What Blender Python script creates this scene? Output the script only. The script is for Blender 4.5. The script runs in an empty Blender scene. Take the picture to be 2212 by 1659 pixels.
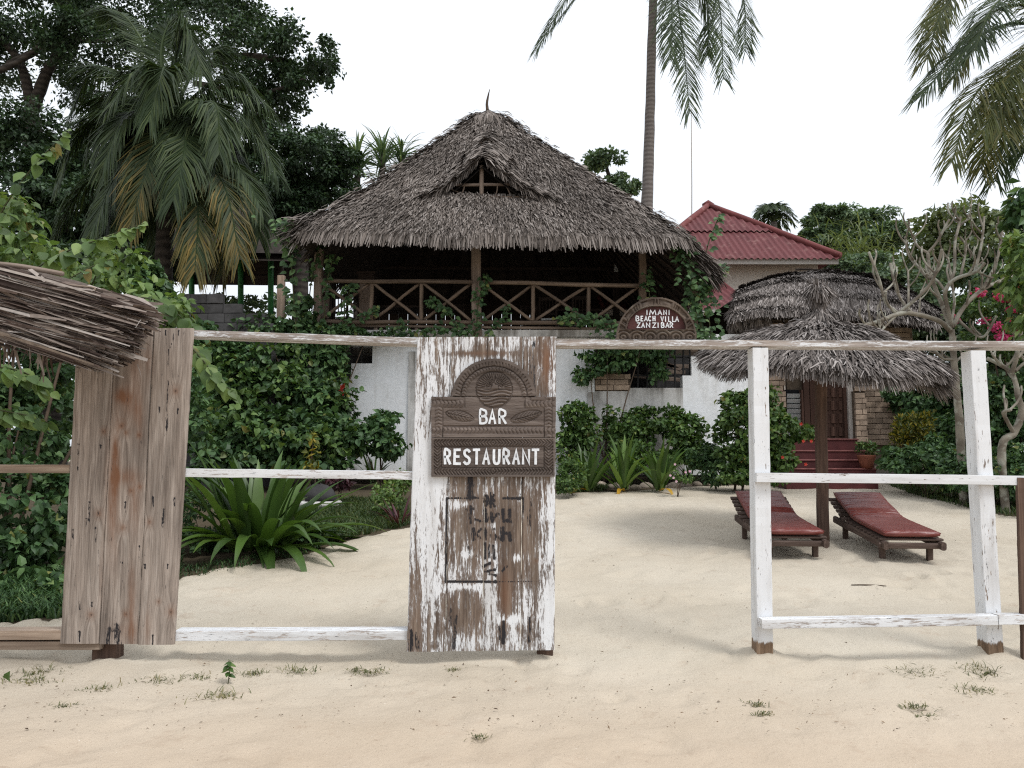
import bpy, math, random
import numpy as np
from mathutils import Vector, Matrix

S = bpy.context.scene
COL = S.collection
rng = np.random.default_rng(11)
R = random.Random(5)

# ------------------------------------------------------------------ camera
CAM_H = 1.4
PITCH = math.radians(5.5)
F = 1662.0                       # focal length in photo units (frame 2212 x 1659)
cam = bpy.data.cameras.new('camera')
cam.sensor_fit = 'HORIZONTAL'
cam.sensor_width = 36.0
cam.lens = 36.0 * F / 2212.0
cam.clip_end = 3000.0
cam_o = bpy.data.objects.new('camera', cam)
COL.objects.link(cam_o)
cam_o.location = (0, 0, CAM_H)
cam_o.rotation_euler = (math.pi / 2 + PITCH, 0, 0)
S.camera = cam_o

# ------------------------------------------------------------------ overcast daylight
SUN_EL, SUN_AZ = math.radians(54), math.radians(132)     # behind and to the right of the viewer, over the sea
w = bpy.data.worlds.new('World')
S.world = w
w.use_nodes = True
wn = w.node_tree
bg = wn.nodes['Background']
sky = wn.nodes.new('ShaderNodeTexSky')
sky.sky_type = 'NISHITA'
sky.sun_disc = False
sky.sun_elevation = SUN_EL
sky.sun_rotation = SUN_AZ
sky.dust_density = 4.0
geo = wn.nodes.new('ShaderNodeTexCoord')
sep = wn.nodes.new('ShaderNodeSeparateXYZ')
wn.links.new(geo.outputs['Generated'], sep.inputs[0])
# cloud cover: pale layer, a little brighter overhead as an overcast sky is
cr = wn.nodes.new('ShaderNodeValToRGB')
cr.color_ramp.elements[0].position = 0.0
cr.color_ramp.elements[0].color = (0.585, 0.625, 0.665, 1)
cr.color_ramp.elements[1].position = 1.0
cr.color_ramp.elements[1].color = (0.955, 1.0, 1.065, 1)
e = cr.color_ramp.elements.new(0.25); e.color = (0.76, 0.80, 0.85, 1)
wn.links.new(sep.outputs['Z'], cr.inputs['Fac'])
cn = wn.nodes.new('ShaderNodeTexNoise'); cn.inputs['Scale'].default_value = 2.2; cn.inputs['Detail'].default_value = 4
wn.links.new(geo.outputs['Generated'], cn.inputs['Vector'])
mr = wn.nodes.new('ShaderNodeMapRange')
mr.inputs['To Min'].default_value = 12.6; mr.inputs['To Max'].default_value = 14.8
wn.links.new(cn.outputs['Fac'], mr.inputs['Value'])
sc = wn.nodes.new('ShaderNodeVectorMath'); sc.operation = 'SCALE'
wn.links.new(cr.outputs['Color'], sc.inputs[0]); wn.links.new(mr.outputs['Result'], sc.inputs['Scale'])
mx = wn.nodes.new('ShaderNodeMix'); mx.data_type = 'RGBA'
mx.inputs['Factor'].default_value = 0.94
wn.links.new(sky.outputs['Color'], mx.inputs['A'])
wn.links.new(sc.outputs['Vector'], mx.inputs['B'])
wn.links.new(mx.outputs['Result'], bg.inputs['Color'])
bg.inputs['Strength'].default_value = 0.1

sun = bpy.data.lights.new('sun', 'SUN')
sun.energy = 2.2
sun.angle = math.radians(18)
sun.color = (1.0, 0.99, 0.975)
sun_o = bpy.data.objects.new('sun', sun)
COL.objects.link(sun_o)
_d = Vector((math.sin(SUN_AZ) * math.cos(SUN_EL), math.cos(SUN_AZ) * math.cos(SUN_EL), math.sin(SUN_EL)))
sun_o.rotation_euler = _d.to_track_quat('Z', 'Y').to_euler()
sun_o.location = (0, -10, 30)

S.view_settings.view_transform = 'Standard'
S.view_settings.look = 'None'
S.view_settings.exposure = 0.0
S.view_settings.gamma = 1.0
S.view_settings.use_curve_mapping = False
S.render.engine = 'CYCLES'
S.cycles.use_denoising = False
S.cycles.filter_width = 1.2
S.cycles.sample_clamp_indirect = 4.0
S.cycles.max_bounces = 7
S.cycles.diffuse_bounces = 4
S.cycles.glossy_bounces = 3
S.cycles.transmission_bounces = 4

# ------------------------------------------------------------------ measuring
def P(u, v, Y):
    """world point at depth Y that shows at photo position (u, v)"""
    xc = (u - 1106.0) / F
    zc = -(v - 829.5) / F
    d = np.array([xc, math.cos(PITCH) - math.sin(PITCH) * zc, math.sin(PITCH) + math.cos(PITCH) * zc])
    d = d * (Y / d[1])
    return np.array([d[0], d[1], d[2] + CAM_H])

def px(Y):
    return Y / F

def ground_z(y):
    y = np.asarray(y, dtype=float)
    t = np.clip((y - 4.9), 0, None)
    z = np.where(t < 1.0, 0.046 * t * t, 0.092 * (t - 0.5))
    z = np.where(y > 14.0, 0.092 * 8.6 + 0.035 * (y - 14.0), z)
    z = np.where(y > 24.0, 0.092 * 8.6 + 0.35, z)
    return z

def GP(u, v):
    """world point on the ground that shows at (u, v)"""
    lo, hi = 1.0, 60.0
    for _ in range(50):
        m = (lo + hi) / 2
        if P(u, v, m)[2] > ground_z(m): lo = m
        else: hi = m
    return P(u, v, lo)

def _hash(ix, iy, seed):
    n = (ix.astype(np.int64) * 374761393 + iy.astype(np.int64) * 668265263 + seed * 1442695041) & 0x7fffffff
    n = ((n ^ (n >> 13)) * 1274126177) & 0x7fffffff
    n = (n ^ (n >> 16)) & 0xffff
    return n / 65535.0

def vnoise(x, y, seed=0):
    x = np.asarray(x, float); y = np.asarray(y, float)
    ix = np.floor(x); iy = np.floor(y)
    fx = x - ix; fy = y - iy
    fx = fx * fx * (3 - 2 * fx); fy = fy * fy * (3 - 2 * fy)
    a = _hash(ix, iy, seed); b = _hash(ix + 1, iy, seed); c = _hash(ix, iy + 1, seed); d = _hash(ix + 1, iy + 1, seed)
    return (a * (1 - fx) + b * fx) * (1 - fy) + (c * (1 - fx) + d * fx) * fy

def fbm(x, y, seed=0, octv=4):
    s = 0; a = 0.5; t = 0
    for k in range(octv):
        s = s + a * vnoise(np.asarray(x) * 2 ** k, np.asarray(y) * 2 ** k, seed + 17 * k); t += a; a *= 0.5
    return s / t

def unit(a):
    a = np.asarray(a, float)
    return a / np.maximum(np.linalg.norm(a, axis=-1, keepdims=True), 1e-9)

def inpoly(x, y, poly):
    x = np.asarray(x); y = np.asarray(y)
    r = np.zeros(x.shape, bool)
    n = len(poly)
    for i in range(n):
        x0, y0 = poly[i]; x1, y1 = poly[(i + 1) % n]
        c = ((y0 > y) != (y1 > y)) & (x < (x1 - x0) * (y - y0) / (y1 - y0 + 1e-12) + x0)
        r ^= c
    return r

# ------------------------------------------------------------------ objects
def root_loc(o):
    while o.parent is not None: o = o.parent
    return np.array(o.location)

def tag(o, label=None, cat=None, group=None, kind=None):
    if label: o['label'] = label
    if cat: o['category'] = cat
    if group: o['group'] = group
    if kind: o['kind'] = kind
    return o

def thing(name, label, cat, loc=(0, 0, 0), group=None, kind=None):
    o = bpy.data.objects.new(name, None)
    o.empty_display_size = 0.2
    COL.objects.link(o)
    o.location = tuple(float(c) for c in loc)
    return tag(o, label, cat, group, kind)

class MB:
    """collects pieces and links them as ONE mesh object"""
    def __init__(s):
        s.v = []; s.q = []; s.t = []; s.n = 0; s.at = {}
    def add(s, v, q=None, t=None, **at):
        v = np.asarray(v, float).reshape(-1, 3)
        s.v.append(v)
        if q is not None and len(q): s.q.append(np.asarray(q, np.int64).reshape(-1, 4) + s.n)
        if t is not None and len(t): s.t.append(np.asarray(t, np.int64).reshape(-1, 3) + s.n)
        for k, a in at.items():
            s.at.setdefault(k, []).append((s.n, np.asarray(a, float)))
        s.n += len(v)
        return s
    def mesh(s, name, off=(0, 0, 0), smooth=False):
        v = np.concatenate(s.v) - np.asarray(off)
        q = np.concatenate(s.q) if s.q else np.zeros((0, 4), np.int64)
        t = np.concatenate(s.t) if s.t else np.zeros((0, 3), np.int64)
        me = bpy.data.meshes.new(name)
        me.vertices.add(len(v)); me.vertices.foreach_set('co', v.astype(np.float32).ravel())
        idx = np.concatenate([q.ravel(), t.ravel()]).astype(np.int32)
        me.loops.add(len(idx)); me.loops.foreach_set('vertex_index', idx)
        st = np.concatenate([np.arange(len(q)) * 4, len(q) * 4 + np.arange(len(t)) * 3]).astype(np.int32)
        me.polygons.add(len(st)); me.polygons.foreach_set('loop_start', st)
        me.polygons.foreach_set('use_smooth', np.full(len(st), bool(smooth)))
        for k, parts in s.at.items():
            dim = parts[0][1].ndim
            if dim == 1:
                a = me.attributes.new(k, 'FLOAT', 'POINT'); buf = np.zeros(len(v), np.float32)
                for (n0, arr) in parts: buf[n0:n0 + len(arr)] = arr
                a.data.foreach_set('value', buf)
            else:
                a = me.attributes.new(k, 'FLOAT_VECTOR', 'POINT'); buf = np.zeros((len(v), 3), np.float32)
                for (n0, arr) in parts: buf[n0:n0 + len(arr)] = arr
                a.data.foreach_set('vector', buf.ravel())
        me.update(calc_edges=True)
        me.validate()
        return me
    def build(s, name, mat, parent=None, smooth=False, kind=None):
        me = s.mesh(name, root_loc(parent) if parent is not None else (0, 0, 0), smooth)
        me.materials.append(mat)
        o = bpy.data.objects.new(name, me)
        COL.objects.link(o)
        if parent is not None: o.parent = parent
        if kind: o['kind'] = kind
        return o
    # -- shapes
    def box(s, c, size, rot=None):
        c = np.asarray(c, float); h = np.asarray(size, float) / 2
        v = np.array([[x, y, z] for x in (-1, 1) for y in (-1, 1) for z in (-1, 1)]) * h
        if rot is not None: v = v @ np.asarray(rot).T
        q = [[0, 1, 3, 2], [4, 6, 7, 5], [0, 4, 5, 1], [2, 3, 7, 6], [0, 2, 6, 4], [1, 5, 7, 3]]
        return s.add(v + c, q)
    def bar(s, p0, p1, wd, dp, face=(0, -1, 0), seg=1, cham=0.12, wob=0.0, seed=0, taper=1.0):
        """bar of width wd (sideways) and depth dp (along face), rounded edges, from p0 to p1; grain coordinates in gc"""
        p0 = np.asarray(p0, float); p1 = np.asarray(p1, float)
        L = np.linalg.norm(p1 - p0); ax = (p1 - p0) / L
        fc = np.asarray(face, float); fc = unit(fc - ax * fc.dot(ax)); sd = np.cross(ax, fc)
        c = cham * min(wd, dp)
        a, b = wd / 2, dp / 2
        sec = np.array([[-a + c, b], [a - c, b], [a, b - c], [a, -b + c], [a - c, -b], [-a + c, -b], [-a, -b + c], [-a, b - c]])
        r = np.random.default_rng(seed + 1)
        rings = []; gcs = []; g0 = r.uniform(0, 50, 3)
        for i in range(seg + 1):
            t = i / seg
            k = 1 + (taper - 1) * t
            o = r.normal(0, wob, 2) if (wob and seg > 1) else np.zeros(2)
            sc_ = sec * k + (r.normal(0, wob * 0.35, sec.shape) if wob else 0)
            rings.append(p0 + ax * L * t + np.outer(sc_[:, 0] + o[0], sd) + np.outer(sc_[:, 1] + o[1], fc))
            gcs.append(np.column_stack([np.full(8, L * t) + g0[0], sec[:, 0] + g0[1], sec[:, 1] + g0[2]]))
        v = np.concatenate(rings); gc = np.concatenate(gcs)
        q = []
        for i in range(seg):
            for j in range(8):
                k = (j + 1) % 8
                q.append([i * 8 + j, i * 8 + k, (i + 1) * 8 + k, (i + 1) * 8 + j])
        e = seg * 8
        q += [[0, 7, 2, 1], [7, 6, 3, 2], [6, 5, 4, 3], [e, e + 1, e + 2, e + 7], [e + 7, e + 2, e + 3, e + 6], [e + 6, e + 3, e + 4, e + 5]]
        tz = np.concatenate([np.full(8, L * i / seg) for i in range(seg + 1)])
        return s.add(v, q, gc=gc, along=tz)
    def tube(s, pts, rad, seg=8, wob=0.0, seed=0, cap=True):
        pts = np.asarray(pts, float); n = len(pts)
        rad = np.broadcast_to(np.asarray(rad, float), (n,))
        tg = np.gradient(pts, axis=0); tg = unit(tg)
        up = np.array([0, 0, 1.0]) if abs(tg[0][2]) < 0.9 else np.array([1.0, 0, 0])
        a = unit(np.cross(tg[0], up)); r = np.random.default_rng(seed)
        rings = []; gcs = []; d = 0; g0 = r.uniform(0, 40)
        for i in range(n):
            if i: d += np.linalg.norm(pts[i] - pts[i - 1])
            a = unit(a - tg[i] * a.dot(tg[i])); b = np.cross(tg[i], a)
            th = np.arange(seg) * 2 * math.pi / seg
            rr = rad[i] * (1 + (r.normal(0, wob, seg) if wob else 0))
            rings.append(pts[i] + np.outer(np.cos(th) * rr, a) + np.outer(np.sin(th) * rr, b))
            gcs.append(np.column_stack([np.full(seg, d) + g0, th * rad[i], np.full(seg, g0)]))
        q = []
        for i in range(n - 1):
            for j in range(seg):
                k = (j + 1) % seg
                q.append([i * seg + j, i * seg + k, (i + 1) * seg + k, (i + 1) * seg + j])
        v = np.concatenate(rings); t = []
        if cap:
            v = np.concatenate([v, pts[:1], pts[-1:]]); c0 = n * seg; c1 = c0 + 1
            for j in range(seg):
                k = (j + 1) % seg
                t.append([c0, k, j]); t.append([c1, (n - 1) * seg + j, (n - 1) * seg + k])
            gcs.append(gcs[0][:1]); gcs.append(gcs[-2][:1] if len(gcs) > 1 else gcs[0][:1])
        return s.add(v, q, t, gc=np.concatenate(gcs))
    def grid(s, X, Y, Z, **at):
        """surface from three equal 2-D arrays"""
        n, m = X.shape
        v = np.column_stack([X.ravel(), Y.ravel(), Z.ravel()])
        i = np.arange(n * m).reshape(n, m)
        q = np.stack([i[:-1, :-1], i[:-1, 1:], i[1:, 1:], i[1:, :-1]], -1).reshape(-1, 4)
        return s.add(v, q, **{k: (a.reshape(-1, 3) if a.ndim == 3 else a.ravel()) for k, a in at.items()})

def curve_pts(pts, n=12):
    """smooth line through the points"""
    p = np.asarray(pts, float)
    if len(p) == 2: return p[0] + np.linspace(0, 1, n)[:, None] * (p[1] - p[0])
    e = np.vstack([2 * p[0] - p[1], p, 2 * p[-1] - p[-2]])
    out = []
    k = max(2, n // (len(p) - 1))
    for i in range(1, len(e) - 2):
        for t in np.linspace(0, 1, k, endpoint=False):
            a, b, c, d = e[i - 1], e[i], e[i + 1], e[i + 2]
            out.append(0.5 * (2 * b + (c - a) * t + (2 * a - 5 * b + 4 * c - d) * t * t + (3 * b - a - 3 * c + d) * t ** 3))
    out.append(p[-1])
    return np.array(out)

# leaves: p base, d towards the tip, n normal
def leaf_geo(mb, p, d, n, L, W, shape='small'):
    p = np.asarray(p, float); d = unit(d); n = unit(n - d * np.sum(n * d, -1, keepdims=True))
    sd = np.cross(d, n)
    L = np.broadcast_to(np.asarray(L, float), (len(p),))[:, None]; W = np.broadcast_to(np.asarray(W, float), (len(p),))[:, None]
    N = len(p)
    if shape == 'small':
        v = np.stack([p, p + d * 0.45 * L + sd * W / 2 + n * 0.10 * W, p + d * L - n * 0.10 * L, p + d * 0.45 * L - sd * W / 2 + n * 0.10 * W], 1)
        q = (np.arange(N)[:, None] * 4 + np.array([0, 1, 2, 3]))
        mb.add(v.reshape(-1, 3), q)
    else:
        f = 0.16
        v = np.stack([p,
                      p + d * 0.30 * L, p + d * 0.66 * L - n * 0.05 * L, p + d * L - n * 0.20 * L,
                      p + d * 0.22 * L + sd * W * 0.48 + n * f * W, p + d * 0.62 * L + sd * W * 0.40 + n * (f * W - 0.04 * L),
                      p + d * 0.22 * L - sd * W * 0.48 + n * f * W, p + d * 0.62 * L - sd * W * 0.40 + n * (f * W - 0.04 * L)], 1)
        b = np.arange(N)[:, None] * 8
        q = np.concatenate([b + np.array([1, 4, 5, 2]), b + np.array([1, 2, 7, 6])])
        t = np.concatenate([b + np.array([0, 4, 1]), b + np.array([2, 5, 3]), b + np.array([0, 1, 6]), b + np.array([2, 3, 7])])
        mb.add(v.reshape(-1, 3), q, t)

_leafmesh = {}
def leaf_part(parent, mat, p, d, n, L, W):
    key = mat.name
    if key not in _leafmesh:
        m = MB(); tt = np.array([0, .06, .16, .3, .46, .62, .78, .91, 1.0]); ww = np.array([0.02, .24, .42, .5, .47, .38, .25, .10, .005])
        ss = np.array([-1, -.5, 0, .5, 1.0]); T_, S_ = np.meshgrid(tt, ss, indexing='ij'); W_ = ww[:, None] * S_
        m.grid(W_, T_ - 0.05 * (np.abs(S_) * (T_ < .1)), 0.20 * np.abs(W_) - 0.22 * T_ ** 2 + 0.03 * np.sin(T_ * 11 + S_ * 2) * np.abs(S_)); me = m.mesh('leaf', smooth=True); me.materials.append(mat); _leafmesh[key] = me
    d = unit(d); n = unit(n - d * n.dot(d)); sd = np.cross(d, n)
    o = bpy.data.objects.new('leaf', _leafmesh[key]); COL.objects.link(o); o.parent = parent
    q = np.asarray(p) - root_loc(parent)
    M = Matrix(((sd[0] * W, d[0] * L, n[0] * W, q[0]), (sd[1] * W, d[1] * L, n[1] * W, q[1]), (sd[2] * W, d[2] * L, n[2] * W, q[2]), (0, 0, 0, 1)))
    o.matrix_local = M
    return o

def rdir(n):
    return unit(rng.normal(size=(n, 3)))

def clump_points(clumps, n, sub=0.22, nsub=26, shell=0.75):
    """leaf positions and outward directions in uneven clumps. clump = (u, v, Y, ru, rv, depth_m) in photo units"""
    vol = np.array([max(c[3] * c[4], 1) for c in clumps], float); vol /= vol.sum()
    ps = []; os_ = []
    for c, f in zip(clumps, vol):
        C = P(c[0], c[1], c[2]); rx = c[3] * px(c[2]); rz = c[4] * px(c[2]); ry = c[5] if len(c) > 5 else (rx + rz) / 2
        rad = np.array([rx, ry, rz])
        k = max(1, int(n * f)); m = max(3, int(nsub * (1 if len(clumps) < 4 else 0.75)))
        cd = rdir(m); cr_ = rng.uniform(0.35, 1.0, m) ** 0.5
        cc = cd * cr_[:, None]
        w_ = rng.uniform(0.35, 1.6, m); w_ /= w_.sum()
        which = rng.choice(m, k, p=w_)
        dd = rdir(k); rr = rng.uniform(0.15, 1, k) ** 0.5
        sz = rng.uniform(0.6, 1.5, m)[which] * sub
        loc = cc[which] * (1 - sub * 0.6) + dd * (rr * sz)[:, None] * np.array([1.25, 1.25, 0.75])
        ps.append(C + loc * rad)
        os_.append(unit(unit(loc / 1.0) * 0.6 + dd * 0.9))
    return np.concatenate(ps), np.concatenate(os_)

def foliage(parent, mat, clumps, n, L, W=None, shape='small', sub=0.22, nsub=26, up=0.5, droop=0.35, parts=0, name='foliage', keep=None):
    p, o = clump_points(clumps, n, sub, nsub)
    gz = ground_z(p[:, 1]) + 0.02
    if keep is not None:
        k = keep(p); p = p[k]; o = o[k]
    k = p[:, 2] > ground_z(p[:, 1]) + 0.02
    p = p[k]; o = o[k]; n = len(p)
    nr = unit(o * 0.7 + np.array([0, 0, up]) + rng.normal(0, 0.35, (n, 3)))
    d = unit(o * 0.8 + rng.normal(0, 0.6, (n, 3)) + np.array([0, 0, -droop]))
    Ls = L * rng.uniform(0.65, 1.25, n); Ws = (W or L * 0.6) / L * Ls * rng.uniform(0.85, 1.1, n)
    if parts:
        score = -p[:, 1] + rng.normal(0, 0.25, n) + Ls * 2
        order = np.argsort(-score); first = order[:parts]; rest = order[parts:]
        for i in first: leaf_part(parent, mat, p[i], d[i], nr[i], Ls[i], Ws[i])
    else: rest = np.arange(n)
    mb = MB(); leaf_geo(mb, p[rest], d[rest], nr[rest], Ls[rest], Ws[rest], shape)
    return mb.build(name, mat, parent, kind='stuff')
# ------------------------------------------------------------------ materials
class NT:
    def __init__(s, name):
        s.m = bpy.data.materials.new(name); s.m.use_nodes = True
        s.t = s.m.node_tree; s.b = s.t.nodes['Principled BSDF']
        s.b.inputs['Roughness'].default_value = 0.8
        s.b.inputs['Specular IOR Level'].default_value = 0.3
    def node(s, kind, **kw):
        n = s.t.nodes.new(kind)
        for k, x in kw.items(): setattr(n, k, x)
        return n
    def link(s, a, b): s.t.links.new(a, b)
    def attr(s, name, out='Fac'):
        return s.node('ShaderNodeAttribute', attribute_name=name).outputs[out]
    def coord(s, out='Object'): return s.node('ShaderNodeTexCoord').outputs[out]
    def pos(s): return s.node('ShaderNodeNewGeometry').outputs['Position']
    def mapping(s, vec, scale=(1, 1, 1), loc=(0, 0, 0)):
        n = s.node('ShaderNodeMapping'); n.inputs['Scale'].default_value = scale; n.inputs['Location'].default_value = loc
        s.link(vec, n.inputs['Vector']); return n.outputs['Vector']
    def noise(s, vec, scale=1.0, detail=4.0, rough=0.55, dist=0.0):
        n = s.node('ShaderNodeTexNoise'); n.inputs['Scale'].default_value = scale; n.inputs['Detail'].default_value = detail
        n.inputs['Roughness'].default_value = rough; n.inputs['Distortion'].default_value = dist
        if vec is not None: s.link(vec, n.inputs['Vector'])
        return n.outputs['Fac']
    def ramp(s, fac, stops, interp='LINEAR'):
        n = s.node('ShaderNodeValToRGB'); cr = n.color_ramp; cr.interpolation = interp
        while len(cr.elements) < len(stops): cr.elements.new(0.5)
        for e, (p, c) in zip(cr.elements, stops):
            e.position = p; e.color = (*c, 1) if not isinstance(c, (int, float)) else (c, c, c, 1)
        s.link(fac, n.inputs['Fac']); return n.outputs['Color']
    def math(s, op, a, b=None, clamp=False):
        n = s.node('ShaderNodeMath', operation=op, use_clamp=clamp)
        for i, x in enumerate((a, b)):
            if x is None: continue
            if isinstance(x, (int, float)): n.inputs[i].default_value = x
            else: s.link(x, n.inputs[i])
        return n.outputs[0]
    def mix(s, fac, a, b, blend='MIX'):
        n = s.node('ShaderNodeMix', data_type='RGBA', blend_type=blend)
        for i, x in (('Factor', fac), ('A', a), ('B', b)):
            if isinstance(x, (int, float)): n.inputs[i].default_value = x if i == 'Factor' else (x, x, x, 1)
            elif isinstance(x, tuple): n.inputs[i].default_value = (*x, 1)
            else: s.link(x, n.inputs[i])
        return n.outputs['Result']
    def mrange(s, x, a, b, c=0.0, d=1.0):
        n = s.node('ShaderNodeMapRange', interpolation_type='SMOOTHSTEP')
        for i, val in zip(('From Min', 'From Max', 'To Min', 'To Max'), (a, b, c, d)): n.inputs[i].default_value = val
        s.link(x, n.inputs['Value']); return n.outputs['Result']
    def color(s, c):
        if isinstance(c, tuple): s.b.inputs['Base Color'].default_value = (*c, 1)
        else: s.link(c, s.b.inputs['Base Color'])
    def bump(s, h, strength=0.3, dist=0.01):
        n = s.node('ShaderNodeBump'); n.inputs['Strength'].default_value = strength; n.inputs['Distance'].default_value = dist
        s.link(h, n.inputs['Height']); s.link(n.outputs['Normal'], s.b.inputs['Normal'])
    def island(s):
        a = s.node('ShaderNodeNewGeometry').outputs['Random Per Island']
        b = s.node('ShaderNodeObjectInfo').outputs['Random']
        return s.math('FRACT', s.math('ADD', a, b))

def leaf_mat(name, stops, trans=0.25, rough=0.5, spec=0.35, patch=0.0, patchcol=(0.2, 0.15, 0.03), young=None):
    n = NT(name)
    c = n.ramp(n.island(), stops)
    if young: c = n.mix(n.mrange(n.math('ADD', n.attr('m_age'), n.math('MULTIPLY', n.math('SUBTRACT', n.island(), 0.5), 0.55)), 0.45, 0.95), n.ramp(n.island(), young), c)
    big = n.noise(n.pos(), 1.3, 3)
    c = n.mix(1.0, c, n.ramp(big, [(0.3, 0.75), (0.7, 1.25)]), 'MULTIPLY')
    if patch:
        f = n.mrange(n.noise(n.pos(), 2.1, 2), 0.6, 0.75, 0, patch)
        c = n.mix(f, c, patchcol)
    n.color(c)
    n.b.inputs['Roughness'].default_value = rough
    n.b.inputs['Specular IOR Level'].default_value = spec
    tr = n.node('ShaderNodeBsdfTranslucent')
    tc = n.mix(1.0, c, (1.5, 1.5, 0.7), 'MULTIPLY'); n.link(tc, tr.inputs['Color'])
    ms = n.node('ShaderNodeMixShader'); ms.inputs['Fac'].default_value = trans
    out = n.t.nodes['Material Output']
    n.link(n.b.outputs[0], ms.inputs[1]); n.link(tr.outputs[0], ms.inputs[2]); n.link(ms.outputs[0], out.inputs['Surface'])
    return n.m

def wood_mat(name, dark, mid, light, along=1.5, across=38.0, rough=0.85, bump=0.35, weather=None):
    n = NT(name); g = n.attr('gc', 'Vector')
    f1 = n.noise(n.mapping(g, (along, across, across)), 1.0, 5, 0.65, 0.6)
    f2 = n.noise(n.mapping(g, (along * 0.7, across * 0.14, across * 0.14)), 1.0, 3)
    c = n.ramp(f1, [(0.28, dark), (0.5, mid), (0.72, light)])
    c = n.mix(1.0, c, n.ramp(f2, [(0.3, 0.72), (0.7, 1.22)]), 'MULTIPLY')
    ob = n.node('ShaderNodeObjectInfo').outputs['Random']
    c = n.mix(1.0, c, n.ramp(ob, [(0, 0.82), (1, 1.15)]), 'MULTIPLY')
    if weather:
        c = n.mix(n.mrange(n.noise(n.mapping(g, (2.2, 7, 7)), 1, 4), 0.5, 0.72), c, weather)
    n.color(c); n.b.inputs['Roughness'].default_value = rough
    n.bump(f1, bump, 0.006)
    return n.m

def painted_wood(name, wood=((0.10, 0.065, 0.04), (0.19, 0.125, 0.08), (0.30, 0.22, 0.155)), paint=(0.69, 0.70, 0.715), level=0.0, soft=0.06, grime=0.5, chips=0.0):
    """flaking paint on wood; m_paint shifts the cover, m_black is black lettering, m_rust is rust-brown stain"""
    n = NT(name); g = n.attr('gc', 'Vector')
    f1 = n.noise(n.mapping(g, (1.6, 42, 42)), 1.0, 5, 0.65, 0.6)
    f2 = n.noise(n.mapping(g, (0.9, 6, 6)), 1.0, 3)
    c = n.ramp(f1, [(0.28, wood[0]), (0.5, wood[1]), (0.72, wood[2])])
    c = n.mix(1.0, c, n.ramp(f2, [(0.3, 0.7), (0.7, 1.25)]), 'MULTIPLY')
    c = n.mix(1.0, c, n.ramp(n.noise(n.mapping(g, (5, 170, 170)), 1.0, 3, 0.7), [(0.32, 0.62), (0.5, 1.0), (0.75, 1.15)]), 'MULTIPLY')
    st = n.noise(n.mapping(g, (1.3, 9, 9), (3, 3, 3)), 1.0, 5, 0.65)
    c = n.mix(n.mrange(st, 0.5, 0.72, 0, 0.55), c, tuple(x * 0.62 for x in wood[0]))
    c = n.mix(n.math('MULTIPLY', n.attr('m_rust'), 0.95), c, (0.17, 0.078, 0.040))
    p1 = n.noise(n.mapping(g, (4.2, 40, 40)), 1.0, 7, 0.70, 0.4)
    p2 = n.noise(n.mapping(g, (24, 120, 120)), 1.0, 4, 0.7)
    pv = n.math('ADD', n.math('ADD', n.math('MULTIPLY', p1, 1.25), n.math('MULTIPLY', p2, 0.62)), -0.385)
    cov = n.math('ADD', n.math('ADD', pv, n.attr('m_paint')), level)
    hard = n.mrange(cov, 0.55 - soft / 2, 0.55 + soft / 2)
    thin = n.mrange(cov, 0.36, 0.66)
    cover = n.math('ADD', n.math('MULTIPLY', hard, 0.72), n.math('MULTIPLY', thin, 0.28))
    if chips:
        ch = n.noise(n.mapping(g, (9, 46, 46), (5, 2, 8)), 1.0, 3, 0.6)
        cover = n.math('MULTIPLY', cover, n.mrange(ch, 0.66, 0.70, 1.0, 1.0 - chips))
    dirt = n.noise(n.mapping(g, (1.4, 13, 13)), 1.0, 5, 0.6)
    pc = n.mix(n.mrange(dirt, 0.42, 0.74, 0, grime), paint, (0.42, 0.40, 0.38))
    c = n.mix(cover, c, pc)
    bl = n.mrange(n.math('ADD', n.attr('m_black'), n.math('MULTIPLY', n.math('ADD', n.math('SUBTRACT', p1, 0.5), n.math('SUBTRACT', p2, 0.5)), 2.2)), 0.40, 0.62)
    c = n.mix(bl, c, (0.022, 0.020, 0.022))
    n.color(c)
    n.link(n.mrange(cover, 0, 1, 0.9, 0.55), n.b.inputs['Roughness'])
    n.bump(n.math('ADD', n.math('MULTIPLY', cover, 0.5), n.math('MULTIPLY', f1, 0.6)), 0.45, 0.004)
    return n.m

def thatch_mat(name, stops, rough=0.95):
    n = NT(name)
    c = n.ramp(n.island(), stops)
    big = n.noise(n.pos(), 0.9, 4)
    c = n.mix(1.0, c, n.ramp(big, [(0.3, 0.74), (0.7, 1.22)]), 'MULTIPLY')
    fine = n.noise(n.pos(), 30, 2)
    c = n.mix(1.0, c, n.ramp(fine, [(0.3, 0.8), (0.7, 1.15)]), 'MULTIPLY')
    n.color(c); n.b.inputs['Roughness'].default_value = rough; n.b.inputs['Specular IOR Level'].default_value = 0.12
    return n.m

def plaster_mat(name, col, stain=(0.33, 0.29, 0.23), amount=0.6, drip=True, soft=(0.45, 0.72)):
    n = NT(name); p = n.pos()
    s1 = n.noise(p, 1.1, 6, 0.65); s2 = n.noise(n.mapping(p, (7, 7, 0.55)), 1.0, 5, 0.6)
    f = n.math('ADD', n.math('MULTIPLY', s1, 0.55), n.math('MULTIPLY', s2, 0.45)) if drip else s1
    c = n.mix(n.mrange(f, soft[0], soft[1], 0, amount), col, stain)
    fine = n.noise(p, 18, 4)
    c = n.mix(1.0, c, n.ramp(fine, [(0.3, 0.90), (0.7, 1.05)]), 'MULTIPLY')
    n.color(c); n.b.inputs['Roughness'].default_value = 0.9
    n.bump(n.noise(p, 25, 5), 0.25, 0.01)
    return n.m

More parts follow.
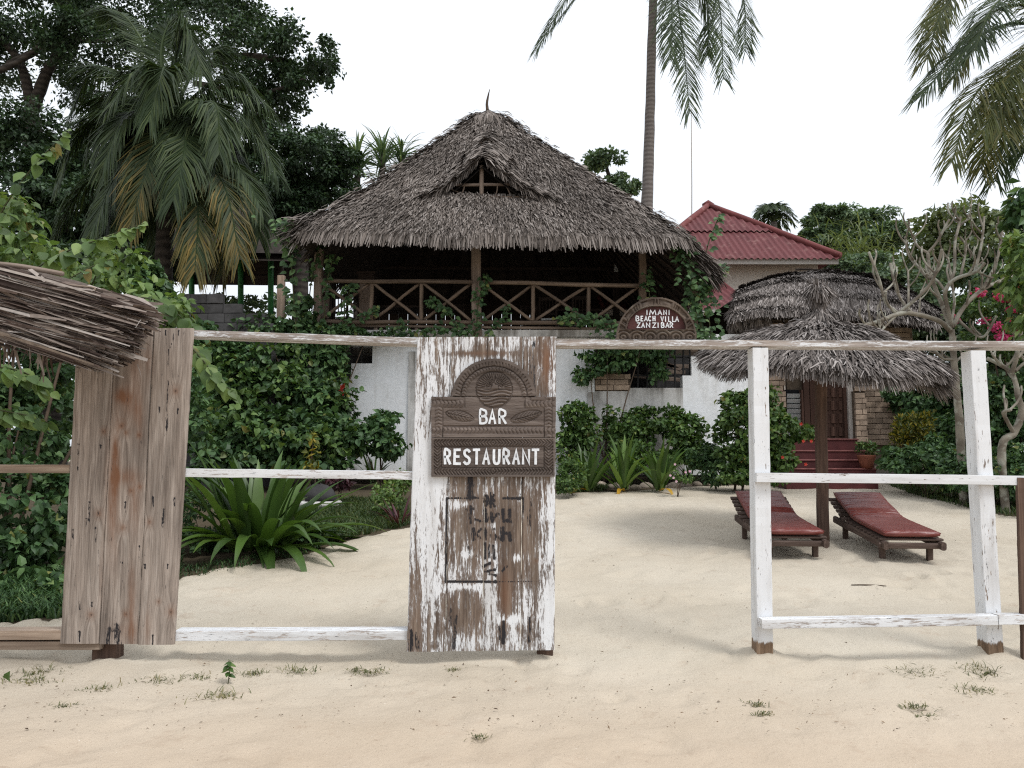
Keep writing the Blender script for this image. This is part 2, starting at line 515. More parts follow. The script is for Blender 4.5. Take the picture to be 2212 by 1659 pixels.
def plain_mat(name, col, rough=0.7, var=0.2, scale=8, spec=0.3, bump=0.0, metallic=0.0):
    n = NT(name)
    c = n.mix(1.0, col, n.ramp(n.noise(n.pos(), scale, 4), [(0.3, 1 - var), (0.7, 1 + var * 0.7)]), 'MULTIPLY')
    ob = n.node('ShaderNodeObjectInfo').outputs['Random']
    c = n.mix(1.0, c, n.ramp(ob, [(0, 1 - var * 0.5), (1, 1 + var * 0.5)]), 'MULTIPLY')
    n.color(c); n.b.inputs['Roughness'].default_value = rough; n.b.inputs['Specular IOR Level'].default_value = spec; n.b.inputs['Metallic'].default_value = metallic
    if bump: n.bump(n.noise(n.pos(), scale * 5, 4), bump, 0.01)
    return n.m

def sand_mat():
    n = NT('sand'); p = n.pos()
    a = n.noise(p, 0.55, 5, 0.6); b = n.noise(p, 7, 6, 0.7); fine = n.noise(p, 240, 3, 0.7)
    c = n.ramp(a, [(0.3, (0.458, 0.398, 0.312)), (0.7, (0.538, 0.482, 0.395))])
    near = n.attr('m_near')
    c = n.mix(near, c, n.ramp(a, [(0.3, (0.445, 0.345, 0.25)), (0.7, (0.51, 0.41, 0.31))]))
    c = n.mix(n.mrange(b, 0.58, 0.75, 0, 0.30), c, (0.37, 0.26, 0.18))
    c = n.mix(1.0, c, n.ramp(fine, [(0.25, 0.82), (0.5, 1.0), (0.8, 1.1)]), 'MULTIPLY')
    sp = n.noise(p, 95, 2, 0.5)
    c = n.mix(n.mrange(sp, 0.70, 0.74, 0, 0.65), c, (0.13, 0.09, 0.06))
    sp2 = n.noise(n.mapping(p, (1, 1, 1), (7, 3, 0)), 70, 2, 0.5)
    c = n.mix(n.mrange(sp2, 0.72, 0.76, 0, 0.6), c, (0.72, 0.66, 0.58))
    sc_ = n.noise(p, 3.2, 6, 0.72, 0.4)
    c = n.mix(n.mrange(sc_, 0.56, 0.74, 0, 0.42), c, (0.34, 0.25, 0.18))
    c = n.mix(n.mrange(n.noise(n.mapping(p, (1, 1, 1), (3, 9, 0)), 14, 5, 0.75), 0.60, 0.72, 0, 0.4), c, (0.27, 0.19, 0.135))
    soil = n.mix(n.noise(p, 9, 5), (0.035, 0.03, 0.02), (0.11, 0.085, 0.055))
    edge = n.mrange(n.math('ADD', n.attr('m_soil'), n.math('MULTIPLY', n.math('SUBTRACT', n.noise(p, 6, 5, 0.7), 0.5), 0.9)), 0.38, 0.62)
    c = n.mix(edge, c, soil)
    n.color(c); n.b.inputs['Roughness'].default_value = 1.0; n.b.inputs['Specular IOR Level'].default_value = 0.1
    n.bump(n.math('ADD', n.math('MULTIPLY', n.noise(p, 22, 5, 0.65), 1.0), n.math('MULTIPLY', fine, 0.16)), 0.5, 0.02)
    return n.m

def trunk_mat(name, a, b, ring=9.0, lichen=None):
    n = NT(name); p = n.pos()
    wv = n.node('ShaderNodeTexWave', wave_type='BANDS', bands_direction='Z'); wv.inputs['Scale'].default_value = ring * 0.16
    wv.inputs['Distortion'].default_value = 2.5; wv.inputs['Detail'].default_value = 3; n.link(p, wv.inputs['Vector'])
    f = n.math('ADD', n.math('MULTIPLY', wv.outputs['Fac'], 0.45), n.math('MULTIPLY', n.noise(p, 9, 5), 0.6))
    c = n.ramp(f, [(0.25, a), (0.75, b)])
    if lichen: c = n.mix(n.mrange(n.noise(p, 5, 4), 0.5, 0.62, 0, 0.8), c, lichen)
    n.color(c); n.b.inputs['Roughness'].default_value = 0.95; n.bump(f, 0.5, 0.02)
    return n.m

def cushion_mat():
    n = NT('maroon_vinyl'); p = n.coord('Object')
    c = n.mix(n.noise(p, 3, 4), (0.125, 0.026, 0.022), (0.18, 0.043, 0.034))
    n.color(c); n.b.inputs['Roughness'].default_value = 0.38; n.b.inputs['Specular IOR Level'].default_value = 0.5
    c2 = n.mix(n.mrange(n.noise(p, 5, 5, 0.7), 0.5, 0.72, 0, 0.5), c, (0.26, 0.085, 0.065)); n.color(c2)
    n.bump(n.noise(n.mapping(p, (2.0, 10, 4)), 1.0, 3, 0.5, 1.6), 0.6, 0.03)
    return n.m

def tin_mat(name, col):
    n = NT(name); p = n.pos()
    c = n.mix(n.mrange(n.noise(n.mapping(p, (3, 0.8, 0.8)), 1.0, 5), 0.4, 0.75, 0, 0.55), col, tuple(x * 0.55 for x in col))
    c = n.mix(n.mrange(n.noise(p, 3, 5), 0.55, 0.75, 0, 0.5), c, (0.30, 0.17, 0.15))
    n.color(c); n.b.inputs['Roughness'].default_value = 0.75
    return n.m

MT = dict(
    sand=sand_mat(),
    plank=painted_wood('bare_planks', wood=((0.15, 0.118, 0.098), (0.30, 0.248, 0.21), (0.46, 0.40, 0.35)), level=-0.9),
    panel=painted_wood('flaking_white_planks', wood=((0.075, 0.052, 0.040), (0.15, 0.108, 0.082), (0.26, 0.205, 0.16)), level=-0.02, grime=0.55, chips=0.6),
    white=painted_wood('worn_white_paint', level=0.21, grime=0.55, soft=0.04, chips=0.9),
    rail_grey=painted_wood('weathered_grey_rail', wood=((0.19, 0.15, 0.125), (0.335, 0.285, 0.25), (0.47, 0.415, 0.375)), level=-0.04, grime=0.8, soft=0.12, chips=0.6),
    rail=painted_wood('scuffed_white_rail', wood=((0.20, 0.155, 0.13), (0.34, 0.285, 0.245), (0.48, 0.42, 0.375)), level=0.10, grime=0.75, soft=0.10, chips=0.8),
    bare_rail=wood_mat('bare_rail', (0.20, 0.14, 0.10), (0.33, 0.25, 0.19), (0.45, 0.36, 0.28)),
    dark_stub=wood_mat('dark_stub', (0.05, 0.03, 0.022), (0.09, 0.055, 0.04), (0.14, 0.09, 0.065)),
    carved=wood_mat('carved_wood', (0.058, 0.044, 0.037), (0.100, 0.078, 0.066), (0.160, 0.130, 0.112), 2.0, 30, 0.8, 0.25),
    gate_carved=wood_mat('carved_arch', (0.045, 0.032, 0.025), (0.085, 0.062, 0.047), (0.155, 0.122, 0.094), 5, 16, 0.8, 0.3, weather=(0.17, 0.145, 0.12)),
    maroon_board=plain_mat('maroon_board', (0.062, 0.020, 0.018), 0.7, 0.4, 14),
    letter=plain_mat('white_lettering', (0.68, 0.70, 0.72), 0.7, 0.16, 40),
    thatch=thatch_mat('makuti_thatch', [(0.0, (0.055, 0.046, 0.040)), (0.35, (0.120, 0.101, 0.088)), (0.7, (0.19, 0.164, 0.146)), (0.93, (0.25, 0.22, 0.20)), (1.0, (0.30, 0.27, 0.245))]),
    thatch_grey=thatch_mat('grey_thatch', [(0.0, (0.058, 0.049, 0.044)), (0.4, (0.142, 0.123, 0.112)), (0.75, (0.23, 0.203, 0.187)), (1.0, (0.36, 0.325, 0.305))]),
    thatch_near=thatch_mat('stripped_thatch', [(0.0, (0.030, 0.021, 0.018)), (0.3, (0.095, 0.068, 0.056)), (0.55, (0.175, 0.138, 0.115)), (0.8, (0.27, 0.225, 0.195)), (1.0, (0.40, 0.36, 0.325))]),
    under=plain_mat('dark_underside', (0.035, 0.027, 0.022), 0.95, 0.4, 6),  # near black: the shade beneath the thatch is put into the colour
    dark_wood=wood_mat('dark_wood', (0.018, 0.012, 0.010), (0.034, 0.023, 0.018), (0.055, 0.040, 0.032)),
    log=wood_mat('pole_wood', (0.085, 0.058, 0.042), (0.16, 0.115, 0.084), (0.25, 0.19, 0.145), 2, 24),
    post=wood_mat('grey_post', (0.13, 0.095, 0.075), (0.215, 0.165, 0.132), (0.31, 0.25, 0.205), 1.5, 30),
    plaster=plaster_mat('white_plaster', (0.78, 0.79, 0.80), amount=0.42),
    plaster_dirty=plaster_mat('dirty_plaster', (0.58, 0.565, 0.54), stain=(0.10, 0.085, 0.065), amount=0.85, soft=(0.40, 0.66)),
    cream=plaster_mat('cream_wall', (0.74, 0.655, 0.575), stain=(0.42, 0.36, 0.30), amount=0.35),
    fascia=plaster_mat('pale_fascia', (0.50, 0.46, 0.42), amount=0.4),
    brick=plain_mat('limestone_block', (0.37, 0.28, 0.21), 0.95, 0.38, 7, 0.2, 0.5),
    mortar=plain_mat('mortar', (0.15, 0.115, 0.085), 0.95, 0.3, 9, 0.2, 0.5),
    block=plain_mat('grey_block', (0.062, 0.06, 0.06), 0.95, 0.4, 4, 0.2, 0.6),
    tin=tin_mat('red_tin_roof', (0.135, 0.038, 0.040)),
    tin_dark=tin_mat('dark_red_ridge', (0.16, 0.042, 0.040)),
    red_step=plain_mat('red_oxide_step', (0.088, 0.022, 0.022), 0.6, 0.25, 5),  # darkened red: shade of the surrounding plants is in the colour
    nosing=plain_mat('worn_step_edge', (0.17, 0.062, 0.055), 0.7, 0.4, 9),
    door=wood_mat('carved_door_wood', (0.045, 0.022, 0.016), (0.085, 0.045, 0.032), (0.14, 0.08, 0.058), 2, 24),
    glass=plain_mat('louvre_glass', (0.42, 0.43, 0.42), 0.25, 0.2, 4, 0.5),
    iron=plain_mat('dark_iron', (0.016, 0.015, 0.015), 0.7, 0.3, 10),
    black=plain_mat('shade_black', (0.010, 0.010, 0.012), 0.9, 0.2, 5),  # black faces that stand in for the shade in openings
    green_paint=plain_mat('green_paint', (0.032, 0.16, 0.045), 0.6, 0.35, 6),
    vinyl=cushion_mat(),
    lounger=wood_mat('lounger_wood', (0.045, 0.028, 0.022), (0.082, 0.055, 0.044), (0.14, 0.102, 0.084), 2, 34),
    pole=wood_mat('parasol_pole', (0.045, 0.028, 0.020), (0.085, 0.052, 0.038), (0.14, 0.09, 0.066), 2, 26),
    cloth=plain_mat('white_cloth', (0.62, 0.63, 0.62), 0.8, 0.1, 6),
    rock=plain_mat('coral_rock', (0.30, 0.25, 0.20), 0.95, 0.5, 12, 0.2, 0.7),
    terracotta=plain_mat('terracotta', (0.24, 0.085, 0.05), 0.85, 0.3, 8),
    stem=plain_mat('green_stem', (0.055, 0.06, 0.025), 0.8, 0.3, 9),
    twig=plain_mat('brown_twig', (0.085, 0.06, 0.042), 0.9, 0.35, 9),
    bark=trunk_mat('dark_bark', (0.022, 0.018, 0.015), (0.06, 0.05, 0.042)),
    palm_bark=trunk_mat('palm_bark', (0.115, 0.098, 0.088), (0.185, 0.162, 0.148), 14),
    frangipani=trunk_mat('frangipani_bark', (0.12, 0.10, 0.078), (0.23, 0.205, 0.165), 5, lichen=(0.32, 0.315, 0.265)),
    rachis=plain_mat('frond_rib', (0.20, 0.17, 0.05), 0.6, 0.3, 6),
    # foliage
    tree=leaf_mat('tree_leaf', [(0, (0.017, 0.034, 0.016)), (0.6, (0.033, 0.064, 0.029)), (1, (0.060, 0.105, 0.044))], 0.16),
    vine=leaf_mat('vine_leaf', [(0, (0.024, 0.053, 0.019)), (0.6, (0.054, 0.110, 0.040)), (0.97, (0.115, 0.195, 0.070)), (1, (0.18, 0.18, 0.05))], 0.16, 0.5, 0.3),
    bush=leaf_mat('bush_leaf', [(0, (0.030, 0.062, 0.016)), (0.6, (0.062, 0.118, 0.029)), (0.97, (0.125, 0.195, 0.050)), (1, (0.20, 0.17, 0.05))], 0.2),
    lime=leaf_mat('lime_leaf', [(0, (0.050, 0.090, 0.026)), (0.6, (0.105, 0.170, 0.048)), (0.95, (0.17, 0.235, 0.074)), (1, (0.21, 0.16, 0.06))], 0.3),
    croton=leaf_mat('croton_leaf', [(0, (0.030, 0.055, 0.014)), (0.45, (0.08, 0.10, 0.016)), (0.8, (0.22, 0.19, 0.020)), (1, (0.34, 0.26, 0.03))], 0.25),
    lily=leaf_mat('lily_leaf', [(0, (0.032, 0.068, 0.014)), (0.6, (0.058, 0.112, 0.022)), (1, (0.105, 0.175, 0.035))], 0.22, 0.42, 0.4),
    lily_dark=leaf_mat('dark_lily_leaf', [(0, (0.026, 0.058, 0.016)), (1, (0.056, 0.104, 0.030))], 0.2, 0.42, 0.4),
    yellow_leaf=leaf_mat('dead_yellow_leaf', [(0, (0.36, 0.20, 0.02)), (1, (0.46, 0.28, 0.03))], 0.2),
    purple=leaf_mat('purple_leaf', [(0, (0.035, 0.012, 0.016)), (1, (0.075, 0.022, 0.03))], 0.2),
    frond=leaf_mat('palm_leaflet', [(0, (0.020, 0.036, 0.014)), (0.6, (0.034, 0.056, 0.021)), (1, (0.062, 0.085, 0.030))], 0.2, 0.55, 0.22),  # darkened leaflets: shade of the big tree is put into the colour
    frond_old=leaf_mat('yellowing_leaflet', [(0, (0.05, 0.054, 0.018)), (0.5, (0.09, 0.078, 0.024)), (0.88, (0.13, 0.10, 0.03)), (1, (0.18, 0.125, 0.036))], 0.2, 0.55, 0.2, young=[(0, (0.020, 0.036, 0.014)), (0.6, (0.036, 0.055, 0.021)), (1, (0.066, 0.080, 0.030))]),
    frond_sun=leaf_mat('sunlit_leaflet', [(0, (0.045, 0.062, 0.020)), (0.6, (0.085, 0.10, 0.028)), (1, (0.16, 0.145, 0.045))], 0.35, 0.5, 0.3),  # lit copy of the palm leaflet, sunlight put into the colour
    bamboo=leaf_mat('pale_leaf', [(0, (0.06, 0.09, 0.035)), (1, (0.15, 0.18, 0.075))], 0.3),
    far_tree=leaf_mat('far_leaf', [(0, (0.052, 0.088, 0.050)), (0.6, (0.10, 0.158, 0.080)), (1, (0.17, 0.235, 0.11))], 0.2),  # lightened: distance haze is put into the leaf colour
    grass=leaf_mat('grass_blade', [(0, (0.030, 0.055, 0.018)), (0.7, (0.058, 0.095, 0.030)), (1, (0.13, 0.135, 0.05))], 0.25),
    weed=leaf_mat('sand_weed', [(0, (0.07, 0.085, 0.035)), (0.6, (0.13, 0.14, 0.06)), (1, (0.26, 0.22, 0.12))], 0.25),
    pink=leaf_mat('bougainvillea', [(0, (0.36, 0.028, 0.12)), (1, (0.58, 0.075, 0.24))], 0.35),
    red_petal=leaf_mat('red_petal', [(0, (0.48, 0.03, 0.02)), (1, (0.60, 0.07, 0.04))], 0.3),
    pale_petal=leaf_mat('pale_petal', [(0, (0.55, 0.30, 0.44)), (1, (0.66, 0.50, 0.58))], 0.3),
    litter=leaf_mat('dry_litter', [(0, (0.06, 0.04, 0.028)), (0.6, (0.15, 0.10, 0.065)), (1, (0.28, 0.20, 0.13))], 0.0, 0.9, 0.1),
)
# ------------------------------------------------------------------ ground
def graded(a0, a1, step, far0, far1, k=1.28):
    c = list(np.arange(a0, a1 + 1e-6, step)); s = step
    x = a1
    while x < far1: s *= k; x += s; c.append(min(x, far1))
    s = step; x = a0
    while x > far0: s *= k; x -= s; c.insert(0, max(x, far0))
    return np.array(c)

BED = [(-400, 1362), (0, 1348), (130, 1338), (300, 1302), (385, 1256), (460, 1238), (540, 1224), (620, 1212), (690, 1192), (760, 1170), (830, 1154), (886, 1142), (960, 1112), (1080, 1085), (1200, 1066), (1330, 1061), (1500, 1050), (1600, 1047),
       (1700, 1043), (1800, 1041), (1900, 1038), (1935, 1046), (1960, 1064), (2010, 1076), (2060, 1086), (2130, 1106), (2212, 1116), (2320, 1132), (2700, 1150)]
bedw = [tuple(GP(*b)[:2]) for b in BED] + [(70, 60), (-70, 60)]
def make_ground():
    xs = graded(-7, 8, 0.05, -900, 900); ys = graded(2.6, 15.5, 0.05, -400, 1500)
    X, Y = np.meshgrid(xs, ys)
    Z = ground_z(Y)
    den = np.clip(1 - np.abs(Y - 8) / 14, 0, 1)
    Z = Z + den * ((fbm(X * 0.7, Y * 0.7, 3) - 0.5) * 0.10 + (fbm(X * 2.6, Y * 2.6, 8) - 0.5) * 0.055 + (fbm(X * 7, Y * 7, 21) - 0.5) * 0.022)
    r = np.random.default_rng(4)
    for _ in range(900):                                           # footprints and scuffs in the sand
        cx, cy = r.uniform(-5, 6), r.uniform(3.2, 13.5); a = r.uniform(0, 3.14); l, w_ = r.uniform(0.09, 0.17), r.uniform(0.045, 0.08); dp = r.uniform(0.006, 0.024)
        i0, i1 = np.searchsorted(xs, [cx - 0.5, cx + 0.5]); j0, j1 = np.searchsorted(ys, [cy - 0.5, cy + 0.5])
        dx = X[j0:j1, i0:i1] - cx; dy = Y[j0:j1, i0:i1] - cy
        q = ((dx * math.cos(a) + dy * math.sin(a)) / l) ** 2 + ((-dx * math.sin(a) + dy * math.cos(a)) / w_) ** 2
        Z[j0:j1, i0:i1] += -dp * np.exp(-q) + dp * 0.55 * np.exp(-((q - 2.2) / 1.2) ** 2)
    for (u, v) in ((1640, 1421), (1652, 1421), (2125, 1421), (2152, 1421), (221, 1446), (1178, 1421), (2222, 1402), (1776, 1172), (1060, 1432)):
        b = GP(u, v); q = ((X - b[0]) ** 2 + (Y - b[1]) ** 2); Z = Z + 0.035 * np.exp(-q / 0.022) * (0.6 + 0.8 * fbm(X * 6, Y * 6, 5))
    for (u, v, s, d_) in ((1130, 1433, .07, .07), (1050, 1436, .09, .03), (1090, 1440, .12, .02)):
        b = GP(u, v); Z = Z - d_ * np.exp(-(((X - b[0]) / s) ** 2 + ((Y - b[1]) / (s * .6)) ** 2))
    soil = inpoly(X, Y, bedw).astype(float)
    near = np.clip((5.6 - Y) / 1.8, 0, 1) * 0.75
    mb = MB(); mb.grid(X, Y, Z, m_soil=soil, m_near=near)
    tag(mb.build('ground', MT['sand'], smooth=True), kind='structure')
make_ground()

# ------------------------------------------------------------------ thatch
def blades(mb, p, d, n, L, W, lift, droop, tipw=0.45):
    """narrow dry leaf strips from p along d, standing off along n"""
    N = len(p); d = unit(d); n = unit(n - d * np.sum(n * d, -1, keepdims=True)); s = np.cross(d, n)
    L = np.broadcast_to(L, (N,))[:, None]; W = np.broadcast_to(W, (N,))[:, None]; lift = np.broadcast_to(lift, (N,))[:, None]
    a = p; b = p + d * L * 0.55 + n * lift * 0.75; c = p + d * L + n * lift + np.array([0, 0, -1.0]) * droop * L
    tw = rng.uniform(-0.5, 0.5, (N, 1)); s2 = unit(s + n * tw)
    v = np.stack([a - s * W / 2, a + s * W / 2, b + s2 * W / 2, b - s2 * W / 2, c + s2 * W * tipw / 2, c - s2 * W * tipw / 2], 1)
    i = np.arange(N)[:, None] * 6
    mb.add(v.reshape(-1, 3), np.concatenate([i + np.array([0, 1, 2, 3]), i + np.array([3, 2, 4, 5])]))

def thatch(mb, pos, courses, per_m, L, W, lift=0.05, droop=0.1, keep=None, srange=(0, 1), flip=1, jit=0.3, spread=0.25):
    dt = courses[1] - courses[0] if len(courses) > 1 else 0.05
    for t in courses:
        s_ = np.linspace(*srange, 30); q = pos(s_, np.full(30, t)); ln = np.linalg.norm(np.diff(q, axis=0), axis=1).sum()
        n = max(4, int(ln * per_m)); s = rng.uniform(*srange, n); tt = t + rng.normal(0, abs(dt) * jit, n)
        e = 1e-3
        p = pos(s, tt); d = unit(pos(s, tt - e) - p); sd = unit(pos(s + e, tt) - p); nn = np.cross(sd, d) * flip
        nn = nn * np.sign(np.sum(nn * np.array([0, 0, 1.0]), -1, keepdims=True) + 1e-6)
        d = unit(d + sd * rng.normal(0, spread, (n, 1)))
        if keep is not None:
            k = keep(p + d * 0.1); p, d, nn = p[k], d[k], nn[k]; n = len(p)
            if n == 0: continue
        clump = vnoise(s * ln * 2.2, np.full(len(s), t * 37.0), 9)[:n] if keep is None else rng.uniform(0, 1, n)
        blades(mb, p + nn * rng.uniform(0.0, 0.05, (n, 1)), d, nn, L * rng.uniform(0.6, 1.25, n), W * rng.uniform(0.6, 1.4, n), lift * (0.4 + 1.3 * clump) * rng.uniform(0.4, 1.5, n), droop)

def underlay(pos, ns, nt, t0=0, t1=1, off=0.0, keep=None, s0=0, s1=1):
    s, t = np.meshgrid(np.linspace(s0, s1, ns), np.linspace(t0, t1, nt))
    p = pos(s.ravel(), t.ravel()); p[:, 2] -= off
    i = np.arange(ns * nt).reshape(nt, ns)
    q = np.stack([i[:-1, :-1], i[:-1, 1:], i[1:, 1:], i[1:, :-1]], -1).reshape(-1, 4)
    if keep is not None:
        q = q[keep(p[q].mean(1))]
    return p, q

# ------------------------------------------------------------------ villa
YV = 16.2
villa = thing('beach_villa', 'two-storey beach villa with a tall makuti thatch roof over its open railed balcony', 'house', (-0.5, YV, ground_z(YV)))
FL, FR = P(660, 491, 15.0), P(1472, 508, 15.0)
RL, RR = P(1036, 246, 19.0), P(1074, 246, 19.0)
def _sag(t): return 0.10 * np.sin(np.pi * np.clip(t, 0, 1))
def _lump(p): return (fbm(p[:, 0] * 0.8 + 5, p[:, 2] * 0.8 + p[:, 1] * 0.4, 31, 3) - 0.5) * 0.22
def roof_front(s, t):
    s = np.asarray(s)[:, None]; tt = np.asarray(t)[:, None]
    p = (FL + (FR - FL) * s) * (1 - tt) + (RL + (RR - RL) * s) * tt
    p[:, 2] -= _sag(np.asarray(t)); p[:, 2] += _lump(p); return p
def _side(A, B):
    def f(s, t):
        s = np.asarray(s); t = np.asarray(t)
        x = A[0] + (B[0] - A[0]) * t; z = A[2] + (B[2] - A[2]) * t
        yf = np.where(t > 0, 15 + 4 * t, 15.0); yb = np.where(t > 0, 23 - 4 * t, 23.0)
        p = np.column_stack([x, yf + (yb - yf) * s, z]); p[:, 2] -= _sag(t); p[:, 2] += _lump(p) * np.clip(t * 4, 0, 1); return p
    return f
roof_right, roof_left = _side(FR, RR), _side(FL, RL)
def roof_back(s, t):
    p = roof_front(s, t); p[:, 1] = 38 - p[:, 1]; return p
DA, DB = P(1042, 340, 15.9), P(1060, 286, 18.1)
DC, DC2, DE, DE2 = P(912, 432, 15.88), P(915, 416, 16.5), P(1184, 434, 15.88), P(1180, 418, 16.5)
_o = [P(948, 424, 16.1), P(1041, 352, 16.1), P(1150, 425, 16.1)]
def _in_open(p):
    # opening of the gablet, seen square on
    x, z = p[:, 0], p[:, 2]
    return (z > _o[0][2] - 0.02) & inpoly(x, z * 0.985, [(q[0], q[2] * 0.985) for q in (_o[0], _o[1] + np.array([0, 0, 0.35]), _o[2])]) & (p[:, 1] < 17.9)
keep_roof = lambda p: ~_in_open(p)
mb = MB()
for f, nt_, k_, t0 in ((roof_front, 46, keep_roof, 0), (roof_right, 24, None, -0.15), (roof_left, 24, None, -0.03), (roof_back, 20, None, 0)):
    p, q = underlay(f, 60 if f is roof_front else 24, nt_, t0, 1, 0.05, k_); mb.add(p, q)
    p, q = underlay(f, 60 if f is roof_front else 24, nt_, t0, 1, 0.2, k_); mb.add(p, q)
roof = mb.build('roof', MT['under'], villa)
mb = MB()
thatch(mb, roof_front, np.linspace(0.0, 1.0, 48), 190, 0.25, 0.024, 0.05, 0.12, keep_roof)
thatch(mb, roof_front, np.linspace(-0.012, 0.015, 4), 120, 0.32, 0.034, 0.02, 0.45)
thatch(mb, roof_right, np.linspace(-0.13, 1.0, 40), 48, 0.34, 0.042, 0.07, 0.12)
thatch(mb, roof_right, np.linspace(-0.15, -0.14, 3), 50, 0.36, 0.04, 0.02, 0.3)
thatch(mb, roof_left, np.linspace(-0.03, 1.0, 34), 48, 0.34, 0.042, 0.07, 0.12)
def hip(a, b, t0, n, out):                                          # ragged ends along a hip and the verge
    t = rng.uniform(t0, 1, n); p = a + (b - a) * t[:, None]; p[:, 2] -= _sag(t)
    d = unit((a - b)[None] + np.array(out)[None] * rng.uniform(0.2, 1.2, (n, 1)) + rng.normal(0, 0.6, (n, 3)))
    blades(mb, p + rng.normal(0, 0.05, (n, 3)), d, np.tile(np.array([[0, -0.3, 1.0]]), (n, 1)), rng.uniform(0.2, 0.42, n), 0.042, 0.06, 0.15)
hip(FL, RL, 0, 900, (-3, -1, 0)); hip(FR, RR, 0, 900, (3, -1, 0))
VG = FR + (FR - RR) * 0.15 * np.array([1, 0, 1])
n = 900; t = rng.uniform(0, 1, n)                                   # verge of the side roof where it runs lower than the front eave
pv = FR + (VG - FR) * t[:, None] + rng.normal(0, 0.03, (n, 3)) + np.outer(rng.uniform(-0.16, 0.06, n), np.array([0.6, 0, 1]))
blades(mb, pv, unit((VG - FR)[None] + rng.normal(0, 0.12, (n, 3))), np.tile(np.array([[0.6, -0.5, 0.6]]), (n, 1)), rng.uniform(0.25, 0.5, n), 0.035, 0.03, 0.05)
n = 260; pe = np.tile(FL, (n, 1)) + rng.normal(0, 0.10, (n, 3)); blades(mb, pe, unit(np.array([[-0.8, -0.25, -0.45]]) + rng.normal(0, 0.25, (n, 3))), np.tile(np.array([[0, -0.4, 1.0]]), (n, 1)), rng.uniform(0.25, 0.55, n), 0.035, 0.02, 0.1)
n = 900; th = rng.uniform(0, 6.283, n); rr = np.abs(rng.normal(0, 0.15, n))   # cap at the peak
pc = np.column_stack([(RL[0] + RR[0]) / 2 + np.cos(th) * rr * 1.6, 19 + np.sin(th) * rr, RL[2] + 0.12 - rr * 0.9])
blades(mb, pc, np.column_stack([np.cos(th), np.sin(th), np.full(n, -1.1)]), np.column_stack([np.cos(th) * 0.6, np.sin(th) * 0.6, np.ones(n)]), rng.uniform(0.2, 0.45, n), 0.04, 0.03, 0.25)
mb.build('thatch', MT['thatch'], roof, kind='stuff')
# gablet over the vent
def _gab(C, C2):
    def f(s, t):
        s = np.asarray(s)[:, None]; t_ = np.asarray(t)[:, None]
        p = (C + (C2 - C) * s) * (1 - t_) + (DA + (DB - DA) * s) * t_
        p[:, 2] -= 0.10 * np.sin(np.pi * np.asarray(t)); return p
    return f
gab = MB(); gt = MB()
for f in (_gab(DC, DC2), _gab(DE, DE2)):
    p, q = underlay(f, 10, 12, 0, 1, 0.06); gab.add(p, q); p, q = underlay(f, 10, 12, 0, 1, 0.22); gab.add(p, q)
    thatch(gt, f, np.linspace(-0.02, 1.0, 20), 110, 0.30, 0.04, 0.07, 0.15, srange=(-0.04, 1.0))
    thatch(gt, f, np.linspace(0.0, 1.0, 30), 420, 0.2, 0.026, 0.015, 0.6, srange=(-0.02, 0.03), spread=0.5)
n = 420; t = rng.uniform(0, 1, n); pr = DA + (DB - DA) * t[:, None] + rng.normal(0, 0.05, (n, 3))
blades(gt, pr, np.column_stack([rng.choice([-1, 1], n) * 1.0, rng.normal(-0.2, 0.3, n), np.full(n, -0.75)]), np.tile(np.array([[0, -0.4, 1.0]]), (n, 1)), rng.uniform(0.2, 0.4, n), 0.04, 0.06, 0.1)
gablet = gab.build('gablet', MT['under'], villa); gt.build('thatch', MT['thatch'], gablet, kind='stuff')
for a, b, r_ in (((1040, 358), (1040, 426), 0.05), ((962, 400), (1140, 398), 0.035), ((1003, 398), (995, 424), 0.018), ((1092, 398), (1104, 424), 0.018), ((972, 408), (1010, 422), 0.012), ((1075, 400), (1070, 424), 0.015)):
    MB().tube(curve_pts([P(*a, 16.05), P((a[0] + b[0]) / 2 + R.uniform(-2, 2), (a[1] + b[1]) / 2, 16.05), P(*b, 16.05)], 8), r_, 7, 0.06, R.randint(0, 99)).build('strut', MT['post'], gablet, smooth=True)
MB().bar(P(945, 427, 15.98), P(1155, 429, 15.98), 0.09, 0.07, seg=8, wob=0.006).build('sill', MT['log'], gablet)
fin = MB(); fin.tube(curve_pts([P(1053, 240, 19), P(1052, 222, 19), P(1055, 205, 19), P(1058, 193, 19)], 12), np.linspace(0.045, 0.008, 13)[:13], 7, 0.08)
fin.build('finial', MT['twig'], villa, smooth=True)

# posts of the balcony, floor, back wall
for (u0, v0, u1, v1, wpx, m) in ((690, 500, 685, 712, 17, 'post'), (1027, 500, 1031, 735, 21, 'post'), (1389, 505, 1386, 715, 15, 'log')):
    a, b = P(u0, v0, 16.05), P(u1, v1, 16.05)
    MB().bar(b, a, wpx * px(16), wpx * px(16), seg=9, cham=0.1, wob=0.006, seed=u0).build('post', MT[m], villa)
for (u0, v0, u1, v1, Y) in ((1500, 560, 1500, 760, 15.6), (1470, 520, 1455, 700, 20)):
    MB().bar(P(u1, v1, Y), P(u0, v0, Y), 0.13, 0.13, seg=6, wob=0.006, seed=u0).build('post', MT['log'], villa)
zf = P(1000, 716, YV)[2]
x0, x1 = P(650, 700, YV)[0], P(1500, 700, YV)[0]
mb = MB(); mb.box(((x0 + x1) / 2, 19.4, zf - 0.07), (x1 - x0, 6.8, 0.14)); mb.build('floor', MT['plaster_dirty'], villa)
MB().bar(P(655, 702, 16.05), P(1420, 712, 16.05), 0.055, 0.10, seg=10, wob=0.004).build('floor_beam', MT['post'], villa)
for u in (812, 900, 965, 1098, 1190, 1287): MB().bar(P(u, 722, 16.1), P(u, 705, 16.1), 0.08, 0.08).build('joist_end', MT['post'], villa)
mb = MB()                                                          # rear wall of vertical boards, with a low gap that shows daylight
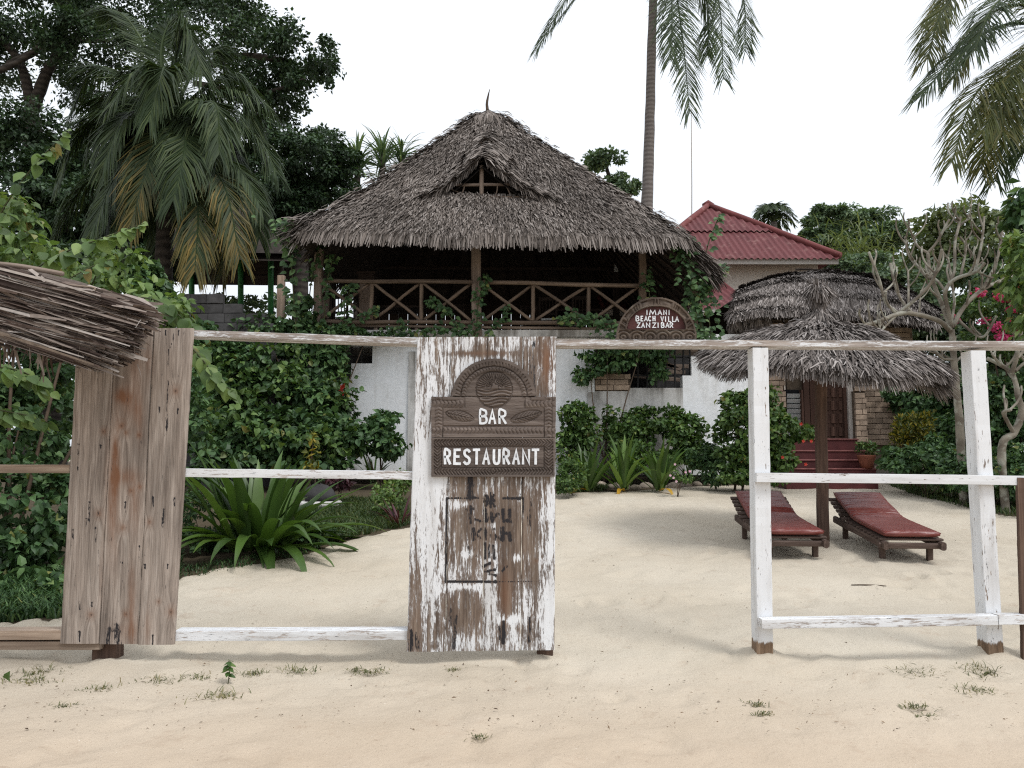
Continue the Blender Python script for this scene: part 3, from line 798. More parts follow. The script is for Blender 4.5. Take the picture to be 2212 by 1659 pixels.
for k in range(30):
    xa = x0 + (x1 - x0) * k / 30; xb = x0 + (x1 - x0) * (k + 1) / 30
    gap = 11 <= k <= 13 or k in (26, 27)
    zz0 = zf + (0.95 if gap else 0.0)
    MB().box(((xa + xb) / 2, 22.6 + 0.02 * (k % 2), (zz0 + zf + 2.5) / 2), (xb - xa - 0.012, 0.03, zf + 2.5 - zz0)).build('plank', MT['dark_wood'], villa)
for k in range(17):                                                # rafters under the side roofs, coloured near black for the shade inside
    s = k / 16
    a = roof_right(np.array([s]), np.array([-0.13]))[0] - [0, 0, 0.27]; b = roof_right(np.array([s]), np.array([0.75]))[0] - [0, 0, 0.27]
    MB().tube(np.linspace(a, b, 4), 0.035, 6, 0.05, k).build('rafter', MT['dark_wood'], villa, smooth=True)
for k in range(9):
    a = roof_right(np.array([0.0]), np.array([-0.13 + 0.06 * k]))[0] - [0, 0, 0.22]; b = roof_right(np.array([1.0]), np.array([-0.13 + 0.06 * k]))[0] - [0, 0, 0.22]
    MB().tube(np.linspace(a, b, 3), 0.022, 5, 0.05, k).build('batten', MT['dark_wood'], villa, smooth=True)
for k in range(12):
    s = k / 11
    a = roof_back(np.array([s]), np.array([0.05]))[0] - [0, 0, 0.27]; b = roof_back(np.array([s]), np.array([0.7]))[0] - [0, 0, 0.27]
    MB().tube(np.linspace(a, b, 3), 0.04, 6, 0.05, k).build('rafter', MT['dark_wood'], villa, smooth=True)
for (a, b, Y) in (((690, 505), (1035, 507), 16.0), ((1035, 507), (1395, 512), 16.0), ((700, 575), (1380, 580), 20.0)):
    MB().tube(curve_pts([P(*a, Y), P((a[0] + b[0]) / 2, (a[1] + b[1]) / 2 + 2, Y), P(*b, Y)], 10), 0.06, 7, 0.05).build('tie_beam', MT['dark_wood'], villa, smooth=True)  # beams coloured dark to carry the shade of the balcony interior

# railing of crossed poles
rail_e = thing('railing', None, None, P(1030, 690, 16.0)); rail_e.parent = villa; rail_e.location = tuple(np.array(rail_e.location) - np.array(villa.location))
def log(a, b, r, name='rail', Y=15.98, n=8, bend=1.5):
    p = curve_pts([P(*a, Y)] + [P(a[0] + (b[0] - a[0]) * t + R.uniform(-bend, bend), a[1] + (b[1] - a[1]) * t + R.uniform(-bend, bend), Y) for t in (0.3, 0.65)] + [P(*b, Y)], n)
    mbx = MB(); mbx.tube(p, r, 8, 0.06, R.randint(0, 999))
    me = mbx.mesh(name, np.array(villa.location) + np.array(rail_e.location), True); me.materials.append(MT['log'])
    o = bpy.data.objects.new(name, me); COL.objects.link(o); o.parent = rail_e; return o
log((692, 606), (1020, 609), 0.045, Y=15.93); log((1038, 610), (1380, 617), 0.048, Y=15.93)
log((690, 694), (1020, 697), 0.045, Y=15.93); log((1040, 696), (1385, 699), 0.045, Y=15.93)
for u, v0, v1 in ((803, 607, 694), (911, 608, 696), (1152, 612, 697), (1272, 614, 698)): log((u, v0), (u - 1, v1), 0.042, 'baluster', bend=0.6)
edges = [(692, 606, 694), (803, 607, 694), (911, 608, 696), (1020, 609, 697)], [(1040, 611, 697), (1152, 612, 697), (1272, 614, 698), (1382, 616, 699)]
for e_ in edges:
    for (ua, va, wa), (ub, vb, wb) in zip(e_[:-1], e_[1:]):
        log((ua + 3, va + 4), (ub - 3, wb - 4), 0.034, 'brace', 15.97); log((ua + 3, wa - 4), (ub - 3, vb + 4), 0.034, 'brace', 16.05)

# lower wall with stepped openings, grilles and block infill
def wbox(mb, u0, u1, v0, v1, Y=YV, th=0.26, proud=0.0):
    a, b = P(u0, v1, Y), P(u1, v0, Y); a2, b2 = P(u0, v0, Y), P(u1, v1, Y)
    xa, xb = a[0], b2[0]; za, zb = a[2], b[2]
    return mb.box(((xa + xb) / 2, Y - proud + th / 2, (za + zb) / 2), (xb - xa, th, zb - za))
VB = 1026
W_ = MB()
wbox(W_, 560, 1660, 722, 747)
for u0, u1, v0 in ((560, 700, 872), (700, 730, 846), (730, 754, 818), (754, 800, 785), (800, 1284, 747), (1479, 1499, 811), (1499, 1523, 770), (1523, 1660, 747)): wbox(W_, u0, u1, v0 + 0.2, VB)
wbox(W_, 1270.5, 1284, 747.5, 848, YV, 0.2, 0.05)
wbox(W_, 560, 878, 957, VB, YV, 0.1, 0.04); wbox(W_, 1490, 1660, 957, VB, YV, 0.1, 0.04)
wall = W_.build('wall', MT['plaster'], villa)
D_ = MB(); wbox(D_, 1284.3, 1362, 845, VB); wbox(D_, 1362.3, 1478.7, 838, VB)
D_.build('lower_wall', MT['plaster_dirty'], villa)
for a_, b_, c_ in ((880, 894, 760), (1271, 1283, 850)):
    D_ = MB(); wbox(D_, a_, b_, c_, VB, YV, 0.2, 0.05); D_.build('pier', MT['plaster_dirty'], villa)
def bricks(parent, u0, u1, v0, v1, Y, bw, bh, mat='brick', skip=None, r=None, off=0.0, name='brick'):
    """courses of blocks with recessed joints, each an object of its own"""
    r = r or np.random.default_rng(int(u0 + v0)); xa, xb = P(u0, v1, Y)[0], P(u1, v1, Y)[0]; za, zb = P(u0, v1, Y)[2], P(u0, v0, Y)[2]
    base = []
    for k in range(4):
        m = MB(); m.bar((-0.5, 0, 0), (0.5, 0, 0), 1.0, 1.0, cham=0.04, seg=2, wob=0.02, seed=k + 3); me = m.mesh(name); me.materials.append(MT[mat]); base.append(me)
    z = za; row = 0; out = []
    while z < zb - 0.02:
        x = xa - (bw * 0.5 if row % 2 else 0) + off
        while x < xb:
            w_ = bw * r.uniform(0.82, 1.16); c0, c1 = max(x, xa), min(x + w_, xb)
            cx, cz = (c0 + c1) / 2, z + bh / 2
            if c1 - c0 > bw * 0.25 and not (skip and skip(cx, cz)):
                o = bpy.data.objects.new(name, base[r.integers(4)]); COL.objects.link(o); o.parent = parent
                q = np.array([cx, Y - r.uniform(0.0, 0.016), cz]) - root_loc(parent)
                o.location = tuple(q); o.scale = (c1 - c0 - 0.012, 0.10, min(bh, zb - z) - 0.012); out.append(o)
            x += w_
        z += bh; row += 1
    return out
bricks(wall, 1285, 1362, 808, 844, YV + 0.06, 0.34, 0.118)
bricks(wall, 1285, 1342, 796, 807.6, YV + 0.06, 0.34, 0.112)
M_ = MB(); wbox(M_, 1285, 1361.5, 808.5, 844.6, YV + 0.085, 0.1); wbox(M_, 1285, 1341.5, 796.5, 808, YV + 0.085, 0.1); M_.build('mortar_bed', MT['mortar'], villa)
gr = thing('window_grille', None, None); gr.parent = villa; gr['label'] = 'rusty iron grille in the right stepped opening'
def bar_part(parent, a, b, wd, Y):
    m = MB(); m.bar(P(*a, Y), P(*b, Y), wd, wd, cham=0.15); me = m.mesh('bar', root_loc(parent)); me.materials.append(MT['iron'])
    o = bpy.data.objects.new('bar', me); COL.objects.link(o); o.parent = parent
for u in (1378, 1398, 1418, 1438, 1458, 1476): bar_part(gr, (u, 746), (u, 839), 0.035, YV + 0.12)
for u in (1510, 1490): bar_part(gr, (u, 746), (u, 770 if u > 1500 else 811), 0.035, YV + 0.12)
for v in (772, 811): bar_part(gr, (1364, v), (1500 if v < 800 else 1480, v), 0.03, YV + 0.155)
gl = thing('window_grille', None, None); gl.parent = villa; gl['label'] = 'iron grille behind creepers in the left stepped opening'
for u, v in ((690, 872), (715, 846), (738, 818), (760, 785), (781, 785)): bar_part(gl, (u, 746), (u, v), 0.04, YV + 0.12)
for v in (765, 800): bar_part(gl, (660, v), (800 if v < 780 else 754, v), 0.03, YV + 0.155)
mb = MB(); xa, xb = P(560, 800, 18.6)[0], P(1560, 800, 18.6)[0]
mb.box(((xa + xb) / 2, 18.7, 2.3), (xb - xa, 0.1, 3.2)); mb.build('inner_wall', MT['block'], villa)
mb = MB()
for (a, b) in (((1385, 760), (1470, 800)), ((1400, 800), (1480, 805)), ((1370, 812), (1478, 822)), ((1420, 790), (1500, 792))): mb.bar(P(*a, 17.6), P(*b, 17.6), 0.09, 0.05)
mb.build('stored_planks', MT['post'], villa, kind='stuff')
tl = thing('tile_ledge', None, None); tl.parent = villa
for k in range(11):
    u = 1338 + k * 9.2; v = 728 - (6 if k > 8 else 0)
    m = MB(); m.tube([P(u, v, 15.95), P(u, v - 3, 16.35)], 0.05, 10); me = m.mesh('tile', root_loc(tl), True); me.materials.append(MT['tin_dark']); o = bpy.data.objects.new('tile', me); COL.objects.link(o); o.parent = tl
mb = MB()
for u, v0, v1, w_ in ((770, 745, 900, 3),): pass

# furniture on the balcony
def chair_mesh():
    t = thing('dining_chair', 'x', 'chair')
    for sx in (-1, 1):
        MB().bar((0.2 * sx, 0.2, 0), (0.19 * sx, 0.24, 1.0), 0.045, 0.045).build('leg', MT['dark_wood'], t)
        MB().bar((0.2 * sx, -0.2, 0), (0.2 * sx, -0.2, 0.45), 0.045, 0.045).build('leg', MT['dark_wood'], t)
    MB().box((0, 0, 0.44), (0.46, 0.46, 0.04)).build('seat', MT['dark_wood'], t)
    MB().bar((-0.19, 0.235, 0.95), (0.19, 0.235, 0.95), 0.08, 0.03).build('top_rail', MT['dark_wood'], t)
    MB().bar((-0.19, 0.215, 0.6), (0.19, 0.215, 0.6), 0.05, 0.03).build('back_rail', MT['dark_wood'], t)
    for k in range(4): MB().bar((-0.12 + 0.08 * k, 0.22, 0.62), (-0.12 + 0.08 * k, 0.235, 0.93), 0.02, 0.02).build('slat', MT['dark_wood'], t)
    MB().box((0, -0.01, 0.485), (0.42, 0.42, 0.05)).build('cushion', MT['cloth'], t)
    return t
def copy_tree(o, parent=None):
    c = o.copy(); COL.objects.link(c)
    if parent is not None: c.parent = parent
    for ch in list(o.children): copy_tree(ch, c)
    return c
chair0 = chair_mesh()
spots = [(1148, 18.2, 0.2, 'dining chair with pale cushion just right of the middle balcony post'), (1188, 17.6, 2.9, 'dining chair with pale cushion between the two crossed railing bays right of the middle post'),
         (1225, 18.4, 0.3, 'dining chair behind the second upright of the right railing'), (1250, 17.5, 3.3, 'dining chair close behind the railing left of the last upright'),
         (985, 18.0, 0.1, 'dining chair just left of the middle balcony post'), (745, 17.4, 2.8, 'dark chair at the left end of the balcony')]
for i, (u, Y, a, lab) in enumerate(spots):
    c = chair0 if i == 0 else copy_tree(chair0)
    c.location = (P(u, 700, Y)[0], Y, zf); c.rotation_euler = (0, 0, a); tag(c, lab, 'chair', 'dining chairs on the balcony')
def table_mesh():
    t = thing('dining_table', 'x', 'table')
    MB().box((0, 0, 0.74), (1.3, 0.8, 0.05)).build('tabletop', MT['dark_wood'], t)
    for sx in (-1, 1):
        for sy in (-1, 1): MB().bar((0.55 * sx, 0.32 * sy, 0), (0.55 * sx, 0.32 * sy, 0.72), 0.08, 0.08).build('leg', MT['dark_wood'], t)
    return t
tb = table_mesh()
for i, (u, Y, lab) in enumerate(((860, 17.6, 'long dark table behind the second crossed bay of the left railing'), (1165, 19.2, 'dark dining table in the shade right of the middle post'), (1235, 18.0, 'dark dining table by the right end of the balcony'))):
    c = tb if i == 0 else copy_tree(tb)
    c.location = (P(u, 700, Y)[0], Y, zf); tag(c, lab, 'table', 'tables on the balcony')
for i, (u, Y, h, lab) in enumerate(((703, 16.7, 1.35, 'tall dark wooden cabinet post beside the left balcony post'), (792, 17.0, 1.4, 'dark wooden cabinet behind the first railing upright'))):
    t = thing('cabinet', lab, 'cabinet', (P(u, 700, Y)[0], Y, zf), 'dark cabinets on the balcony')
    b = np.array(t.location)
    MB().box(b + [0, 0, h / 2], (0.34, 0.4, h)).build('carcass', MT['dark_wood'], t)
    MB().box(b + [0, 0, h + 0.02], (0.42, 0.46, 0.05)).build('top', MT['dark_wood'], t)
    MB().box(b + [0, -0.212, h * 0.55], (0.26, 0.02, h * 0.6)).build('door', MT['post'], t)
for i, (u, v, Y, h, lab) in enumerate(((706, 650, 16.4, 0.30, 'white bottle standing at the left end of the balcony'), (1175, 640, 17.2, 0.28, 'white folded napkin on the table nearest the right railing upright'))):
    p = P(u, v, Y); z0 = zf + (0.765 if i else 0.86)
    m = MB(); m.tube([(p[0], Y, z0), (p[0], Y, z0 + h * 0.6), (p[0], Y, z0 + h * 0.75), (p[0], Y, z0 + h)], [0.045, 0.045, 0.02, 0.018], 12)
    if i == 0:
        st_ = thing('side_table', 'small dark side table at the left end of the balcony', 'table', (p[0], Y, zf))
        MB().box((p[0], Y, zf + 0.835), (0.34, 0.34, 0.045)).build('tabletop', MT['dark_wood'], st_)
        for sx_ in (-1, 1):
            for sy_ in (-1, 1): MB().bar((p[0] + 0.13 * sx_, Y + 0.13 * sy_, zf), (p[0] + 0.13 * sx_, Y + 0.13 * sy_, zf + 0.81), 0.035, 0.035).build('leg', MT['dark_wood'], st_)
        tag(m.build('bottle', MT['cloth'], smooth=True), lab, 'bottle')
MB().bar(P(1331, 720, 19.64) * [1, 1, 0] + [0, 0, zf], P(1331, 520, 19.64), 0.16, 0.16).build('post', MT['dark_wood'], villa)
tag(MB().box(P(1331, 575, 19.5), (0.10, 0.08, 0.30)).build('wall_lamp', MT['glass']), 'small grey wall lamp on the dark post inside the balcony', 'lamp')
# ------------------------------------------------------------------ the fence on the beach
YF = 5.41
fence = thing('fence', 'weathered white post and rail fence with open frames standing in the sand', 'fence', GP(1645, 1421))
def rail(a, b, vh, dp, mat, Y=YF, seg=14, face_up=False, name='rail', seed=0, wob=0.0008, Yb=None):
    """rail whose front face runs between photo points a and b (top edge) and is vh photo units high"""
    Yb = Yb or Y
    p0, p1 = P(*a, Y), P(*b, Yb); h = vh * px(Y)
    off = np.array([0, dp / 2, -h / 2])
    m = MB(); m.bar(p0 + off, p1 + off, h, dp, face=(0, -1, 0), seg=seg, cham=0.035, wob=wob, seed=seed + int(a[0] + a[1]))
    # width runs vertically for a horizontal bar
    n0 = m.at['gc'][0][1]; t = m.at['along'][0][1]
    del m.at['along']
    return m, n0, t
def add_rail(*a, parent=fence, **k):
    m, g, t = rail(*a, **k); return m.build(k.get('name', 'rail'), MT[a[4]], parent)
add_rail((404, 712), (900, 729.5), 14, 0.17, 'rail_grey', name='rail')
add_rail((1199, 733), (2900, 739), 14, 0.17, 'rail_grey', name='rail', seed=5)
add_rail((395, 1012), (890, 1018), 18, 0.05, 'rail', Y=YF - 0.01, seed=8)
add_rail((375, 1364), (884, 1362), 20, 0.13, 'rail', Y=YF - 0.01, seed=3)
add_rail((-700, 1002), (150, 1004), 18, 0.05, 'bare_rail', Y=YF - 0.02, seed=4)
add_rail((-700, 1366), (140, 1362), 19, 0.13, 'bare_rail', Y=YF - 0.03, seed=6)
add_rail((-700, 1385), (215, 1386), 17, 0.10, 'bare_rail', Y=YF - 0.02, seed=7)
add_rail((1634, 1021), (2900, 1036), 20, 0.045, 'white', Y=YF - 0.05, seed=9)
add_rail((1646, 1338), (2155, 1330), 20, 0.085, 'rail', Y=YF - 0.09, seed=10)
add_rail((2157, 1329), (2900, 1322), 20, 0.085, 'rail', Y=YF - 0.09, seed=12)
def fence_post(u0, v0, u1, v1, wpx, dp, mat='white', Y=YF, bare=0.10, label=None, seed=0):
    top, bot = P(u0, v0, Y), P(u1, v1, Y)
    bot = bot + (bot - top) / np.linalg.norm(bot - top) * 0.25
    w_ = wpx * px(Y); off = np.array([0, dp / 2, 0])
    m = MB(); m.bar(bot + off, top + off, w_, dp, seg=40, cham=0.03, wob=0.0008, seed=seed)
    t = m.at['along'][0][1]; del m.at['along']
    mp = np.where(t < 0.25 + bare, -0.8, 0.05 + 0.05 * np.sin(t * 3 + seed))
    m.at['m_paint'] = [(0, mp)]
    o = m.build('post', MT[mat], fence)
    if label: o['label'] = label
    return o
fence_post(1643, 751, 1653, 1416, 34, 0.125, seed=21)
fence_post(2113, 757, 2152, 1416, 33, 0.125, seed=34)
fence_post(2760, 757, 2790, 1416, 33, 0.125, seed=55)
fence_post(2211, 1032, 2222, 1402, 24, 0.03, 'dark_stub', Y=YF - 0.06, label='dark bare wooden upright')
st = MB(); st.bar(P(221, 1470, YF + 0.03) + [0, 0.07, 0], P(222, 1380, YF + 0.03) + [0, 0.07, 0], 50 * px(YF), 0.13, seg=4, cham=0.06, wob=0.002); st.build('post', MT['dark_stub'], fence)['label'] = 'brown stub post under the bare boards'
st = MB(); st.bar(P(1178, 1440, YF + 0.02) + [0, 0.07, 0], P(1179, 1300, YF + 0.02) + [0, 0.07, 0], 34 * px(YF), 0.1, seg=4, cham=0.06, wob=0.002); st.build('post', MT['dark_stub'], fence)['label'] = 'brown stub post under the painted boards'

def seg_dist(x, y, a, b):
    ax, ay = a; bx, by = b; dx, dy = bx - ax, by - ay
    t = np.clip(((x - ax) * dx + (y - ay) * dy) / (dx * dx + dy * dy + 1e-9), 0, 1)
    return np.hypot(x - ax - t * dx, y - ay - t * dy)

def board(parent, tl, tr, br, bl, Y, th, mat, masks, nx=30, ny=230, seed=0, knots=(), name='plank'):
    """one plank with a fine front face that carries paint and stain masks given in photo coordinates"""
    s, t = np.meshgrid(np.linspace(0, 1, nx), np.linspace(0, 1, ny))
    tl, tr, br, bl = (np.array(q, float) for q in (tl, tr, br, bl))
    UV = (tl * (1 - s[..., None]) + tr * s[..., None]) * (1 - t[..., None]) + (bl * (1 - s[..., None]) + br * s[..., None]) * t[..., None]
    r = np.random.default_rng(seed)
    edge = (vnoise(np.zeros_like(t) + seed, t * 26, seed) - 0.5) * 1.6
    UV[:, 0, 0] += edge[:, 0]; UV[:, -1, 0] += (vnoise(np.zeros_like(t) + seed + 9, t * 31, seed + 5) - 0.5)[:, -1] * 1.6
    # P() for arrays
    xc = (UV[..., 0] - 1106.0) / F; zc = -(UV[..., 1] - 829.5) / F
    k = Y / (math.cos(PITCH) - math.sin(PITCH) * zc)
    X, Z = xc * k, (math.sin(PITCH) + math.cos(PITCH) * zc) * k + CAM_H
    bow = 0.004 * (np.sin(t * 3.1 + seed) + (s - 0.5) ** 2 * 4) + (fbm(s * 3, t * 14, seed) - 0.5) * 0.003
    YY = np.full_like(X, Y) + bow
    YY[:, 0] += 0.005; YY[:, -1] += 0.005
    al, ac = Z * 1.0, X.copy()
    for (ku, kv, kr) in knots:
        kp = P(ku, kv, Y); d = np.hypot((X - kp[0]) * 1.0, (Z - kp[2]) * 0.55); rr = kr * px(Y)
        ac = ac + np.sign(X - kp[0]) * rr * 0.9 * np.exp(-(d / (rr * 1.6)) ** 2)
    gc = np.stack([al + seed * 3.7, ac + seed * 1.3, np.zeros_like(ac)], -1)
    m = MB()
    at = {kk: f(UV[..., 0], UV[..., 1]) for kk, f in masks.items()}
    if knots:
        ring = np.zeros_like(X)
        for (ku, kv, kr) in knots:
            kp = P(ku, kv, Y); d = np.hypot(X - kp[0], (Z - kp[2]) * 0.8) / (kr * px(Y))
            ring = np.maximum(ring, np.exp(-(d / 0.8) ** 2) * 0.8 + 0.14 * np.exp(-((d - 1.35) / 0.3) ** 2))
        at['m_rust'] = np.clip(at.get('m_rust', 0) + ring * 0.9, 0, 1); at['m_black'] = np.maximum(at.get('m_black', 0), np.where(ring > 0.72, 0.5, 0))
    m.grid(X, YY, Z, gc=gc, **at)
    # sides and back
    bi = np.concatenate([np.arange(nx), (np.arange(1, ny) * nx + nx - 1), (np.arange(nx - 2, -1, -1) + (ny - 1) * nx), np.arange(ny - 2, 0, -1) * nx])
    V = m.v[0]; e = V[bi].copy(); e2 = e.copy(); e2[:, 1] = Y + th
    nb = len(bi); i = np.arange(nb); j = (i + 1) % nb
    G = gc.reshape(-1, 3)[bi]
    m.add(np.concatenate([e, e2]), np.stack([i, i + nb, j + nb, j], -1), gc=np.concatenate([G, G]), **{kk: np.concatenate([a.ravel()[bi]] * 2) for kk, a in at.items()})
    c = np.array([X[0, 0], X[0, -1], X[-1, -1], X[-1, 0]]); cz = np.array([Z[0, 0], Z[0, -1], Z[-1, -1], Z[-1, 0]])
    m.add(np.column_stack([c, np.full(4, Y + th), cz]), [[3, 2, 1, 0]], gc=np.zeros((4, 3)), m_paint=np.full(4, -0.8))
    return m.build(name, MT[mat], parent, smooth=False)

# --- painted board panel in the middle
C6 = lambda x, y: ((950 + x / 1.906) * .8848, (780 + y / 1.906) * .8848)
def to6(u, v): return (u / .8848 - 950) * 1.906, (v / .8848 - 780) * 1.906
PB = [  # x, y, sx, sy, amount: more (+) or less (-) paint left
    (180, 250, 110, 300, .06), (170, 800, 90, 300, .22), (215, 690, 60, 110, .2), (180, 1250, 55, 250, .12), (135, 1300, 26, 230, -.22), (120, 1480, 40, 60, -.16), (250, 1350, 20, 120, -.05), (225, 1500, 60, 50, -.05),
    (370, 115, 60, 50, .12), (350, 250, 50, 80, .16), (430, 158, 150, 13, -.25), (420, 130, 40, 26, -.12), (550, 130, 50, 60, .02), (590, 110, 30, 40, .10), (660, 130, 40, 60, .04), (650, 240, 40, 110, -.10), (730, 200, 34, 110, -.22), (765, 250, 16, 130, .12), (690, 330, 60, 40, -.08),
    (400, 930, 130, 190, -.17), (330, 860, 50, 20, .20), (390, 920, 20, 50, .14), (560, 900, 70, 150, -.14), (480, 960, 30, 26, .20), (470, 820, 30, 60, .10), (480, 1085, 34, 55, .16), (590, 1110, 26, 22, .34), (370, 1090, 36, 18, .22), (570, 1120, 60, 120, -.12), (540, 1250, 34, 120, -.30), (480, 1190, 30, 30, .06),
    (340, 1245, 80, 16, .24), (340, 1360, 90, 90, -.20), (350, 1500, 110, 34, .10), (470, 1300, 34, 70, .20), (570, 1395, 60, 22, .22), (480, 1450, 30, 80, .10), (590, 1480, 40, 70, .06), (530, 1460, 18, 60, -.2),
    (660, 960, 60, 240, -.13), (700, 800, 60, 70, .02), (752, 930, 16, 220, .22), (700, 920, 18, 60, .14), (690, 1190, 60, 60, -.10), (740, 1360, 34, 190, .26), (640, 1320, 24, 110, .14), (660, 1450, 30, 90, -.06), (700, 1150, 20, 80, .10), (640, 760, 30, 20, .1)]
def paint6(u, v):
    x, y = to6(u, v); r = np.full(np.shape(u), -0.02)
    for (bx, by, sx, sy, a) in PB: r = r + 0.95 * a * np.exp(-((x - bx) / sx) ** 2 - ((y - by) / sy) ** 2)
    return r
ST = [  # black lines left on the boards (frame, faded letters)
    ((268, 832), (264, 1224), 5, .95), ((268, 832), (412, 830), 5, .8), ((415, 830), (440, 831), 5, .5), ((530, 832), (622, 832), 6, .9), ((262, 1220), (500, 1221), 6, .95), ((500, 1221), (690, 1220), 4, .55), ((623, 834), (624, 900), 4, .6),
    ((446, 845), (494, 842), 9, .8), ((470, 808), (470, 872), 9, .8), ((452, 820), (488, 868), 8, .8), ((488, 818), (452, 866), 8, .8), ((378, 740), (376, 830), 16, .8),
    ((378, 870), (378, 945), 10, .75), ((360, 885), (392, 880), 8, .6), ((402, 930), (428, 940), 7, .7), ((448, 885), (452, 940), 9, .9), ((452, 940), (476, 915), 8, .85), ((476, 900), (480, 940), 9, .9), ((480, 940), (504, 905), 8, .8), ((528, 885), (530, 935), 9, .95), ((530, 938), (562, 936), 9, .9), ((562, 888), (563, 942), 9, .95),
    ((392, 975), (396, 1025), 10, .7), ((400, 1000), (430, 975), 8, .55), ((404, 1000), (432, 1022), 8, .55), ((448, 975), (452, 1022), 9, .65), ((462, 980), (490, 975), 7, .5), ((470, 1000), (488, 1022), 8, .6), ((528, 970), (530, 1028), 10, .95), ((532, 998), (560, 992), 8, .9), ((560, 994), (563, 1028), 9, .9), ((496, 1005), (520, 1025), 8, .6),
    ((372, 1060), (375, 1100), 8, .5), ((398, 1065), (404, 1098), 8, .5), ((446, 1045), (446, 1110), 9, .7), ((464, 1050), (466, 1108), 8, .6), ((484, 1055), (488, 1112), 9, .7),
    ((440, 1150), (470, 1135), 8, .8), ((446, 1175), (490, 1165), 7, .8), ((470, 1185), (498, 1192), 7, .7), ((525, 1170), (548, 1150), 7, .7),
    ((105, 1450), (100, 1535), 13, .75), ((125, 1460), (132, 1530), 11, .65), ((310, 1380), (300, 1530), 10, .7), ((285, 1350), (290, 1420), 8, .5), ((533, 1410), (530, 1505), 9, .95), ((512, 1430), (515, 1490), 6, .6), ((655, 1390), (650, 1500), 9, .7), ((660, 850), (655, 960), 6, .5), ((640, 880), (645, 940), 5, .4), ((672, 90), (676, 330), 9, .42), ((655, 130), (660, 300), 6, .4)]
def black6(u, v):
    x, y = to6(u, v); r = np.zeros(np.shape(u))
    for (a, b, w_, k) in ST: r = np.maximum(r, k * np.clip(1.45 - seg_dist(x, y, a, b) / w_, 0, 1))
    return r
def rust6(u, v):
    x, y = to6(u, v)
    return np.clip(0.8 * np.exp(-((x - 735) / 26) ** 2 - ((y - 200) / 100) ** 2) + 0.55 * np.exp(-((x - 540) / 30) ** 2 - ((y - 1280) / 110) ** 2) + 0.4 * np.exp(-((x - 700) / 30) ** 2 - ((y - 1125) / 12) ** 2) + 0.35 * np.exp(-((x - 430) / 120) ** 2 - ((y - 158) / 9) ** 2), 0, 1)
panel = thing('board_panel', 'flaking white painted plank panel carrying the bar restaurant sign', 'board panel', P(1040, 1408, YF - 0.05), 'plank panels nailed to the fence')
tx, bx = [900, 973, 1053, 1129, 1202], [877, 961.5, 1041, 1125, 1198]
for k in range(4):
    board(panel, (tx[k] + 0.6, 728.5 - k * 0.4), (tx[k + 1] - 0.6, 728 - k * 0.4), (bx[k + 1] - 0.6, 1408 - 1.1 * k), (bx[k] + 0.6, 1408 - k), YF - 0.045 + 0.004 * (k % 2), 0.028, 'panel', dict(m_paint=paint6, m_black=black6, m_rust=rust6), 36, 260, 3 + k)

# --- bare board panel on the left
def nail_streaks(pts):
    def f(u, v):
        r = np.zeros(np.shape(u))
        for (a, b, l, k) in pts:
            r = np.maximum(r, k * np.clip(1.4 - seg_dist(u, v, (a, b), (a - 0.5, b + l)) / 2.2, 0, 1)); r = np.maximum(r, np.clip(1.5 - np.hypot(u - a, v - b) / 2.4, 0, 1))
        return r
    return f
NL = [(358, 714, 9, .9), (386, 714, 9, .9), (344, 880, 10, .9), (384, 884, 10, .9), (330, 1075, 18, .9), (377, 1076, 16, .95), (353, 1100, 30, .7), (350, 1120, 20, .6), (170, 960, 22, .6), (218, 962, 6, .8), (169, 1010, 6, .7), (193, 1085, 40, .7), (186, 1120, 20, .5), (206, 1140, 30, .6), (157, 1145, 16, .7), (270, 1085, 22, .6), (172, 1300, 16, .7), (198, 1302, 8, .8), (171, 1364, 20, .95), (330, 1372, 20, .95), (312, 1220, 8, .8), (362, 1220, 8, .8), (264, 1215, 12, .5), (300, 1180, 10, .5)]
_ns = nail_streaks(NL)
def blackL(u, v):
    r = _ns(u, v)
    for (a, b, w_, k) in (((236, 1360, ), (232, 1392), 7, .75), ((252, 1352), (254, 1392), 7, .8)): r = np.maximum(r, k * np.clip(1.4 - seg_dist(u, v, a[:2], b) / w_, 0, 1))
    crack = [(376, 716), (372, 740), (364, 757), (363, 800), (360, 930)]
    for a, b in zip(crack[:-1], crack[1:]): r = np.maximum(r, 0.9 * np.clip(1.3 - seg_dist(u, v, a, b) / 1.3, 0, 1))
    return r
def rustL(u, v):
    r = 0
    for (a, b, sx, sy, k) in ((250, 990, 9, 70, .75), (243, 1080, 11, 110, .85), (275, 870, 22, 45, .55), (262, 855, 16, 14, .8), (300, 890, 10, 60, .45), (290, 1090, 12, 60, .5), (270, 1030, 30, 18, .5), (285, 1360, 8, 60, .45), (318, 1360, 7, 40, .4), (268, 1365, 26, 24, .35), (284, 1280, 8, 60, .55), (218, 1250, 5, 60, .2), (290, 770, 14, 60, .5), (320, 780, 10, 40, .35), (170, 910, 14, 20, .1)):
        r = r + k * np.exp(-((u - a) / sx) ** 2 - ((v - b) / sy) ** 2)
    n = fbm(np.asarray(u) * 0.35, np.asarray(v) * 0.03, 4)
    return np.clip(r * (0.45 + 1.1 * n), 0, 1)
bare = thing('board_panel', 'bare brown plank panel of three wide boards beside the low thatch', 'board panel', P(250, 1393, YF - 0.05), 'plank panels nailed to the fence')
tx, bx = [167, 248, 331, 416.5], [127.5, 211, 296, 374.5]; vb = [1391, 1392, 1393]
kn = [[(224, 932, 7), (213, 1110, 8), (196, 1328, 8), (180, 1450, 6)], [(262, 920, 9), (272, 935, 7), (300, 940, 5), (265, 1140, 9), (282, 1060, 6), (302, 1052, 6), (270, 1327, 7)], [(379, 845, 9), (322, 1128, 7), (369, 1322, 9), (345, 1440, 9), (342, 1300, 5)]]
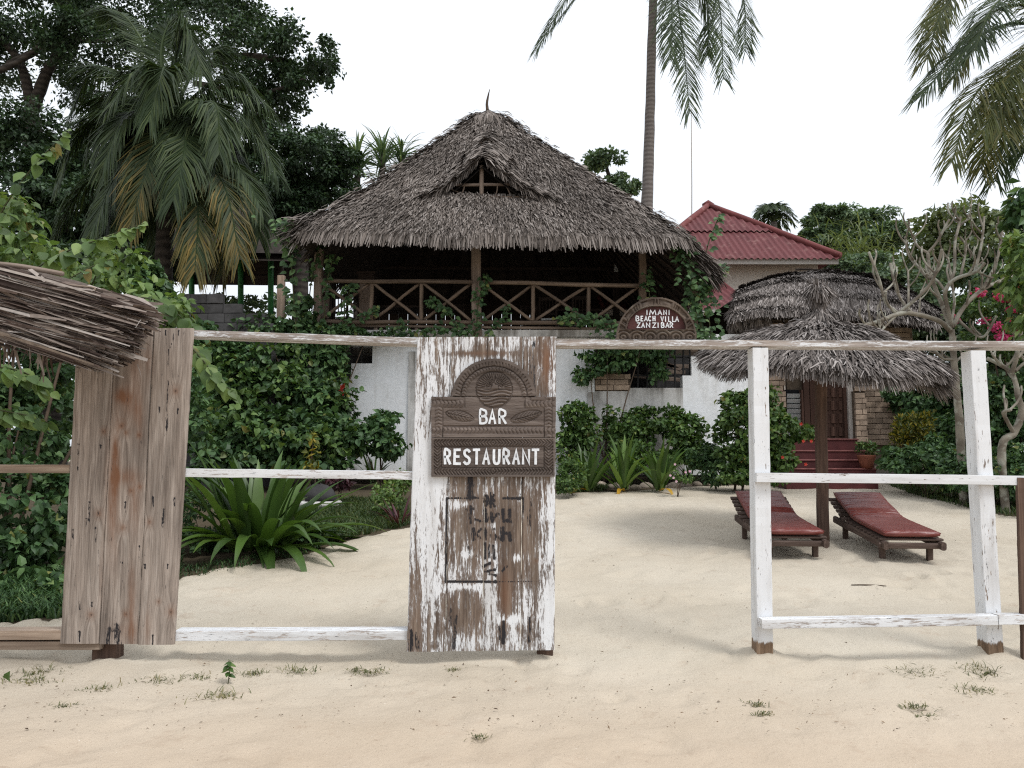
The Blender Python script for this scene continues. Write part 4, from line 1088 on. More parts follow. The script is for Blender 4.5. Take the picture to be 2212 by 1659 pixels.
for k in range(3):
    board(bare, (tx[k] + 0.7, 709), (tx[k + 1] - 0.7, 708.5), (bx[k + 1] - 0.7, vb[k]), (bx[k] + 0.7, vb[k]), YF - 0.045 + 0.005 * (k % 2), 0.03, 'plank', dict(m_black=blackL, m_rust=rustL, m_paint=lambda u, v: np.full(np.shape(u), -0.1)), 32, 230, 23 + k, kn[k])

# ------------------------------------------------------------------ carved signs
GLY = {
    'A': [[(0, 0), (0.5, 1), (1, 0)], [(0.2, 0.36), (0.8, 0.36)]],
    'B': [[(0.06, 0), (0.06, 1), (0.55, 1), (0.86, 0.90), (0.86, 0.66), (0.55, 0.54), (0.10, 0.53)], [(0.5, 0.54), (0.85, 0.46), (0.97, 0.26), (0.85, 0.07), (0.5, 0.0), (0.06, 0)]],
    'C': [[(0.95, 0.85), (0.6, 1), (0.2, 0.85), (0.05, 0.5), (0.2, 0.15), (0.6, 0), (0.95, 0.15)]],
    'E': [[(0.95, 1), (0.05, 1), (0.05, 0), (0.98, 0)], [(0.05, 0.52), (0.75, 0.52)]],
    'H': [[(0.05, 0), (0.05, 1)], [(0.95, 0), (0.95, 1)], [(0.05, 0.5), (0.95, 0.5)]],
    'I': [[(0.5, 0), (0.5, 1)]],
    'L': [[(0.1, 1), (0.1, 0), (0.95, 0)]],
    'M': [[(0, 0), (0.15, 1), (0.5, 0.2), (0.85, 1), (1, 0)]],
    'N': [[(0.05, 0), (0.05, 1), (0.95, 0.02), (0.95, 1)]],
    'R': [[(0.06, 0), (0.06, 1), (0.55, 1), (0.90, 0.88), (0.90, 0.62), (0.55, 0.50), (0.10, 0.50)], [(0.42, 0.5), (0.98, 0)]],
    'S': [[(0.93, 0.86), (0.6, 1), (0.2, 0.94), (0.08, 0.74), (0.3, 0.56), (0.7, 0.45), (0.94, 0.25), (0.75, 0.04), (0.35, 0), (0.05, 0.14)]],
    'T': [[(0, 1), (1, 1)], [(0.5, 1), (0.5, 0)]],
    'U': [[(0.05, 1), (0.05, 0.3), (0.2, 0.06), (0.5, 0), (0.8, 0.06), (0.95, 0.3), (0.95, 1)]],
    'V': [[(0, 1), (0.5, 0), (1, 1)]],
    'Z': [[(0.03, 1), (0.95, 1), (0.03, 0), (0.98, 0)]],
}
SHARP = set('AEHILMNTVZ')
def letter(ch, parent, org, w_, h, sw, yf, depth=0.006, r=None):
    """a painted capital as raised brush strokes; org is its lower left corner on a board facing -Y"""
    m = MB(); r = r or R
    for k, line in enumerate(GLY[ch]):
        pts = np.array(line, float)
        if ch not in SHARP: pts = np.column_stack([curve_pts(np.column_stack([pts, np.zeros(len(pts))]), len(pts) * 4)])[:, :2]
        pts = pts * [w_, h] + [sw * 0.0, 0] + np.random.default_rng(ord(ch) + k).normal(0, h * 0.006, (len(pts), 2))
        d = unit(np.diff(pts, axis=0)); nrm = np.column_stack([-d[:, 1], d[:, 0]])
        nv = np.vstack([nrm[:1], (nrm[:-1] + nrm[1:]), nrm[-1:]])
        ln = np.linalg.norm(nv, axis=1, keepdims=True); nv = nv / np.maximum(ln, 1e-6)
        mit = np.ones((len(pts), 1)); mit[1:-1] = np.clip(1 / np.maximum(np.sum(nv[1:-1] * nrm[:-1], 1, keepdims=True), 0.35), 1, 1.9)
        e0 = pts.copy(); e0[0] -= d[0] * sw * 0.25; e0[-1] += d[-1] * sw * 0.25
        hw = sw / 2 * mit
        A, B = e0 + nv * hw, e0 - nv * hw; A2, B2 = e0 + nv * hw * 0.88, e0 - nv * hw * 0.88
        z = yf - depth - 0.0006 * k
        def w3(q, y): return np.column_stack([org[0] + q[:, 0], np.full(len(q), y), org[2] + q[:, 1]])
        n = len(pts); i = np.arange(n - 1)
        v = np.concatenate([w3(A, yf), w3(A2, z), w3(B2, z), w3(B, yf)])
        q = np.concatenate([np.stack([i + a * n, i + 1 + a * n, i + 1 + (a + 1) * n, i + (a + 1) * n], -1) for a in (0, 1, 2)])
        m.add(v, q); m.add(v[[0, n, 2 * n, 3 * n]], [[0, 1, 2, 3]]); m.add(v[[n - 1, 2 * n - 1, 3 * n - 1, 4 * n - 1]], [[3, 2, 1, 0]])
    return m.build('letter', MT['letter'], parent)

def relief(parent, name, mat, xy2w, x0, x1, y0, y1, step, inside, height, yf, th, at=None):
    """carved board: height field (metres towards the viewer) over a sign's own drawing coordinates"""
    xs = np.arange(x0, x1 + step * 0.5, step); ys = np.arange(y0, y1 + step * 0.5, step)
    X, Y = np.meshgrid(xs, ys); wx, wz = xy2w(X, Y)
    H = height(X, Y)
    cx, cy = (X[:-1, :-1] + X[1:, 1:]) / 2, (Y[:-1, :-1] + Y[1:, 1:]) / 2
    k = inside(cx, cy)
    i = np.arange(X.size).reshape(X.shape)
    q = np.stack([i[:-1, :-1], i[1:, :-1], i[1:, 1:], i[:-1, 1:]], -1)[k]
    used = np.unique(q); mp = -np.ones(X.size, int); mp[used] = np.arange(len(used)); q = mp[q]
    v = np.column_stack([wx.ravel()[used], yf - 1.35 * H.ravel()[used], wz.ravel()[used]])
    gc = np.column_stack([v[:, 0] * 1.0, v[:, 2], np.zeros(len(v))])
    e = np.concatenate([q[:, [0, 1]], q[:, [1, 2]], q[:, [2, 3]], q[:, [3, 0]]])
    key = np.sort(e, 1); _, idx, cnt = np.unique(key[:, 0] * 10_000_000 + key[:, 1], return_index=True, return_counts=True)
    be = e[idx[cnt == 1]]
    nb = len(v); vb = v.copy(); vb[:, 1] = yf + th
    m = MB(); m.add(np.concatenate([v, vb]), np.concatenate([q, np.stack([be[:, 1], be[:, 0], be[:, 0] + nb, be[:, 1] + nb], -1), q[:, ::-1] + nb]), gc=np.concatenate([gc, gc]))
    return m.build(name, MT[mat], parent, smooth=False)

YS = YF - 0.082                                                     # back of the sign rests on the boards
def w5(X, Y):
    u = (1040 + X / 5.185) * .8848; v = (860 + Y / 5.185) * .8848
    xc = (u - 1106.0) / F; zc = -(v - 829.5) / F; k = YS / (math.cos(PITCH) - math.sin(PITCH) * zc)
    return xc * k, (math.sin(PITCH) + math.cos(PITCH) * zc) * k + CAM_H
bar_sign = thing('carved_sign', 'carved dark wood sign lettered BAR RESTAURANT with a rising sun arch', 'sign', (*[float(a) for a in (w5(860, 1580)[0], YS)], float(w5(860, 1580)[1])))
def rope(a, b, pitch=52):                                           # a along, b across 0..1
    ph = a / pitch + np.where(b < 0.5, b, 1 - b) * 0.95
    f = np.abs((ph % 1.0) - 0.5) * 2
    return 0.004 + 0.009 * np.sqrt(np.clip(1 - f ** 2, 0, 1)) * (0.45 + 0.55 * np.sin(np.pi * np.clip(b, 0, 1)))
def leafshape(X, Y, cx, cy, ang, a, b):
    c, s = math.cos(ang), math.sin(ang); x = (X - cx) * c + (Y - cy) * s; y = -(X - cx) * s + (Y - cy) * c
    wd = b * np.clip(1 - (x / a) ** 2, 0, 1) ** 0.8 + 1e-6
    ins = (np.abs(x) < a) & (np.abs(y) < wd)
    h = 0.004 + 0.008 * (1 - np.abs(y) / wd) - 0.006 * (np.abs(y) < 6) - 0.004 * (((x * 0.9 - np.abs(y) * 1.3) % 46) < 13)
    edge = (np.abs(np.abs(y) - wd) < 8) & (np.abs(x) < a)
    return ins, h, edge
def h_bar(X, Y):
    H = np.full(X.shape, 0.005) + (fbm(X * 0.02, Y * 0.12, 3) - 0.5) * 0.003
    rho = np.hypot((X - 860) / 530, (Y - 560) / 485); th = np.arctan2(560 - Y, X - 860)
    ar = Y < 560
    H = np.where(ar & (rho > 0.92), 0.013, H)
    b = np.clip((rho - 0.80) / 0.12, 0, 1); H = np.where(ar & (rho > 0.80) & (rho <= 0.92), rope(np.abs(th - 1.57) * 480, b * 0.5 + 0.0, 46), H)
    b = np.clip((rho - 0.67) / 0.12, 0, 1); H = np.where(ar & (rho > 0.67) & (rho <= 0.79), rope(np.abs(th - 1.57) * 400, b, 44), H)
    H = np.where(ar & (np.abs(rho - 0.795) < 0.012), 0.001, H)
    # middle board borders
    mid = (Y >= 560) & (Y < 1076)
    H = np.where(mid & ((X < 108) | (X > 1602) | (Y > 1034) | ((Y < 600) & ((X < 400) | (X > 1330)))), 0.013, H)
    bl = (X >= 108) & (X < 205); br = (X > 1505) & (X <= 1602); bb = (Y > 940) & (Y <= 1034); bt = (Y >= 600) & (Y < 695) & ((X < 485) | (X > 1250))
    H = np.where(mid & bl, rope(Y, (X - 108) / 97, 44), H); H = np.where(mid & br, rope(Y, (1602 - X) / 97, 44), H)
    H = np.where(mid & bb, rope(np.abs(X - 855), (Y - 940) / 94, 50), H); H = np.where(mid & bt, rope(np.abs(X - 860), (Y - 600) / 95, 50), H)
    H = np.where(mid & (((np.abs(X - 485) < 8) | (np.abs(X - 1250) < 8)) & (Y < 700)), 0.001, H)
    H = np.where(mid & (np.abs(Y - 936) < 6) & (X > 210) & (X < 1500), 0.0, H)
    H = np.where(mid & ((np.abs(X - 1498) < 5) | (np.abs(X - 210) < 5)) & (Y > 700), 0.001, H)
    for (cx, cy, an, a, bb_) in ((425, 805, 0.22, 190, 66), (1265, 815, -0.28, 210, 66)):
        ins, h, ed = leafshape(X, Y, cx, cy, an, a, bb_); H = np.where(mid & ins, h, H); H = np.where(mid & ed, 0.0005, H)
    # sun and sea in the round
    rc = np.hypot(X - 862, Y - 470); a = np.arctan2(452 - Y, X - 868)
    sunm = (rc < 222) & (Y < 462)
    ray = np.abs(((a / math.pi * 21) % 1.0) - 0.5) * 2
    H = np.where(sunm, 0.002 + 0.010 * (1 - ray ** 1.5) * np.clip(rc / 60, 0.3, 1), H)
    hub = np.hypot(X - 868, Y - 452) < 44; H = np.where(hub & (Y < 462), 0.013, H)
    sea = (rc < 222) & (Y >= 462)
    wv = (Y + 20 * np.sin((X - 862) / 62) - 462) / 42
    H = np.where(sea, 0.002 + 0.009 * (0.5 + 0.5 * np.cos(wv * 6.283)) ** 0.8, H)
    H = np.where(np.abs(rc - 228) < 9, 0.0, H)
    # lower board
    lo = Y >= 1076
    H = np.where(lo, 0.005 + (fbm(X * 0.02, Y * 0.12, 7) - 0.5) * 0.003, H)
    fr = lo & ((X < 98) | (X > 1606) | (Y < 1100) | (Y > 1556)); H = np.where(fr, 0.012, H)
    band = lo & ~fr & ((X < 188) | (X > 1502) | (Y < 1192) | (Y > 1456))
    tb_ = (Y < 1192) | (Y > 1456)
    ax = np.where(tb_, np.abs(X - 850), Y); cb = np.where(Y < 1192, (Y - 1146) / 46, np.where(Y > 1456, (Y - 1506) / 50, np.where(X < 188, (X - 143) / 45, (X - 1554) / 48)))
    ch = np.abs((((ax + np.abs(cb) * 44) / 40) % 1.0) - 0.5) * 2
    H = np.where(band, 0.003 + 0.010 * (1 - ch), H)
    H = np.where(lo & (((np.abs(X - 190) < 6) | (np.abs(X - 1500) < 6)) & (Y > 1190) & (Y < 1458) | ((np.abs(Y - 1193) < 6) | (np.abs(Y - 1456) < 6)) & (X > 190) & (X < 1500)), 0.0, H)
    H = np.where((np.abs(Y - 560) < 5) & (X > 345) & (X < 1405), 0.0, H)
    return H
relief(bar_sign, 'arch_board', 'carved', w5, 330, 1420, 70, 560, 9, lambda X, Y: (np.hypot((X - 860) / 530, (Y - 562) / 487) < 1) & (Y < 560), h_bar, YS + 0.022, 0.014)
relief(bar_sign, 'upper_board', 'carved', w5, 66, 1640, 562, 1073, 9, lambda X, Y: X > 0, h_bar, YS + 0.020, 0.016)
relief(bar_sign, 'lower_board', 'carved', w5, 66, 1630, 1081, 1580, 9, lambda X, Y: X > 0, h_bar, YS + 0.021, 0.015)
def put(txt, parent, w5_, xs, ytop, ybot, sw, yf, depth=0.007):
    for ch, (xa, xb) in zip(txt, xs):
        a = w5_(np.array(float(xa)), np.array(float(ybot))); b = w5_(np.array(float(xb)), np.array(float(ytop)))
        h = float(b[1] - a[1]); w_ = float(b[0] - a[0])
        letter(ch, parent, (float(a[0]) + sw / 2 * 0.8, 0, float(a[1]) + sw * 0.3), w_ - sw * 0.8, h - sw * 0.6, sw, yf, depth)
s5 = px(YS) * .8848 / 5.185
put('BAR', bar_sign, w5, [(668, 782), (790, 888), (912, 1022)], 722, 908, 30 * s5, YS + 0.015)
put('RESTAURANT', bar_sign, w5, [(220, 318), (342, 446), (464, 570), (588, 692), (712, 812), (842, 944), (966, 1066), (1092, 1190), (1212, 1322), (1336, 1442)], 1225, 1422, 34 * s5, YS + 0.015)

# arched sign standing on the top rail
YA = YF + 0.05
def wA(X, Y):
    u = (1480 + X / 9.217) * .8848; v = (700 + Y / 9.217) * .8848
    xc = (u - 1106.0) / F; zc = -(v - 829.5) / F; k = YA / (math.cos(PITCH) - math.sin(PITCH) * zc)
    return xc * k, (math.sin(PITCH) + math.cos(PITCH) * zc) * k + CAM_H
arch = thing('carved_sign', 'arched carved sign lettered IMANI BEACH VILLA ZANZIBAR on the top rail', 'sign', (float(wA(1120, 1165)[0]), YA, float(wA(1120, 1165)[1])))
inA = lambda X, Y: (np.hypot((X - 1122) / 900, (Y - 1190) / 940) < 1) & (Y < 1185)
inB = lambda X, Y: (np.hypot((X - 1120) / 655, (Y - 965) / 515) < 1) & (Y < 962)
def h_arch(X, Y):
    rho = np.hypot((X - 1122) / 900, (Y - 1190) / 940); th = np.arctan2((1190 - Y) / 940, (X - 1122) / 900)
    tt = np.abs(th - math.pi / 2)
    # leaf scrolls: pairs of curling ribs running round the border
    sw = np.sin(tt * 11 + 7.5 * (rho - 0.7) / 0.3 * np.sin(tt * 5.5)) ; rb = np.abs(np.sin(tt * 22 + 10 * rho + 2.5 * np.sin(tt * 11)))
    H = 0.006 + 0.010 * rb ** 0.8 + 0.005 * sw
    low = Y > 965
    xx = np.abs(X - 1120); q = np.hypot((xx % 300) - 150, (Y - 1150) * 1.1)
    H = np.where(low, 0.005 + 0.013 * np.abs(np.sin(q / 26 + xx * 0.004)), H)
    H = np.where(rho > 0.955, 0.018, H)
    rim = np.abs(np.hypot((X - 1120) / 655, (Y - 965) / 515) - 1.03) < 0.035
    H = np.where((rim & (Y < 975)) | ((np.abs(Y - 972) < 12) & (xx < 670)), 0.020, H)
    H = np.where(inB(X, Y), 0.002, H)
    return H
relief(arch, 'carved_border', 'gate_carved', wA, 215, 2030, 240, 1185, 15, lambda X, Y: inA(X, Y) & ~inB(X, Y), h_arch, YA, 0.03)
relief(arch, 'name_board', 'maroon_board', wA, 455, 1790, 440, 965, 22, inB, lambda X, Y: np.full(X.shape, 0.004) + (fbm(X * 0.01, Y * 0.05, 2) - 0.5) * 0.002, YA, 0.028)
sA = px(YA) * .8848 / 9.217
def row(txt, xs, yt, yb): put(txt, arch, wA, xs, yt, yb, 25 * sA, YA - 0.004, 0.006)
row('IMANI', [(890, 935), (962, 1122), (1150, 1252), (1278, 1362), (1388, 1432)], 525, 642)
row('BEACH', [(655, 742), (768, 830), (850, 930), (936, 1008), (1036, 1105)], 662, 782)
row('VILLA', [(1218, 1292), (1308, 1352), (1384, 1452), (1474, 1540), (1546, 1630)], 672, 795)
row('ZANZIBAR', [(680, 768), (784, 866), (888, 988), (1030, 1122), (1142, 1184), (1226, 1306), (1326, 1416), (1424, 1502)], 812, 930)
# ------------------------------------------------------------------ red roofed house behind
house = thing('red_roofed_house', 'cream house with a dark red corrugated hip roof behind the thatched hut', 'house', (7.1, 26, ground_z(26)))
AP = P(1530, 446, 28.0); ER = P(1815, 556, 24.0); EL = np.array([2 * AP[0] - ER[0], 24.0, ER[2]])
def tin_sheet(xl, xr, P0, P1, f0, f1, pitch=0.2, amp=0.03, ns=7, lift=0.0):
    """corrugated sheet between two sloping lines, x limits given as functions of the height fraction f"""
    m = MB(); n = int((xr(f0) - xl(f0)) / pitch * ns)
    fs = np.linspace(f0, f1, 8)
    x = np.linspace(xl(f0), xr(f0), n)
    X = np.zeros((len(fs), n)); Yy = X.copy(); Z = X.copy()
    for i, f in enumerate(fs):
        X[i] = np.clip(x, xl(f), xr(f)); Yy[i] = P0[1] + (P1[1] - P0[1]) * f; Z[i] = P0[2] + (P1[2] - P0[2]) * f + amp * np.cos(X[i] / pitch * 6.283) + lift * (1 - (f - f0) / (f1 - f0))
    m.grid(X, Yy, Z); return m
xl = lambda f: EL[0] + (AP[0] - EL[0]) * f; xr = lambda f: ER[0] + (AP[0] - ER[0]) * f
tin_sheet(xl, xr, EL, AP, -0.02, 0.47).build('roof_sheet', MT['tin'], house, smooth=True)
tin_sheet(xl, xr, EL, AP, 0.44, 0.985, lift=0.07).build('roof_sheet', MT['tin'], house, smooth=True)
BK = np.array([0, 8.0, 0])
for a, b in ((ER, ER + BK), (EL, EL + BK)):
    m = MB(); m.add(np.array([a, b, AP]), t=[[0, 1, 2]]); m.build('roof_slope', MT['tin'], house)
m = MB(); m.add(np.array([EL + BK, ER + BK, AP]), t=[[0, 1, 2]]); m.build('roof_slope', MT['tin'], house)
for a in (EL, ER):
    m = MB(); m.tube(np.linspace(a + [0, 0, 0.05], AP + [0, 0, 0.05], 8), 0.11, 8, 0.05); m.build('ridge_cap', MT['tin_dark'], house, smooth=True)
m = MB(); m.tube([AP + [-0.15, 0, 0.0], AP + [0, 0, 0.12], AP + [0.15, 0, 0.0]], 0.13, 8); m.build('peak_cap', MT['tin_dark'], house, smooth=True)
cx = (EL[0] + ER[0]) / 2; wdt = ER[0] - EL[0]
MB().box((cx, 24.06, ER[2] - 0.11), (wdt - 0.1, 0.08, 0.2)).build('fascia', MT['fascia'], house)
xw = P(1768, 600, 24.7)[0]
MB().box(((EL[0] + 0.6 + xw) / 2, 28.2, (ER[2] - 0.2) / 2 + 0.3), (xw - EL[0] - 0.6, 7.0, ER[2] - 0.15)).build('wall', MT['cream'], house)
e0, e1 = P(1300, 667, 21.0), P(1640, 667, 21.0); t0_ = P(1400, 606, 24.6)
tin_sheet(lambda f: e0[0], lambda f: e1[0], e0, t0_, 0.0, 1.0).build('lower_roof', MT['tin'], house, smooth=True)
MB().box(((e0[0] + e1[0]) / 2, 21.06, e0[2] - 0.1), (e1[0] - e0[0], 0.08, 0.16)).build('fascia', MT['fascia'], house)
pw = MB(); z1, z0 = P(1550, 680, 21.5)[2], 1.0
pw.box(((e0[0] + e1[0]) / 2, 21.75, (z1 + z0) / 2), (e1[0] - e0[0], 0.3, z1 - z0)); lowwall = pw.build('porch_wall', MT['mortar'], house)
bricks(lowwall, 1525, 1600, 676, 700, 21.56, 0.42, 0.16)
MB().box(P(1560, 722, 21.55), (0.9, 0.14, 0.42)).build('porch_shade_block', MT['black'], house)  # solid black block painted as the shade of a porch opening
MB().box(P(1556, 702, 21.5), (1.2, 0.12, 0.10)).build('lintel', MT['fascia'], house)
mast = MB(); mast.tube([P(1494, 640, 27.5), P(1494.5, 400, 27.5), P(1493, 236, 27.5)], [0.022, 0.02, 0.014], 6)
tag(mast.build('antenna_mast', MT['fascia']), 'thin straight antenna pole rising beside the red roof', 'antenna')

# ------------------------------------------------------------------ thatched hut with red steps
YH = 16.8
hut = thing('thatched_hut', 'low limestone block hut with a stepped grey thatch and carved door', 'hut', (*P(1800, 945, YH)[:2], ground_z(16.8)))
ev = curve_pts([P(1586, 680, 16.3), P(1650, 669, 16.15), P(1760, 670, 16.1), P(1880, 678, 16.1), P(1960, 686, 16.15), P(2022, 700, 16.4)], 40)
rg = curve_pts([P(1597, 632, 18.3), P(1680, 602, 18.6), P(1755, 589, 18.7), P(1850, 597, 18.7), P(1950, 640, 18.6), P(2018, 696, 18.4)], 40)
def line_at(c, s):
    s = np.clip(np.asarray(s), 0, 1) * (len(c) - 1); i = np.minimum(s.astype(int), len(c) - 2); f = (s - i)[:, None]
    return c[i] * (1 - f) + c[i + 1] * f
def hut_roof(s, t):
    s = np.asarray(s); t = np.asarray(t)
    p = line_at(ev, s) * (1 - t[:, None]) + line_at(rg, s) * t[:, None]
    b = np.sin(np.pi * np.clip(t, 0, 1)); p[:, 2] += 0.16 * b; p[:, 1] -= 0.25 * b; return p
m = MB()
for o in (0.05, 0.22):
    p, q = underlay(hut_roof, 40, 12, 0.0, 1.0, o); m.add(p, q)
pb, qb = underlay(hut_roof, 40, 6, 0, 1, 0.05); pb[:, 1] = 37.4 - pb[:, 1]; m.add(pb, qb)
hroof = m.build('roof', MT['under'], hut)
m = MB()
for c in (0.0, 0.25, 0.5, 0.75):
    thatch(m, hut_roof, np.linspace(c + 0.0, c + 0.2, 9), 130, 0.32, 0.026, 0.022, 0.05, spread=0.16)
    thatch(m, hut_roof, np.linspace(c + 0.0, c + 0.03, 5), 170, 0.24, 0.026, 0.07, 0.05, spread=0.16)
thatch(m, hut_roof, np.linspace(-0.03, 0.0, 3), 170, 0.26, 0.026, 0.01, 0.35)
n = 520; pl = P(1590, 678, 16.25) + np.column_stack([rng.uniform(-0.1, 0.75, n), rng.uniform(-0.1, 0.4, n), rng.uniform(-0.05, 0.12, n)])
blades(m, pl, np.array([[0, -0.05, -1.0]]) + rng.normal(0, 0.12, (n, 3)), np.tile(np.array([[0, -1.0, 0.1]]), (n, 1)), rng.uniform(0.25, 0.42, n), 0.025, 0.02, 0.0)
n = 420; tt = rng.uniform(0, 1, n); pl = hut_roof(np.zeros(n), tt) + rng.normal(0, 0.03, (n, 3))
blades(m, pl, np.array([[-0.5, -0.5, -0.6]]) + rng.normal(0, 0.25, (n, 3)), np.tile(np.array([[-1.0, -0.3, 0.3]]), (n, 1)), rng.uniform(0.2, 0.35, n), 0.025, 0.02, 0.1)
m.build('thatch', MT['thatch_grey'], hroof, kind='stuff')
for k, (sa, va) in enumerate(((0.30, 584), (0.62, 592), (0.8, 622))):
    a = line_at(rg, np.array([sa, sa + 0.22])); MB().bar(a[0] + [0, -0.1, 0.10], a[1] + [0, -0.1, 0.06], 0.10, 0.03, face=(0, 0, 1), seg=4, wob=0.008).build('ridge_strip', MT['tin_dark'] if k == 2 else MT['under'], hut)
def hbox(u0, u1, v0, v1, Y, th, name, mat):
    m_ = MB(); wbox(m_, u0, u1, v0, v1, Y, th); return m_.build(name, MT[mat], hut)
hw_l = hbox(1588, 1700, 680, 1000, YH + 0.06, 0.3, 'wall', 'mortar'); hw_r = hbox(1846, 1985, 680, 1000, YH + 0.06, 0.3, 'wall', 'mortar')
hbox(1700, 1846, 680, 842, YH + 0.3, 0.1, 'wall', 'mortar')
sk = lambda x, z: False
bricks(hw_l, 1640, 1700, 700, 962, YH + 0.02, 0.27, 0.118); bricks(hw_l, 1590, 1640, 705, 740, YH + 0.02, 0.27, 0.118)
bricks(hw_r, 1848, 1980, 700, 962, YH + 0.02, 0.30, 0.118)
bricks(hw_l, 1700, 1846, 700, 780, YH + 0.26, 0.27, 0.118)
pier = hbox(1848, 1874, 845, 955, YH - 0.12, 0.14, 'pier', 'mortar'); bricks(pier, 1848.5, 1873.5, 845, 955, YH - 0.14, 0.26, 0.118)
hbox(1836, 1847, 780, 955, YH - 0.02, 0.2, 'door_column', 'fascia')
wdw = thing('louvre_window', None, None); wdw.parent = hut; wdw.location = (0, 0, 0)
def sub(parent, m_, name, mat, smooth=False):
    me = m_.mesh(name, root_loc(parent), smooth); me.materials.append(MT[mat]); o = bpy.data.objects.new(name, me); COL.objects.link(o); o.parent = parent; return o
m_ = MB(); wbox(m_, 1697, 1737, 842, 956, YH + 0.2, 0.06); sub(wdw, m_, 'frame_back', 'black')  # black backing painted as the shade behind the louvres
for k in range(9):
    v = 850 + k * 11.2; m_ = MB(); m_.box(P(1716, v + 5, YH + 0.12), (0.33, 0.012, 0.10), np.array(Matrix.Rotation(0.5, 3, 'X'))); sub(wdw, m_, 'louvre', 'glass')
for u in (1696, 1737): m_ = MB(); wbox(m_, u - 2, u + 2, 842, 956, YH + 0.02, 0.14); sub(wdw, m_, 'frame', 'door')
dr = thing('carved_door', None, None); dr.parent = hut; dr.location = (0, 0, 0)
m_ = MB(); wbox(m_, 1752, 1836, 760, 949, YH + 0.16, 0.06); sub(dr, m_, 'leaf_panel', 'door')
for u0, u1 in ((1740, 1752), (1826, 1836)): m_ = MB(); wbox(m_, u0, u1, 760, 949, YH + 0.05, 0.1); sub(dr, m_, 'frame', 'door')
for i in range(4):
    for j in range(6):
        u = 1762 + i * 16.5; v = 782 + j * 28; m_ = MB()
        a, b = P(u, v + 20, YH + 0.15), P(u + 12, v, YH + 0.15); c = (a + b) / 2
        m_.bar((c[0], YH + 0.145, a[2]), (c[0], YH + 0.145, b[2]), b[0] - a[0], 0.05, cham=0.4, seg=1); sub(dr, m_, 'panel', 'door')
for i in range(5):
    m_ = MB(); wbox(m_, 1753.5 + i * 16.5, 1757.5 + i * 16.5, 765, 949, YH + 0.135, 0.03); sub(dr, m_, 'muntin', 'door')
steps = thing('red_steps', 'flight of red oxide steps climbing to the carved hut door', 'steps', GP(1795, 1050))
for k, (u0, u1, v, Y) in enumerate(((1716, 1852, 948, 16.0), (1710, 1872, 973, 15.65), (1704, 1888, 993, 15.3), (1700, 1892, 1012, 14.95), (1698, 1896, 1030, 14.6))):
    a = P(u0, v, Y); b = P(u1, v, Y)
    MB().bar(((a[0]), (Y + 16.75) / 2 - 0.003 * k, (a[2] + 0.5) / 2), (b[0], (Y + 16.75) / 2 - 0.003 * k, (a[2] + 0.5) / 2), a[2] - 0.5, 16.75 - Y, face=(0, -1, 0), seg=1, cham=0.02).build('step', MT['red_step'], steps)
    MB().bar((a[0] - 0.02, Y + 0.03, a[2] - 0.012), (b[0] + 0.02, Y + 0.03, a[2] - 0.012), 0.035, 0.11, face=(0, -1, 0), seg=4, cham=0.3, wob=0.002).build('nosing', MT['nosing'], steps)

# ------------------------------------------------------------------ shelter with green posts and grey block wall
shed = thing('green_post_shelter', 'dark roofed open shelter on bright green posts left of the villa', 'shelter', (*P(500, 700, 21)[:2], 1.2))
for u in (414, 520, 585): MB().tube([P(u, 700, 20.5), P(u, 520, 20.5)], 0.075, 10).build('post', MT['green_paint'], shed, smooth=True)
sr = lambda s, t: (lambda A, B, C, D: (A + (B - A) * np.asarray(s)[:, None]) * (1 - np.asarray(t)[:, None]) + (C + (D - C) * np.asarray(s)[:, None]) * np.asarray(t)[:, None])(P(330, 540, 19.6), P(626, 548, 19.6), P(440, 418, 24.0), P(520, 418, 24.0))
m = MB(); p, q = underlay(sr, 20, 10); m.add(p, q); p, q = underlay(sr, 20, 10, 0, 1, 0.2); m.add(p, q)
a, b, c, d = P(626, 548, 19.6), P(520, 418, 24.0), P(590, 590, 26.0), P(440, 418, 24.0)
m.add(np.array([a, b, c]), t=[[0, 1, 2]]); m.add(np.array([P(330, 540, 19.6), d, P(380, 590, 26.0)]), t=[[0, 1, 2]])
rf = m.build('roof', MT['under'], shed)
MB().box(P(495, 560, 26.5), (6.0, 0.1, 1.6)).build('rear_screen', MT['under'], shed)
MB().bar(P(395, 604, 20.6), P(612, 606, 20.6), 0.26, 0.1).build('beam', MT['dark_wood'], shed)
MB().bar(P(395, 578, 20.7), P(612, 580, 20.7), 0.7, 0.04).build('fascia_board', MT['dark_wood'], shed)
MB().bar(P(606, 690, 16.6), P(608, 596, 16.6), 0.15, 0.15).build('corner_post', MT['bare_rail'], shed)
bw = thing('block_wall', 'broken grey concrete block wall with a sloping top behind the creepers', 'wall', (*P(470, 720, 15.4)[:2], ground_z(15.4)))
def slope_top(x, z):
    u = x / 15.4 * F + 1106; vtop = np.interp(u, [380, 395, 438, 470, 520, 570, 600], [640, 620, 624, 642, 656, 690, 720]); return z > P(u, vtop, 15.4)[2] - 0.06
bricks(bw, 385, 600, 612, 720, 15.4, 0.40, 0.20, 'block', slope_top, name='block')
m = MB(); a = P(386, 720, 15.44); b = P(598, 720, 15.44); m.add(np.array([[a[0], 15.43, 0.8], [b[0], 15.43, 0.8], [b[0], 15.43, b[2]], [P(500, 690, 15.43)[0], 15.43, P(500, 690, 15.43)[2]], [P(398, 650, 15.43)[0], 15.43, P(398, 650, 15.43)[2]], [a[0], 15.43, P(386, 660, 15.43)[2]],
    [a[0], 15.6, 0.8], [b[0], 15.6, 0.8]]), t=[[0, 1, 2], [0, 2, 3], [0, 3, 4], [0, 4, 5]]); m.build('mortar_core', MT['block'], bw)

